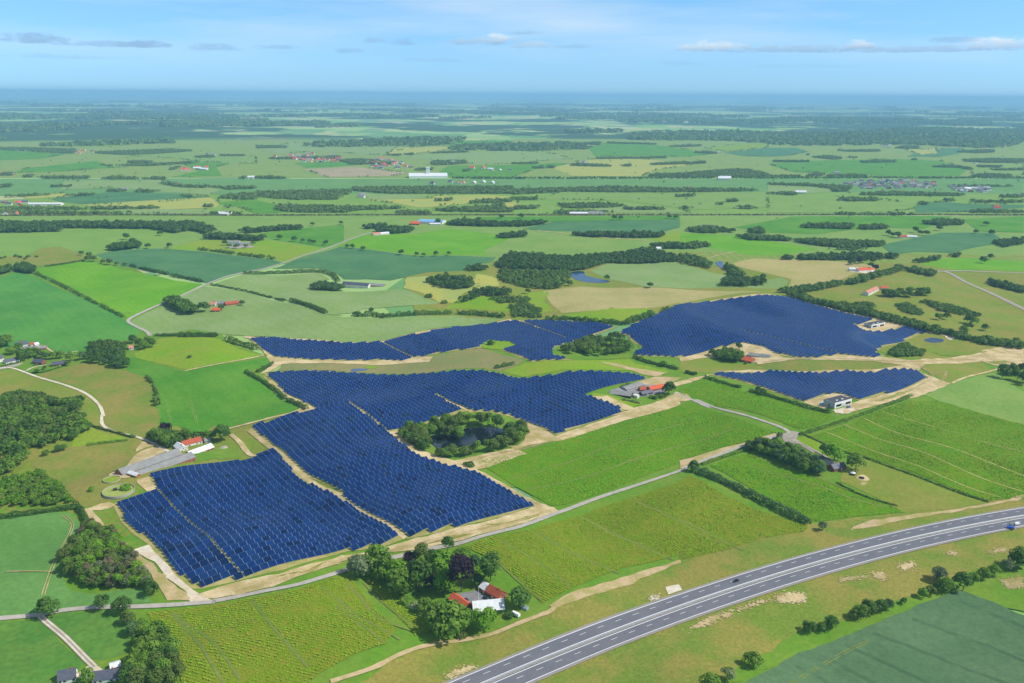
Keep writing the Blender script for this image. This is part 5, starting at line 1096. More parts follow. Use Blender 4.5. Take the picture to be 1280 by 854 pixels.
trees_at('C 545,238 587,335 625,236', ['dark'], 'round single tree between the left fields', 'single field trees at left', rs=(5, 6.5), parts=False)
grove('C 395,243 450,232 510,228 520,235 420,248', ['dark'], 'dark tree in the row at the left end of the barley field', 'tree row at the barley field', (5.5, 7), 1.05, parts=False); trees_at('C 490,225 465,205', ['dark'], 'tall dark tree above the barley tree row', 'tree row at the barley field', rs=(7, 8), parts=False)
hedge('C 730,243 800,250 880,262 1010,278', 7, 6, 'dark', 'hedge below the lime field', gaps=.25, lump=.5)
trees_at('C 330,270 325,285 345,285 380,295 400,298 300,262', ['dark', 'olive'], 'tree in the loose row above the bright field', 'loose row above the bright field', rs=(4.5, 6.5), parts=False); trees_at('C 430,300 460,302', ['olive'], 'small tree in the gap of the hedge', 'loose row above the bright field', rs=(3.5, 4.5), parts=False)
grove('C 55,315 90,305 125,320 120,330 75,328', ['dark'], 'dark tree in the corner clump at left', 'corner clump at left', (5, 6.5), 1.05, parts=False); grove('C -20,330 30,315 40,325 0,335', ['dark'], 'dark tree at the left picture edge', 'left edge clump', (5, 6.5), 1.05, parts=False)
trees_at('C 75,272 105,270 95,278 135,270 20,272 5,275 60,268', ['dark'], 'small bush on the rough pasture at left', 'bushes on the rough pasture', 'shrub', (3, 4.5), parts=False, cat='shrub'); hedge('C 165,305 230,297 310,283', 4, 3.4, 'dark', 'thin hedge above the bright field at left')
# village at the left edge
for s, r, lf, lb in [('V 100,240', 6.5, 'mid', 'round tree left of the upper farmstead'), ('V 60,200', 4.6, 'dark', 'tree behind the white house'), ('V 20,260', 5, 'dark', 'dark tree at the picture edge in the village'), ('V 260,330', 5, 'mid', 'tree in front of the upper farmstead'), ('V 330,440', 6.5, 'dark', 'large tree between the white and brick houses'), ('V 400,400', 6, 'mid', 'green tree above the brick house'),
                     ('V 480,390', 5, 'mid', 'tree behind the small brick house'), ('V 620,420', 4, 'dark', 'dark tree between the two brick houses'), ('V 720,410', 4, 'mid', 'green tree behind the long brick house'), ('V 150,360', 5, 'mid', 'tree beside the white gable'), ('V 560,400', 4, 'dark', 'small dark tree behind the brick gable'),
                     ('V 905,505', 3, 'dark', 'small conical bush right of the brick house'), ('V 495,605', 2.4, 'dark', 'small garden tree by the pale drive'), ('V 600,560', 2.2, 'dark', 'small tree in the front garden'), ('V 950,440', 5, 'mid', 'tree at the left end of the dark belt'), ('V 810,400', 4, 'mid', 'light tree right of the long brick house')]:
    tree(*G(s)[0], r*1.2, 'broad', lf, lb, 'tree', 'trees in the left village')
hedge('V 0,525 100,500 260,460', 2, 1.8, 'dark', 'dark garden hedge in front of the white houses'); hedge('V 450,505 540,500 620,485', 2, 1.6, 'dark', 'garden hedge of the small brick house'); hedge('V 420,600 560,600 700,560 880,500', 2, 1.6, 'dark', 'garden hedge of the long brick house')

# ------------------------------------------------------------------ woods of the middle distance (masses) and their single clumps
wood('wood', ['D 590,300 640,262 900,272 1150,245 1266,275 1266,287 1000,292 935,312 880,322 760,318 600,312'], 'large dense wood in the centre left of the blue pond', 'fardark', 4.0, 1.05, 36, .36, 1.9)
wood('thicket', ['D 600,320 760,325 870,330 860,350 825,388 730,388 670,378 600,355'], 'looser light green trees in front of the central wood', 'far', 4.8, 1.3, 46, .3, 1.5, density=.8)
wood('wood', ['D 325,362 400,345 500,360 512,380 470,390 390,385', 'D 470,318 520,305 565,315 500,325', 'D 480,412 540,392 640,398 640,412 580,415', 'D 440,440 500,412 540,415 480,435'], 'loose woods in front of the central barley field', 'fardark', 4.6, 1.2, 44, .33)
wood('thicket', ['D 640,455 700,440 760,470 750,495 650,490', 'D 560,425 640,420 720,425 700,440 600,440'], 'green thicket in the marshy clearing', 'far', 3.4, 1.3, 36, .34, 1.3)
hedge('D 80,488 130,485 200,490 300,482 430,478 520,482 620,492', 8, 6.5, 'dark', 'long thick hedge behind the upper solar strip', .9, gaps=.12, lump=.4); trees_at('D 75,485 130,470 340,418 400,440 150,490 175,492', ['dark', 'mid'], 'round bush near the hedge behind the upper solar strip', 'bushes behind the upper solar strip', 'shrub', (4, 6), parts=False, cat='shrub')
hedge('D 770,500 860,498 960,510 1060,518 1170,488', 8, 6, 'dark', 'dark tree belt above the grove between the solar fields', .9, lump=.4)
hedge('D 1070,515 1120,495 1165,482', 9, 8, 'dark', 'taller clump at the left corner of the right solar field', .9); hedge('D 1200,470 1225,465', 7, 6, 'dark', 'small bush group at the tip of the tan field')
trees_at('D 705,405 860,375 812,385 1155,382 995,355 240,262 297,265 322,268 370,265 100,245 60,238 42,236 415,262', ['dark'], 'single round tree on open farmland in the middle distance', 'single trees of the middle distance', rs=(4.5, 6.5), parts=False)
drape('pond', G('D 865,325 910,322 920,338 970,350 1010,360 960,365 900,358 870,345'), water_blue, 3, 'blue pond beside the central wood', smoothp=True); drape('pond', G('E 128,290 155,285 160,308 140,305'), water_blue, 3, 'small blue pond beside the dark conifer wood', smoothp=True)
drape('pond', catmull(G('E 900,573 930,567 968,573 965,582 930,585 905,580'), 3, True), water_blue, 3, 'small pool in the rough grass at right')
drape('puddle', catmull(G('D 55,684 85,680 120,683 90,690 60,691'), 3, True), water_blue, 3, 'shallow blue puddle in the brown hollow'); drape('pasture', G('D 100,675 130,670 160,676 130,682'), GM['lime'], 3, 'small bright grass tuft in the brown hollow')
wood('wood', ['E 145,378 180,355 310,352 315,372 230,380'], 'dense dark conifer wood behind the right solar field', 'fardark', 4.6, 1.0, 40, .34, 2.1)
wood('wood', ['E 0,265 60,275 120,300 110,315 40,300 0,290', 'E 160,300 220,320 240,350 180,340', 'E 0,230 60,222 115,230 60,240 0,240'], 'woods beside the small blue pond', 'far', 5, 1.1, 36, .34)
wood('tree_belt', ['E 355,400 420,388 500,378 600,362 605,372 500,395 420,405', 'E 600,372 700,340 800,310 830,312 720,350 640,375', 'E 820,312 900,322 940,335 925,342 850,328', 'E 360,402 450,420 600,452 700,472 800,500 950,540 1100,575 1266,590 1266,612 1100,590 940,552 780,512 600,470 450,432'], 'long diagonal tree belt along the right solar field', 'far', 4.4, 1.05, 42, .33)
wood('wood', ['E 420,262 560,255 740,252 745,278 600,282 450,282', 'E 370,270 410,268 420,280 380,280', 'E 760,258 800,262 790,280 760,275', 'E 860,285 960,262 950,275 870,295', 'E 980,262 1030,262 1020,272'], 'woods behind the hay field', 'fardark', 5, 1.1, 40, .34, foot=.6)
wood('wood', ['E 420,190 520,195 640,205 760,212 740,228 600,236 500,222 420,202', 'E 520,238 640,238 700,240 640,246', 'E 20,168 90,155 140,160 200,172 130,182 60,182', 'E 440,155 500,145 640,150 630,168 540,165 460,162', 'E 655,158 760,150 765,165 670,170', 'E 890,145 960,128 1040,135 1040,150 960,155', 'E 250,165 300,155 315,185 260,182', 'E 205,190 250,185 330,192 420,205 400,212 260,205'], 'scattered woods below the brown seam line at right', 'far', 5.2, 1.05, 36, .34, foot=.6)
wood('tree_belt', ['E 1135,360 1200,372 1266,392 1266,405 1180,385 1130,372', 'E 1150,218 1220,212 1266,205 1266,222 1190,235'], 'dark tree belts at the right picture edge', 'fardark', 4.8, 1.05, 40, .34)
grove('E 730,415 780,400 850,398 920,405 915,415 840,418 760,418', ['dark', 'mid', 'dark'], 'dark tree around the red-roofed farm at right', 'trees around the red-roofed farm at right', (5, 6.6), 1.05, parts=False, maxn=22)
wood('scrub', ['E 790,450 830,440 890,470 900,488 820,475', 'E 620,450 680,440 720,450 700,470', 'E 870,430 960,440 1050,465 1120,485 1090,492 960,470'], 'loose scrub on the slope below the red-roofed farm', 'far', 3.4, 1.4, 36, .34, 1.2)
trees_at('E 950,500 1085,520 1060,538 1040,545 1125,540 1060,515 980,500', ['dark', 'mid', 'olive'], 'round tree on the slope at the right edge', 'slope trees at right', rs=(5, 7), parts=False)
trees_at('E 1115,292 1145,278 1088,185 1145,190 1125,155 885,188 908,190 780,195 800,198 865,180 765,190 955,172 195,180', ['dark'], 'single dark tree on the fields at upper right', 'single trees at upper right', rs=(6, 8), parts=False)
grove('E 610,300 640,290 730,290 750,305 720,320 640,300', ['dark', 'purple', 'dark'], 'tree beside the white red-roofed house', 'trees beside the white red-roofed house', (5, 6), 1.1, parts=False, maxn=8)
# woods at upper left, below the brown seam line
wood('wood', ['C 0,150 120,150 225,160 225,172 100,178 -40,182', 'C -40,125 300,125 560,128 700,125 800,165 760,185 700,165 640,180 560,155 300,150 -40,150', 'C 745,190 800,180 900,195 980,200 960,212 880,205 760,200', 'C 880,175 960,165 1100,150 1110,158 1000,172 930,182'], 'dark wood in front of the long brown seam line at left', 'fardark', 6, 1.05, 40, .34, foot=.6)
trees_at('C 590,190 1150,155 1255,150 1030,205 1085,212 1115,215 1140,218 1155,222 1200,226', ['dark'], 'small dark tree on the fields at upper left', 'single trees at upper left', rs=(5, 7), parts=False)
wood('wood', ['D 400,145 480,128 560,140 640,145 770,132 775,142 700,158 560,158 420,152', 'D 585,198 640,180 705,180 700,192 620,202', 'D 870,178 960,180 1060,188 1100,178 1215,182 1190,198 1080,200 950,195 870,185', 'D 150,165 200,155 290,155 285,175 200,185 150,175', 'D 95,160 180,150 190,160 110,168', 'D 1160,225 1266,215 1266,240 1180,240'], 'woods around the blue-roofed works', 'fardark', 5.6, 1.05, 38, .34, foot=.6)
trees_at('D 525,138 610,128 375,148 680,128 1025,133 1048,133 1228,128 1250,130', ['dark'], 'single tree near the blue-roofed works', 'single trees near the works', rs=(6, 8), parts=False)
# far band between the seam lines and beyond
FARW = ['P 0,600 100,595 400,600 800,590 800,598 690,607 380,610 0,605', 'P 20,545 250,522 260,527 60,548', 'P 350,540 480,522 470,530 360,545', 'P 530,515 640,512 630,520 540,520', 'P 665,515 800,512 760,525 670,522', 'P 870,530 970,545 960,548', 'P 1005,590 1060,585 1060,597 1015,598',
 'P 1080,550 1140,520 1280,505 1280,560 1210,560 1150,550', 'P 1060,490 1200,488 1280,490 1280,500 1140,510', 'P 780,450 830,460 940,485 1080,495 1000,502 900,495 820,470', 'P 0,480 50,475 60,490 0,500', 'P 250,488 360,490 350,497 260,497', 'P 0,615 100,630 500,632 700,636 500,622 200,612 0,605', 'P 1060,632 1090,620 1085,637 1065,637', 'P 1150,628 1210,625 1200,637', 'P 1115,600 1160,595 1150,603',
 'Q 0,495 200,480 480,470 470,500 440,520 400,560 200,560 100,550 0,530', 'Q 480,475 900,470 1280,465 1280,530 900,530 660,530 480,500', 'Q 100,560 400,570 760,580 700,590 520,600 450,625 200,625 90,600', 'Q 700,610 850,608 870,635 710,637', 'Q 870,600 1050,580 1180,570 1280,595 1280,625 950,615', 'Q 1060,580 1130,550 1280,548 1280,560 1180,572', 'Q 895,558 925,555 925,568 900,568', 'Q 945,555 980,552 975,567 950,567', 'Q 1190,580 1240,575 1240,590 1195,592',
 'R 0,490 250,480 460,465 800,480 1100,485 1250,495 1000,510 760,512 500,512 280,505 0,535', 'R 0,550 130,545 125,562 0,560', 'R 0,590 140,585 130,600 0,610', 'R 230,575 430,555 575,580 480,595 330,605 250,592', 'R 540,600 640,595 770,600 760,612 600,612', 'R 205,620 470,615 460,630 210,630', 'R 810,540 910,530 910,545 820,547', 'R 1060,570 1100,555 1140,565 1130,572', 'R 1015,582 1055,575 1055,586', 'R 1105,600 1180,590 1235,600 1180,608', 'R 830,602 880,598 885,608', 'R 610,558 640,556 635,563',
 'S 340,560 400,540 560,550 550,565 420,570', 'S 450,525 620,510 800,520 980,530 970,542 800,540 500,535', 'S 0,520 100,512 155,530 130,540 30,527', 'S 215,470 330,465 420,475 400,520 320,520 310,490', 'S 730,580 770,565 808,575 800,587', 'S 865,565 920,555 942,567 900,570', 'S 985,555 1050,565 1280,565 1280,575 1040,575', 'S 990,615 1060,610 1280,620 1280,627 1000,624', 'S 1160,540 1280,530 1280,548 1170,550', 'S 330,630 720,632 720,638 330,636', 'S 890,490 1220,492 1220,496 900,494', 'S 0,470 200,475 330,495 200,492 0,478',
 'P 110,440 170,435 170,447 120,448', 'P 200,445 340,440 450,442 450,455 210,455', 'P 490,455 560,442 690,448 690,458', 'P 710,455 780,445 830,448 830,460', 'P 0,430 60,415 70,435 0,440', 'P 640,365 700,358 760,365 760,378 650,378', 'P 475,370 560,388 560,395', 'P 560,385 720,378 920,362 1000,360 900,372 740,392', 'P 0,275 200,280 380,290 370,330 250,320 100,300 0,290', 'P 470,315 640,300 860,285 965,298 860,315 740,330 620,335 500,325', 'P 840,405 900,380 910,385 860,412', 'P 970,345 1060,330 1080,345 1000,350', 'P 1100,335 1225,335 1220,340 1110,342', 'P 730,265 880,268 870,278 750,275', 'P 1190,455 1230,440 1230,455',
 'Q 0,280 150,285 155,298 10,303', 'Q 60,350 300,340 420,330 420,350 380,358 250,355 100,357', 'Q 420,345 500,335 620,345 630,360 690,365 700,380 600,378 480,385', 'Q 640,335 730,330 720,340', 'Q 735,330 790,322 788,337', 'Q 870,380 890,350 1050,345 1060,365 1000,380 900,388', 'Q 790,410 880,395 890,408 800,415', 'Q 870,325 1060,310 1060,318 880,328', 'Q 700,275 800,270 790,288 770,280', 'Q 1085,290 1140,290 1240,300 1240,307 1110,303', 'Q 1030,410 1070,405 1060,420 1040,420', 'Q 0,445 60,440 150,450 150,455 0,455',
 'R 240,295 320,280 400,285 370,308 270,305', 'R 340,270 450,262 440,285 400,285', 'R 480,265 720,278 720,284 480,272', 'R 420,350 770,342 770,347 430,357', 'R 100,400 160,385 160,402 110,404', 'R 170,395 215,380 210,402', 'R 285,385 330,365 370,375 490,385 500,395 380,392', 'R 545,390 595,375 595,395', 'R 680,380 860,360 900,370 960,350 970,368 900,375 720,387', 'R 680,440 720,420 860,415 960,395 1100,375 1180,375 1280,420 1280,445 760,448', 'R 780,292 860,285 950,280 940,290 850,296', 'R 910,320 980,310 1030,328 990,330', 'R 0,375 130,373 130,378 0,382',
 'S 220,335 300,325 370,340 370,352 330,360', 'S 340,310 560,305 560,318 420,320', 'S 460,368 540,355 640,360 640,370 480,376', 'S 630,300 680,280 755,285 755,303 700,305', 'S 855,290 970,280 970,293 870,293', 'S 1015,270 1250,272 1250,284 1120,282', 'S 945,315 1040,298 1130,300 1130,318 1050,328', 'S 820,380 880,372 960,380 1000,395 1030,408 1000,410 950,390 830,386', 'S 970,350 1100,340 1280,345 1280,375 1100,375 990,365', 'S 1040,385 1170,390 1160,400 1060,395', 'S 1010,440 1080,420 1220,430 1215,447 1080,448', 'S 1110,408 1280,402 1280,412 1150,414', 'S 175,440 250,415 280,430 270,443', 'S 285,440 400,430 495,435 490,443 330,447', 'S 0,435 160,440 155,447 0,440', 'S 710,358 745,355 745,363', 'S 190,332 205,328 205,338', 'S 380,345 450,348 440,352', 'S 20,365 210,365 210,370 30,372']
HROW = []
for nm, lay, mk_, s_, lb_ in FIELDS[3:36]:
    P = G(s_)
    for a, b in zip(P, P[1:]+P[:1]):
        if random.random() < .55:
            n_ = max(2, int(math.hypot(b[0]-a[0], b[1]-a[1])/13)); ph = random.uniform(0, 6)
            for i in range(n_):
                if math.sin(i*.33+ph)+random.uniform(-.5, .5) > -.1: HROW.append((a[0]+(b[0]-a[0])*i/n_+random.uniform(-5, 5), a[1]+(b[1]-a[1])*i/n_+random.uniform(-5, 5)))
def hedgerows():
    X = np.array([q[0] for q in HROW]); Y = np.array([q[1] for q in HROW])
    # and single trees strewn over the far fields
    n = 350; y = RNG.uniform(2500, 6500, n); x = RNG.uniform(-.66, .66, n)*y; X = np.concatenate([X, x]); Y = np.concatenate([Y, y])
    v, f = mass_trees(X, Y, RNG.uniform(2.6, 5.6, len(X)), 9, .55, 1.3)
    link('hedgerows', mesh_np('hedgerows', v, f, LEAF['distant']), label='thin broken hedgerows and stray trees between the far fields', cat='hedgerows', kind='stuff')
hedgerows()
wood('woodland', FARW, 'far woods, tree rows and copses scattered over the hazy farmland', 'distant', 6.0, 1.3, 12, .5, 1.3, foot=.5)
# two straight seams across the whole view; the hedges are added to draw them
hedge('P -60,640 640,637 1280,639 Q 640,637 1280,637 R 640,637 1280,637 S 640,635 1340,638', 4, 4.2, 'brown', 'long thin brown seam line across the middle distance, built as a hedge', 2.4)
hedge('R -300,452 0,455 640,453 1280,452 S 640,452 1340,453', 8, 8, 'dark', 'long dark seam line across the far fields at right, built as a hedge', 4.5)
# woods of the blue distance: clumps of canopy out to the horizon
def distant_woods():
    n = 60000; y = 5600*np.exp(RNG.uniform(0, math.log(30000/5600), n)); x = RNG.uniform(-.72, .72, n)*y*1.05
    f = np.sin(x/1900+2.1*np.sin(y/2300))+np.sin(y/640+1.7*np.sin(x/1500))*1.1+.7*np.sin(x/560+y/770)+.6*np.sin(x/240-y/330)
    band = 1.0*np.exp(-((y-7400)/1500)**2)+.8*np.exp(-((y-13000)/2600)**2)-.9*np.exp(-((y-5200)/700)**2)
    k = f+band*1.6+.2*smooth(7000, 11000, y) > 1.55
    px = x[k]; py = y[k]; r = 9+py*.0016
    v, fq = mass_trees(px, py, r*RNG.uniform(.8, 1.3, len(px)), 7, .62, .7)
    link('distant_woodland', mesh_np('distant_woodland', v, fq, LEAF['distant']), label='blue hazy forest bands below the horizon', cat='forest', kind='stuff')
distant_woods()
# ------------------------------------------------------------------ buildings
BRICK = mat('brick_wall', (168, 104, 80), rgb2=(150, 90, 70), var=.2, vscale=.6, rough=.9)
WHITEW = mat('white_wall', (226, 224, 216), rgb2=(212, 208, 198), var=.2, vscale=.3, rough=.85)
GREYW = mat('grey_wall', (168, 170, 172), rough=.8); DARKW = mat('dark_wall', (70, 60, 54), rough=.85)
ROOF = {'red': mat('roof_red_tile', (178, 92, 62), rgb2=(160, 80, 56), var=.2, vscale=.4, fine=.12, fscale=2, rough=.85), 'orange': mat('roof_orange_tile', (212, 100, 62), rgb2=(196, 92, 58), var=.2, vscale=.4, rough=.85),
        'slate': mat('roof_slate', (74, 78, 94), rgb2=(88, 90, 102), var=.2, vscale=.4, fine=.1, fscale=2, rough=.6, spec=.5), 'grey': mat('roof_fibre_cement', (146, 146, 144), rgb2=(128, 128, 124), var=.2, vscale=.25, fine=.1, fscale=1.5, rough=.8),
        'white': mat('roof_white_sheet', (224, 226, 228), rgb2=(206, 208, 208), var=.2, vscale=.3, fine=.06, fscale=1.5, rough=.6), 'pink': mat('roof_pale_red', (196, 132, 112), rough=.85), 'blue': mat('roof_blue_sheet', (120, 168, 214), rough=.6), 'dark': mat('roof_dark_felt', (72, 74, 80), rough=.7)}
PANE = mat('window_glass', (34, 42, 52), rough=.1, spec=.6); DOOR = mat('door_paint', (228, 228, 222), rough=.6); BLACKP = mat('black_panel', (22, 24, 30), rough=.25)
def house(s, w, wall, roof, label, hw=2.8, hr=None, cat='house', name='house', wins=4, gwin=True, chim=True, door=True, roof2=None, L=None, group=None, ov=.35, back=0.0, side=0.0):
    """gabled building; s gives the foot of its long front wall, left end first"""
    (x1, y1), (x2, y2) = G(s); d = np.array([x2-x1, y2-y1]); ln = float(np.hypot(*d)); L = L or ln; a = math.atan2(d[1], d[0]); mx, my = (x1+x2)/2, (y1+y2)/2
    flip = (-math.sin(a)*mx+math.cos(a)*my) < 0          # body must lie away from the viewer
    s_ = -1 if flip else 1; mx += -math.sin(a)*back*s_+math.cos(a)*side; my += math.cos(a)*back*s_+math.sin(a)*side
    e = link(name, None, None, (mx, my, float(min(hz(x1, y1), hz(x2, y2)))), a, label, cat, group); hr = hr or w*.36; z0 = -.8
    prof = [(0, z0), (w*s_, z0), (w*s_, hw), (w*s_/2, hw+hr), (0, hw)]
    if flip: prof = prof[::-1]
    MB().prism(prof, -L/2, L/2).build('wall', wall, e)
    k = hr/(w/2); t = .22; lo = hw-ov*k
    def plane(side, mt):
        y0, ye = (w/2*s_, -ov*s_) if side == 0 else (w/2*s_, (w+ov)*s_)
        pr = [(y0, hw+hr+.03), (ye, lo+.03), (ye, lo+.03+t), (y0, hw+hr+.03+t)]
        return MB().prism(pr, -L/2-ov, L/2+ov)
    rf = plane(0, None).build('roof', roof, e)
    plane(1, None).build('roof', roof2 or roof, e)
    if chim: MB().box(L*.18, L*.18+.8, w*s_/2-.4, w*s_/2+.4, hw+hr-.5, hw+hr+1.1).build('chimney', BRICK, rf)
    for i in range(wins):
        xx = -L/2+L*(i+.5)/wins
        if door and i == wins//2: MB().box(xx-.55, xx+.55, *sorted((-.05*s_, .02*s_)), 0, 2.1).build('door', DOOR, e); continue
        MB().box(xx-.65, xx+.65, *sorted((-.05*s_, .02*s_)), .9, 2.1).build('window', PANE, e)
    if gwin:
        for sx in (-1, 1):
            for yy in ((w*.3, w*.7) if w > 6 else (w*.5,)):
                MB().box(*sorted((sx*(L/2-.02), sx*(L/2+.05))), *sorted(((yy-.5)*s_, (yy+.5)*s_)), .9, 2.1).build('window', PANE, e)
            if hr > 2.4: MB().box(*sorted((sx*(L/2-.02), sx*(L/2+.05))), *sorted(((w*.5-.5)*s_, (w*.5+.5)*s_)), hw+.2, hw+1.3).build('window', PANE, e)
    return e
barn = dict(cat='barn', name='barn', wins=0, gwin=False, chim=False, door=False)
# foreground farm
house('Z 400,375 540,455', 8.5, BRICK, ROOF['red'], 'red brick farmhouse with red tiled roof and white gable trim', 3.6, 3.6, 'house', 'farmhouse', 5)
house('Z 330,325 395,368', 8.0, BRICK, ROOF['white'], 'low white-roofed annex behind the red-roofed farmhouse', 3.0, 2.4, wins=2, gwin=False, chim=False, name='annex')
house('Z 275,600 605,545', 13, WHITEW, ROOF['white'], 'barn with white weathered sheet roof in front of the courtyard', 3.2, 4.4, roof2=ROOF['white'], cat='barn', name='barn', wins=5, chim=False, door=False)
house('Z 5,450 165,560', 8.5, BRICK, ROOF['orange'], 'barn with orange-red tiled roof left of the courtyard', 2.8, 3.2, **barn)
# long barn group
house('K 222,545 748,400', 14.5, BRICK, ROOF['grey'], 'very long red brick barn with grey roof beside the solar field', 4.2, 3.6, cat='barn', name='barn', wins=14, gwin=False, chim=False)
house('K 222,545 748,400', 15, BRICK, ROOF['grey'], 'second long grey-roofed barn behind the first', 5.0, 4.2, back=15.1, side=-5.0, **barn)
house('K 138,530 215,550', 5, BRICK, ROOF['white'], 'small red shed with white roof at the end of the long barn', 2.4, 1.4, **barn)
house('K 640,278 806,245', 9, WHITEW, ROOF['red'], 'house with dark red tiled roof beside the grove', 3.2, 3.4, wins=5)
house('K 705,345 912,300', 11, BRICK, ROOF['white'], 'brick barn with bright white roof right of the red house', 2.8, 3.0, cat='barn', name='barn', wins=6, chim=False)
house('K 548,288 600,318', 9, WHITEW, ROOF['white'], 'white-roofed house end between grove and long barn', 2.8, 3.2, wins=2)
house('K 825,245 880,238', 6, GREYW, ROOF['grey'], 'small grey shed behind the white barn roof', 2.4, 1.8, **barn)
# grey-roofed farm in the middle
house('M 175,415 385,468', 13, DARKW, ROOF['grey'], 'wide dark-sided barn with pale grey roof', 3.0, 2.6, **barn)
house('M 350,395 520,350', 12, GREYW, ROOF['grey'], 'grey-roofed barn behind the wide dark barn', 2.8, 2.4, **barn)
house('M 590,400 732,368', 11, BRICK, ROOF['orange'], 'barn with half red half grey roof at the big dark tree', 2.6, 2.6, roof2=ROOF['grey'], **barn)
house('M 485,400 545,395', 7, BRICK, ROOF['red'], 'small red-gabled house in the grey farm', 2.8, 2.8, wins=2, gwin=False, chim=True)
house('M 505,445 610,420', 7, DARKW, ROOF['slate'], 'low dark-roofed house in the grey farm', 2.6, 2.4, wins=3, gwin=False)
MB().box(-3, 3, 0, 5, -.5, 3.2).box(-3.1, 3.1, -.1, 5.1, 3.2, 3.4).build('shed', WHITEW, None, loc=(*G('M 430,460')[0], float(hz(*G('M 430,460')[0]))), rz=R(-40), label='small white flat-roofed shed at the end of the wide dark barn', cat='shed')
# orange-roofed farm
house('N 200,138 252,146', 12, BRICK, ROOF['orange'], 'house with bright orange roof between the right solar fields', 3.0, 4.0, wins=3)
house('N 235,112 350,118', 10, GREYW, ROOF['grey'], 'long grey-roofed barn beside the bright orange roof', 2.8, 2.6, **barn)
house('N 300,112 348,116', 7, WHITEW, ROOF['grey'], 'pale shed at the right end of the grey-roofed barn', 2.6, 1.6, **barn)
# slate-roofed house at right
house('O 660,402 782,372', 9, BRICK, ROOF['slate'], 'brick house with blue slate roof in the garden at right', 2.9, 3.2, wins=4)
house('O 520,315 660,385', 8, BRICK, ROOF['slate'], 'slate-roofed wing left of the garden house', 2.6, 2.6, wins=4, gwin=False, chim=False)
house('O 450,285 545,300', 8, GREYW, ROOF['slate'], 'small grey garage at the end of the slate-roofed wing', 2.6, 2.4, wins=0, gwin=False, chim=False, name='garage', cat='garage')
# left village
house('V 215,270 378,252', 9, WHITEW, ROOF['slate'], 'white farmhouse with dark blue roof in the upper farmstead', 4.4, 4.0, wins=6)
house('V 440,305 618,290', 10, BRICK, ROOF['grey'], 'long grey-roofed barn of the upper farmstead', 2.6, 2.4, **barn)
house('V 412,250 468,240', 8, WHITEW, ROOF['red'], 'small red-roofed outbuilding of the upper farmstead', 2.6, 2.6, **barn); house('V 470,250 528,240', 8, WHITEW, ROOF['white'], 'small white-roofed outbuilding of the upper farmstead', 2.6, 2.2, **barn)
house('V 243,306 292,302', 5, WHITEW, ROOF['white'], 'tiny white shed in the yard of the upper farmstead', 2.4, 1.4, **barn)
house('V -60,470 60,445', 9, WHITEW, ROOF['slate'], 'white house with dark roof cut by the left edge', 5.0, 3.6, wins=4); house('V 80,485 265,455', 8.5, WHITEW, ROOF['slate'], 'long low white house with slate roof by the street', 3.8, 3.0, wins=6)
house('V 430,480 560,490', 9, BRICK, ROOF['slate'], 'small brick house with slate roof and garden hedge', 2.8, 3.2, wins=3); house('V 690,522 876,494', 9, BRICK, ROOF['slate'], 'long brick house with dark blue roof and garden', 2.8, 3.2, wins=6)
# farm by the lane
house('T 390,402 475,400', 11, WHITEW, ROOF['pink'], 'house with pale red roof beside the tall dark tree', 3.0, 4.0, wins=3); house('T 480,385 640,385', 12, GREYW, ROOF['grey'], 'grey-roofed barn behind the bushes at the lane farm', 3.0, 3.0, **barn)
house('T 640,400 838,372', 11, BRICK, ROOF['red'], 'long red barn at the lane farm', 3.0, 3.2, **barn); house('T 420,490 540,487', 10, BRICK, ROOF['orange'], 'small orange-red house with white gable at the lane farm', 3.0, 3.2, wins=3); house('C 475,612 492,610', 8, WHITEW, ROOF['pink'], 'small house hidden by trees at the lane bend', 2.8, 3, wins=2)
# right
house('X 108,182 225,188', 10, WHITEW, ROOF['white'], 'white wing of the orange-roofed villa', 5.0, 2.6, wins=3); house('X 225,192 345,192', 13, WHITEW, ROOF['orange'], 'villa with bright orange roof by the hay field', 5.2, 4.0, wins=4); house('X 350,192 408,186', 9, WHITEW, ROOF['orange'], 'small orange-roofed end wing of the villa', 5.2, 3.0, wins=2)
b = house('X 335,475 462,410', 11, WHITEW, ROOF['pink'], 'white barn with long pale red roof and open gable door', 5.0, 3.2, **barn)
house('X 488,400 570,396', 9, WHITEW, ROOF['orange'], 'orange-roofed barn hidden behind dark trees', 3.0, 3.0, **barn); house('X 690,440 748,408', 9, WHITEW, ROOF['orange'], 'white house with orange roof between dark trees', 3.2, 3.6, wins=2); house('X 798,425 860,430', 8, WHITEW, ROOF['red'], 'small red-roofed house among the dark trees', 3.0, 3.0, wins=2)
house('D 22,380 118,383', 13, WHITEW, ROOF['slate'], 'white farm with dark roof beside the arched hedge', 6.0, 4.0, wins=5); house('D 120,378 175,376', 12, BRICK, ROOF['grey'], 'low brownish barn right of the dark-roofed farm', 2.8, 2.6, **barn)
house('D 138,190 165,188', 11, WHITEW, ROOF['pink'], 'pale farmhouse below the blue-roofed works', 3.2, 3.6, wins=3); house('D 165,188 197,186', 12, WHITEW, ROOF['white'], 'white barn below the blue-roofed works', 3.2, 3.2, **barn)
house('C 838,226 880,226', 12, WHITEW, ROOF['grey'], 'grey-roofed farmhouse at the lime field', 7.0, 3.6, wins=3); house('C 882,228 922,227', 13, GREYW, ROOF['grey'], 'grey barn beside the lime field', 5.0, 3.0, **barn)
house('E 808,200 835,200', 11, WHITEW, ROOF['red'], 'red-roofed house of the far white farm at right', 3.2, 3.8, wins=3); house('E 836,198 872,200', 12, WHITEW, ROOF['white'], 'white barn of the far white farm at right', 3.2, 3.0, **barn); house('E 80,160 132,163', 12, GREYW, ROOF['slate'], 'house with bluish roof among the far woods', 3.2, 3.6, wins=3)
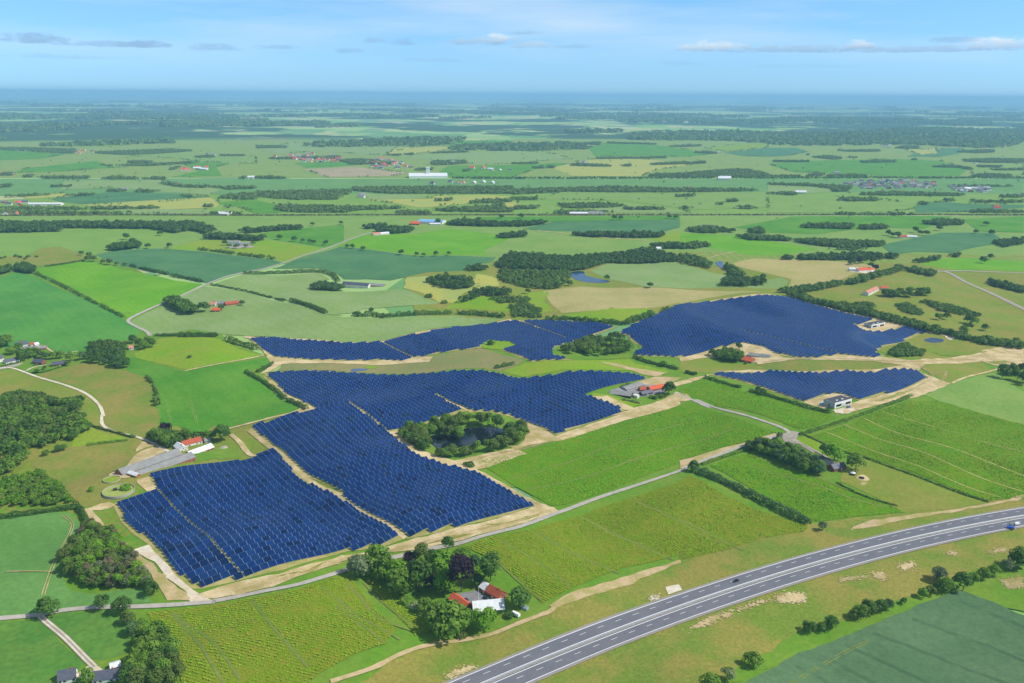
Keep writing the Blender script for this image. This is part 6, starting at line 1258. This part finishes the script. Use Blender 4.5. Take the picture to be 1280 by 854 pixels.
house('D 1062,197 1082,198', 9, WHITEW, ROOF['white'], 'small white house by the far hedge', 3.2, 3.4, wins=2); house('D 1180,243 1197,243', 9, WHITEW, ROOF['white'], 'white house at the end of the long wood', 3.4, 3.4, wins=2); house('E 510,160 540,160', 10, WHITEW, ROOF['grey'], 'grey house in the far grove', 3.0, 3.2, wins=2)
# transformer buildings
def transformer(s, depth, hgt, label):
    (x1, y1), (x2, y2) = G(s); a = math.atan2(y2-y1, x2-x1); L = math.hypot(x2-x1, y2-y1); e = link('transformer_building', None, None, (x1, y1, float(hz(x1, y1))), a, label, 'building')
    MB().box(0, L, .3, depth, -.8, hgt-.7).build('wall', GREYW, e); MB().box(.3, L-.3, .6, depth-.3, hgt-.7, hgt-.5).build('roof', ROOF['dark'], e)
    f = MB().box(-.1, L+.1, 0, .3, -.8, hgt).build('facade', white_paint, e); MB().box(-.1, .2, .3, depth, hgt-.75, hgt-.2).box(L-.2, L+.1, .3, depth, hgt-.75, hgt-.2).build('parapet', GREYW, e)
    for u0, u1 in ((.08, .40), (.64, .95)): MB().box(L*u0, L*u1, -.06, .02, hgt*.22, hgt*.62).build('window', BLACKP, f)
    MB().box(L*.45, L*.58, -.06, .02, 0, hgt*.55).build('door', steel, f)
    for u in (.3, .62): MB().box(L*u, L*u+2.2, depth*.3, depth*.3+1.6, hgt-.5, hgt+.1).build('roof_unit', white_paint, e)
    MB().box(-.05, 0, depth*.45, depth*.55, .2, hgt*.5).build('door', PANE, e)
transformer('U 552,398 820,322', 16, 7.0, 'white transformer building with two black panels in front of the small solar field')
transformer('E 704,533 753,522', 14, 6.5, 'white transformer building with black panels at the top of the right solar field')
q = G('U 370,335')[0]; MB().box(-3, 3, 0, 2.6, 0, 2.6).build('container', mat('container_blue', (150, 190, 220), rough=.6), None, loc=(*q, float(hz(*q))), rz=R(25), label='pale blue container beside the near transformer building', cat='container')
# works and white hall
def hall(s, depth, hw, hr, wall, roof, label, extra=None, name='hall'):
    return house(s, depth, wall, roof, label, hw, hr, 'hall', name, 0, False, False, False)
house('D 300,146 390,149', 45, WHITEW, ROOF['blue'], 'large works hall with pale blue roof', 6, 3.0, roof2=ROOF['white'], cat='hall', name='works_hall', wins=0, gwin=False, chim=False, door=False)
house('D 272,151 305,152', 22, BRICK, ROOF['orange'], 'red-roofed office wing of the works', 4, 5, wins=4); house('D 345,152 385,152', 14, WHITEW, ROOF['white'], 'low white shed in front of the works hall', 3.5, 2, **barn)
hh = house('Q 765,451 958,450', 60, white_paint, ROOF['white'], 'big bright white hall with a square tower', 8, 11, cat='hall', name='white_hall', wins=0, gwin=False, chim=False, door=False)
MB().box(-8, 8, 24, 42, 0, 42).box(-9, 9, 23, 43, 42, 44).build('tower', white_paint, hh)
house('P 140,589 304,588', 26, WHITEW, ROOF['white'], 'long white far hall at left', 5, 3, **barn); house('R 290,636 380,636', 26, WHITEW, ROOF['white'], 'white far shed left of the long one', 5, 3, **barn); house('R 385,633 465,632', 28, WHITEW, ROOF['grey'], 'grey-roofed far shed in the middle distance', 5, 3, **barn)
# far villages and farms: one small house copied
def far_house(w, l, hw, hr, wall, roof):
    b = MB().prism([(-w/2, -1), (w/2, -1), (w/2, hw), (0, hw+hr), (-w/2, hw)], -l/2, l/2, 0)
    for sg in (-1, 1):
        pr = [(0, hw+hr+.05), (sg*(w/2+.4), hw-.3), (sg*(w/2+.4), hw), (0, hw+hr+.35)]
        b.prism(pr if sg < 0 else pr[::-1], -l/2-.4, l/2+.4, 1)
    return b.mesh('house', [wall, roof])
FH = [far_house(9, 14, 3.2, 3.6, WHITEW, ROOF['slate']), far_house(9, 13, 3.2, 3.6, WHITEW, ROOF['red']), far_house(9, 15, 3.0, 3.4, BRICK, ROOF['grey']), far_house(10, 18, 3.2, 3.2, WHITEW, ROOF['grey']), far_house(9, 13, 3.2, 3.8, WHITEW, ROOF['orange']), far_house(12, 24, 3.6, 3.4, WHITEW, ROOF['white'])]
def village(s, n, label, group, pick=(0, 1, 2, 3, 4), sc=1.0):
    P = G(s); Pa = np.array(P); x0, y0 = Pa.min(0); x1, y1 = Pa.max(0); got = []
    for _ in range(4000):
        if len(got) >= n: break
        x, y = random.uniform(x0, x1), random.uniform(y0, y1)
        if not inside(P, np.array([x]), np.array([y]))[0] or any((x-a)**2+(y-b)**2 < 22**2 for a, b in got): continue
        got.append((x, y)); o = link('house', FH[random.choice(pick)], None, (x, y, float(hz(x, y))), random.choice((0, 1.57))+random.uniform(-.35, .35), label, 'house', group); o.scale = (sc, sc, sc)
village('Q 90,345 270,330 420,335 430,370 330,375 200,370', 44, 'small house in the far village above the bare brown field', 'far village, left part', sc=1.6)
village('Q 540,365 640,352 760,385 780,402 700,405 570,408', 38, 'small house in the far village beside the white hall', 'far village, right part', sc=1.6)
village('S 370,480 470,465 700,465 830,475 860,495 700,505 480,505', 80, 'small house in the far hazy town at right', 'far town at right', (0, 0, 3, 3, 2, 1), 1.3); village('S 890,495 1120,500 1090,525 960,520', 24, 'house at the right end of the far hazy town', 'far town, right end', (0, 3, 2, 5), 1.3)
village('P 80,310 240,308 240,318 90,318', 8, 'pale house in the far hamlet at the left edge', 'far hamlet at the left edge', (0, 3, 5), 1.2); village('P 360,308 480,302 475,325 370,328', 8, 'red-roofed house in the far hamlet under the wood', 'far hamlet under the wood', (1, 4, 0), 1.3); village('P 690,320 750,316 750,328 700,330', 4, 'far house at the right end of the wood', 'far houses at the wood end', sc=1.2)
village('P 870,402 1035,398 1030,414 840,416', 9, 'building of the far red-roofed farm at left', 'far red-roofed farm', (1, 4, 5), 1.5); village('P 1005,335 1090,325 1085,340 1010,345', 4, 'far house by the small tree group', 'far houses by the tree group', sc=1.2); village('P 0,430 70,425 60,440 0,440', 3, 'far house at the left picture edge', 'far houses at the left edge', sc=1.2)
village('P 0,570 130,570 130,585 0,590', 7, 'house in the hazy hamlet by the long white hall', 'hamlet by the long white hall', sc=1.2); village('P 0,620 100,622 100,634 0,634', 5, 'house behind the brown seam line at the left edge', 'houses behind the brown hedge', sc=1.1); village('P 1090,630 1150,628 1150,637 1095,637', 3, 'white house behind the brown seam line', 'white houses behind the brown hedge', (3, 5), 1.1); village('P 565,512 630,508 630,516 570,518', 3, 'house in the far band of fields at left', 'houses in the far band at left', sc=1.2); village('P 870,482 900,480 900,490 870,490', 2, 'far house beside the dark woods', 'far houses beside dark woods', sc=1.2); village('P 1225,445 1275,445 1275,455 1230,455', 3, 'white far farm building near the dark hedge', 'far farm near the dark hedge', (3, 5), 1.2)
village('Q 475,545 535,535 535,550 480,552', 3, 'white far house left of the yellow field', 'white far house', (3, 5), 1.4); village('Q 935,560 950,558 945,567', 1, 'lone far house between two trees in the yellow field', 'lone house in the yellow field'); village('Q 940,365 1005,360 1010,378 960,380', 3, 'far farm building in the dark clump', 'far farm in the clump', (2, 3, 5), 1.4); village('Q 1075,402 1140,398 1140,415 1080,415', 3, 'far barn with orange roof right of the white hall', 'far orange-roofed farm', (4,), 1.9); village('Q 1160,405 1270,410 1270,418 1165,415', 4, 'far shed right of the orange-roofed farm', 'far sheds right of the hall', (0, 3, 5), 1.2)
village('Q 0,285 50,285 50,296 0,298', 3, 'far house in the left tree row', 'far houses in the tree row', sc=1.2); village('Q 830,472 1080,472 1080,490 840,490', 6, 'far house in the blue woods', 'far houses in the blue woods', sc=1.3); village('Q 1060,470 1200,475 1190,485 1070,485', 3, 'far white house at the wood edge', 'far white houses at the wood edge', (3, 5), 1.3)
village('R 330,365 372,360 370,376 335,376', 2, 'far pale barn by the dark clump', 'far pale barns', (3, 5), 1.6); village('R 845,285 892,278 890,292 850,292', 4, 'far red-roofed farm under the turbines', 'far farm under the turbines', (1, 2), 1.5); village('R 1030,322 1070,320 1065,330 1035,330', 2, 'far white farm right of the bright strip', 'far white farm', (3, 5), 1.5); village('R 1030,458 1075,456 1070,466', 2, 'far white hall behind the dark seam line', 'far white halls', (5,), 2.0); village('R 850,505 880,500 880,512', 2, 'far house in the hazy wood row', 'far houses in the wood row', sc=1.4)
village('S 565,290 615,282 610,302 570,302', 4, 'far farm building with white roof at right', 'far white-roofed farm at right', (5, 3), 1.6); village('S 350,305 380,302 378,314', 2, 'far house left of the white-roofed farm', 'far houses left of it', (1, 3), 1.3); village('S 480,314 530,312 528,320', 2, 'far low white house', 'far low white houses', (3, 5), 1.3); village('S 150,528 185,526 180,540', 1, 'small white far house at the end of a dark hedge', 'white house at hedge end', (5,), 1.6); village('S 1125,600 1155,596 1150,610', 2, 'far pinkish house at the right', 'far pinkish houses', (1,), 1.5); village('S 1060,302 1085,300 1085,312', 2, 'far red house in the dark copse', 'far red houses in copse', (4,), 1.4); village('S 335,426 365,424 360,436', 2, 'far pale house in the hedge', 'far pale houses in the hedge', (3,), 1.5); village('S 1230,540 1275,538 1270,552', 3, 'far house at the right picture edge', 'far houses at the right edge', sc=1.3); village('S 1020,378 1040,376 1038,384', 1, 'far small house in the right copse', 'far small house', (3,), 1.2)

# ------------------------------------------------------------------ round slurry tank and small farm things
def ring_tank(s, r, h, label, inner):
    x, y = G(s)[0]; e = link('slurry_tank', None, None, (x, y, float(hz(x, y))), 0, label, 'tank'); b = MB(); n = 40
    for i in range(n):
        a0, a1 = 2*math.pi*i/n, 2*math.pi*(i+.94)/n; p = []
        for z in (-.6, h):
            for rr, a in ((r, a0), (r, a1), (r-.3, a1), (r-.3, a0)): p.append((rr*math.cos(a), rr*math.sin(a), z))
        MB().poly(p, [(3, 2, 1, 0), (4, 5, 6, 7), (0, 1, 5, 4), (1, 2, 6, 5), (2, 3, 7, 6), (3, 0, 4, 7)]).build('wall_panel', mat('concrete', (172, 168, 156), rough=.9), e)
    pts = [((r-.35)*math.cos(2*math.pi*i/n), (r-.35)*math.sin(2*math.pi*i/n), h*.45) for i in range(n)]
    MB().poly(pts, [tuple(range(n))]).build('fill', GM[inner], e)
    return e
ring_tank('F 437,338', 13.5, 1.8, 'round overgrown slurry tank beside the long barn', 'yellow'); ring_tank('F 412,295', 7.5, 1.2, 'smaller round tank behind the overgrown one', 'lime')
tree(*G('F 465,330')[0], 4.6, 'shrub', 'light', 'green bush growing in the overgrown tank', 'shrub'); q = G('F 425,335')[0]
MB().box(-1.6, 1.6, -1.2, 1.2, 0, 1.6).prism([(-1.4, 1.6), (1.4, 1.6), (0, 2.4)], -1.8, 1.8).build('pump_box', DARKW, None, loc=(*q, float(hz(*q))+.8), rz=.4, label='small dark pump hut in the overgrown tank', cat='hut')
q = G('Z 328,462')[0]; fp = link('flagpole', None, None, (*q, float(hz(*q))), 0, 'tall white flagpole in the farm courtyard', 'flagpole'); MB().tube((0, 0, 0), (0, 0, 13), .16, .08, 8).build('pole', white_paint, fp); MB().tube((0, 0, 13), (0, 0, 13.3), .2, .06, 8).build('knob', white_paint, fp); MB().box(-.5, .5, -.5, .5, -.3, .25).build('base', GM['gravel'], fp)
q = G('Z 825,525')[0]; gh = link('greenhouse', None, None, (*q, float(hz(*q))), R(-35), 'small glass greenhouse near the dark round tree', 'greenhouse'); MB().box(-2.2, 2.2, -1.6, 1.6, 0, 1.7).build('wall', mat('greenhouse_glass', (150, 170, 170), rough=.15), gh); MB().prism([(-1.7, 1.7), (1.7, 1.7), (0, 2.6)], -2.3, 2.3).build('roof', mat('greenhouse_glass', (150, 170, 170)), gh)
q = G('O 848,430')[0]; gz = link('pavilion', None, None, (*q, float(hz(*q))), .4, 'small brown garden pavilion with white roof', 'pavilion'); MB().tube((0, 0, 0), (0, 0, 2.2), 2.2, 2.2, 8).build('wall', DARKW, gz); MB().tube((0, 0, 2.2), (0, 0, 3.4), 2.6, .25, 8).build('roof', ROOF['white'], gz)
q = G('O 935,465')[0]; tr_ = link('trampoline', None, None, (*q, float(hz(*q))), 0, 'round dark trampoline on the sandy garden patch', 'trampoline'); MB().tube((0, 0, .75), (0, 0, .85), 2.6, 2.6, 20).build('mat', BLACKP, tr_)
for i in range(4): MB().tube((2.4*math.cos(i*1.57), 2.4*math.sin(i*1.57), 0), (2.4*math.cos(i*1.57), 2.4*math.sin(i*1.57), .8), .06, .06, 6).build('leg', steel, tr_)
drape('sand_patch', catmull(G('O 880,455 940,430 1000,460 1010,490 930,490'), 3, True), GM['sand'], 3, 'sandy patch under the trampoline'); drape('sand_patch', catmull(G('O 920,515 960,500 990,520 950,537'), 3, True), GM['sand_dirt'], 3, 'small earth patch below the trampoline')
drape('sand_patch', catmull(G('E 975,562 1000,555 1018,565 995,575'), 3, True), GM['pale_gravel'], 3, 'white gravel heap pad by the pool'); 
q = G('K 990,285')[0]; MB().poly([(5*math.cos(i*.7854), 3.4*math.sin(i*.7854), 0) for i in range(8)]+[(2.6*math.cos(i*.7854)+.5, 1.6*math.sin(i*.7854), 1.9) for i in range(8)], [(i, (i+1) % 8, 8+(i+1) % 8, 8+i) for i in range(8)]+[tuple(range(8, 16))]).build('rubble_heap', GM['gravel'], None, loc=(*q, float(hz(*q))), rz=.5, label='grey rubble heap on the lawn behind the white barn', cat='heap')
# slate-roofed farmhouse at the bottom left corner
house('Y 90,470 250,440', 9, WHITEW, ROOF['slate'], 'dark slate roof at the bottom left, gable to the yard', 2.6, 4.2, wins=4); house('Y 395,470 640,425', 9, WHITEW, ROOF['slate'], 'white farmhouse with slate roof cut by the bottom edge', 2.8, 3.4, wins=5); house('Y 560,355 650,325', 6, GREYW, ROOF['white'], 'small shed with white roof behind the slate-roofed farmhouse', 2.4, 1.2, **barn)

# ------------------------------------------------------------------ vehicles
TYRE = mat('tyre', (28, 28, 28), rough=.9)
def car(x, y, a, rgb, label, z=None, L=4.4, H=1.45, van=False):
    e = link('van' if van else 'car', None, None, (x, y, (float(hz(x, y)) if z is None else z)), a, label, 'van' if van else 'car'); w = .88; pm = mat('car_paint_%d_%d_%d' % rgb, rgb, rough=.3, spec=.6)
    h0, hb = .32, H*.6; l = L/2
    prof = [(-l, h0), (l, h0), (l+.05, h0+.25), (l-.1, hb-.08), (l*.45, hb), (-l*.8, hb+.02), (-l, hb-.1)] if not van else [(-l, h0), (l, h0), (l, hb-.1), (l*.75, hb), (-l, hb)]
    def prism(pr, w0, w1, m, nm):
        n = len(pr); pts = [(p, -w0 if z_ < hb-.01 or nm == 'body' else -w1, z_) for p, z_ in pr]+[(p, w0 if z_ < hb-.01 or nm == 'body' else w1, z_) for p, z_ in pr]
        return MB().poly(pts, [tuple(range(n)), tuple(range(2*n-1, n-1, -1))]+[(i, n+i, n+(i+1) % n, (i+1) % n) for i in range(n)]).build(nm, m, e)
    prism(prof, w, w, pm, 'body')
    cab = [(l*.42, hb-.02), (l*.12, H-.04), (-l*.62, H-.04), (-l*.85, hb-.02)] if not van else [(l*.7, hb-.02), (l*.5, H-.03), (-l*.97, H-.03), (-l*.97, hb-.02)]
    n = 4; pts = [(p, -(w-.06) if i in (0, 3) else -(w-.2), z_) for i, (p, z_) in enumerate(cab)]+[(p, (w-.06) if i in (0, 3) else (w-.2), z_) for i, (p, z_) in enumerate(cab)]
    MB().poly(pts, [(0, 1, 2, 3), (7, 6, 5, 4), (0, 4, 5, 1), (1, 5, 6, 2), (2, 6, 7, 3)]).build('window', PANE if not van else pm, e)
    MB().box(cab[2][0]+.05, cab[1][0]-.05, -(w-.24), w-.24, H-.05, H).build('roof', pm, e)
    for sx in (-.6, .6):
        for sy in (-1, 1): MB().tube((sx*l, sy*(w-.18), .32), (sx*l, sy*(w+.02), .32), .32, .32, 12).build('wheel', TYRE, e)
    for sy in (-1, 1): MB().box(l-.02, l+.07, sy*.6-.18, sy*.6+.18, .55, .72).build('headlight', white_paint, e); MB().box(-l-.03, -l+.02, sy*.6-.18, sy*.6+.18, .55, .75).build('tail_light', mat('tail_light_red', (150, 20, 16), rough=.3), e)
    return e
def on_road(px, py):
    x, y = to_ground(px, py); i = int(np.argmin(np.hypot(RP[:, 0]-x, RP[:, 1]-y))); return x, y, math.atan2(RT[i, 1], RT[i, 0])
x, y, a = on_road(920, 728); car(x, y, a+math.pi, (30, 36, 48), 'dark car driving on the upper carriageway of the motorway', float(hz(x, y))+.97, 4.6)
x, y, a = on_road(1271, 657); car(x, y, a, (236, 236, 234), 'white van on the motorway at the right edge', float(hz(x, y))+.97, 5.4, 2.2, True)
x, y, a = on_road(1264, 657.5); car(x, y, a, (150, 160, 150), 'grey-green car behind the white van', float(hz(x, y))+.97, 4.4)
x, y, a = on_road(1263, 662); bt = link('trailer', None, None, (x, y, float(hz(x, y))+.97), a-.9, 'blue roadside trailer below the white van', 'trailer'); BL = mat('trailer_blue', (40, 84, 190), rough=.5)
MB().box(-2.8, 2.8, -1.1, 1.1, .6, 1.9).build('body', BL, bt); MB().box(2.8, 4.2, -.1, .1, .5, .7).build('drawbar', steel, bt)
for sy in (-1, 1): MB().tube((0, sy*1.15, .4), (0, sy*.95, .4), .4, .4, 12).build('wheel', TYRE, bt)
q = G('Z 402,420')[0]; car(*q, R(-30), (40, 60, 96), 'dark blue car parked by the red-roofed farmhouse', float(hz(*q))+.75); q = G('Z 198,440')[0]; car(*q, R(-40), (54, 70, 96), 'blue-grey car parked beside the orange-red barn', float(hz(*q))+.75)
q = G('U 775,388')[0]; car(*q, R(30), (60, 96, 170), 'blue van in front of the near transformer building', float(hz(*q))+.75, 5.2, 2.2, True)
q = G('Z 725,600')[0]; cv = link('caravan', None, None, (*q, float(hz(*q))+.3), R(-38), 'white caravan on the farm lawn beside the sandy track', 'caravan')
MB().prism([(-1.15, .5), (1.15, .5), (1.2, 1.0), (1.15, 2.5), (.9, 2.7), (-.9, 2.7), (-1.15, 2.5), (-1.2, 1.0)], -3, 3).build('body', white_paint, cv)
for sy in (-1, 1): MB().box(-1.8, -.4, *sorted((sy*1.17, sy*1.21)), 1.4, 2.0).build('window', PANE, cv); MB().tube((-.2, sy*1.0, .32), (-.2, sy*1.2, .32), .32, .32, 12).build('wheel', TYRE, cv)
MB().box(3, 4.1, -.08, .08, .45, .6).build('drawbar', steel, cv)
# ------------------------------------------------------------------ wind turbines
TW = mat('turbine_white', (226, 228, 228), rough=.5)
def turbine(s, hpx, rot, label, k=1.0):
    px, py = parse(s)[0]; x, y = to_ground(px, py); d = math.sqrt(x*x+y*y+CAM_H**2); h = hpx*d/FPX; e = link('wind_turbine', None, None, (x, y, 0), random.uniform(-.5, .5), label, 'wind turbine', 'wind turbines on the far plain'); th = h*.66
    MB().tube((0, 0, -1), (0, 0, th), h*.022*k, h*.014*k, 10).build('tower', TW, e); n_ = MB().box(-h*.02, h*.02, -h*.06, h*.05, th-h*.015, th+h*.03).build('nacelle', TW, e); MB().tube((0, -h*.06, th+h*.008), (0, -h*.1, th+h*.008), h*.022, h*.008, 8).build('hub', TW, e)
    bm = MB().poly([(-.012*h*k, 0, 0), (.012*h*k, -.004*h, 0), (.022*h*k, 0, .08*h), (.006*h, 0, .36*h), (0, -.004*h, .36*h), (-.014*h*k, -.006*h, .08*h)], [(0, 1, 2, 3, 4, 5), (5, 4, 3, 2, 1, 0)]).mesh('blade', TW)
    for i in range(3): b_ = link('blade', bm, e, (0, -h*.085, th+h*.008)); b_.rotation_euler = (0, rot+i*2.0944, 0)
for s, hp, rt, lb in [('R 983,262', 11, .3, 'nearest white wind turbine left of the other two near ones'), ('R 1147,265', 11, 1.0, 'middle one of the three nearest wind turbines'), ('S 38,260', 8, .1, 'right one of the three nearest wind turbines'),
                      ('S 505,147', 7, .5, 'far wind turbine left in the right-hand trio'), ('S 563,142', 6, .2, 'far wind turbine in the middle of the right-hand trio'), ('S 623,151', 7, .9, 'far wind turbine right in the right-hand trio'), ('S 13,168', 7, .4, 'far wind turbine above the right near turbine'),
                      ('R 1030,160', 5, .4, 'tiny far turbine left of the row of four'), ('R 1103,162', 5, .7, 'first tiny far turbine in the row of four'), ('R 1126,158', 6, .2, 'second tiny far turbine in the row of four'), ('R 1198,163', 6, 1.0, 'third tiny far turbine in the row of four'), ('R 1217,161', 6, .5, 'fourth tiny far turbine in the row of four'), ('R 1276,128', 7, .3, 'tiny far turbine near the horizon, right of centre'),
                      ('S 238,108', 5, .3, 'tiny horizon turbine, left one of a pair'), ('S 297,110', 5, .8, 'tiny horizon turbine, right one of a pair'), ('S 690,110', 5, .5, 'tiny horizon turbine at the far right')]:
    turbine(s, hp, rt, lb, 1.4)

flush_trees()
# ------------------------------------------------------------------ the air
def haze():
    mt = bpy.data.materials.new('haze'); mt.use_nodes = True; nt = mt.node_tree; nt.nodes.clear(); o = nt.nodes.new('ShaderNodeOutputMaterial'); v = nt.nodes.new('ShaderNodeVolumePrincipled')
    v.inputs['Color'].default_value = HAZE_COL; v.inputs['Density'].default_value = HAZE_DEN; v.inputs['Anisotropy'].default_value = HAZE_ANI; nt.links.new(v.outputs[0], o.inputs['Volume'])
    MB().box(-77000, 77000, -7000, 92000, -22, CAM_H+60).build('haze', mt, None, kind='stuff', label='pale blue haze over the whole farmland', cat='haze')
HAZE_COL = (.35, .65, 1.0, 1); HAZE_DEN = 5.4e-5; HAZE_ANI = 0.0
haze()
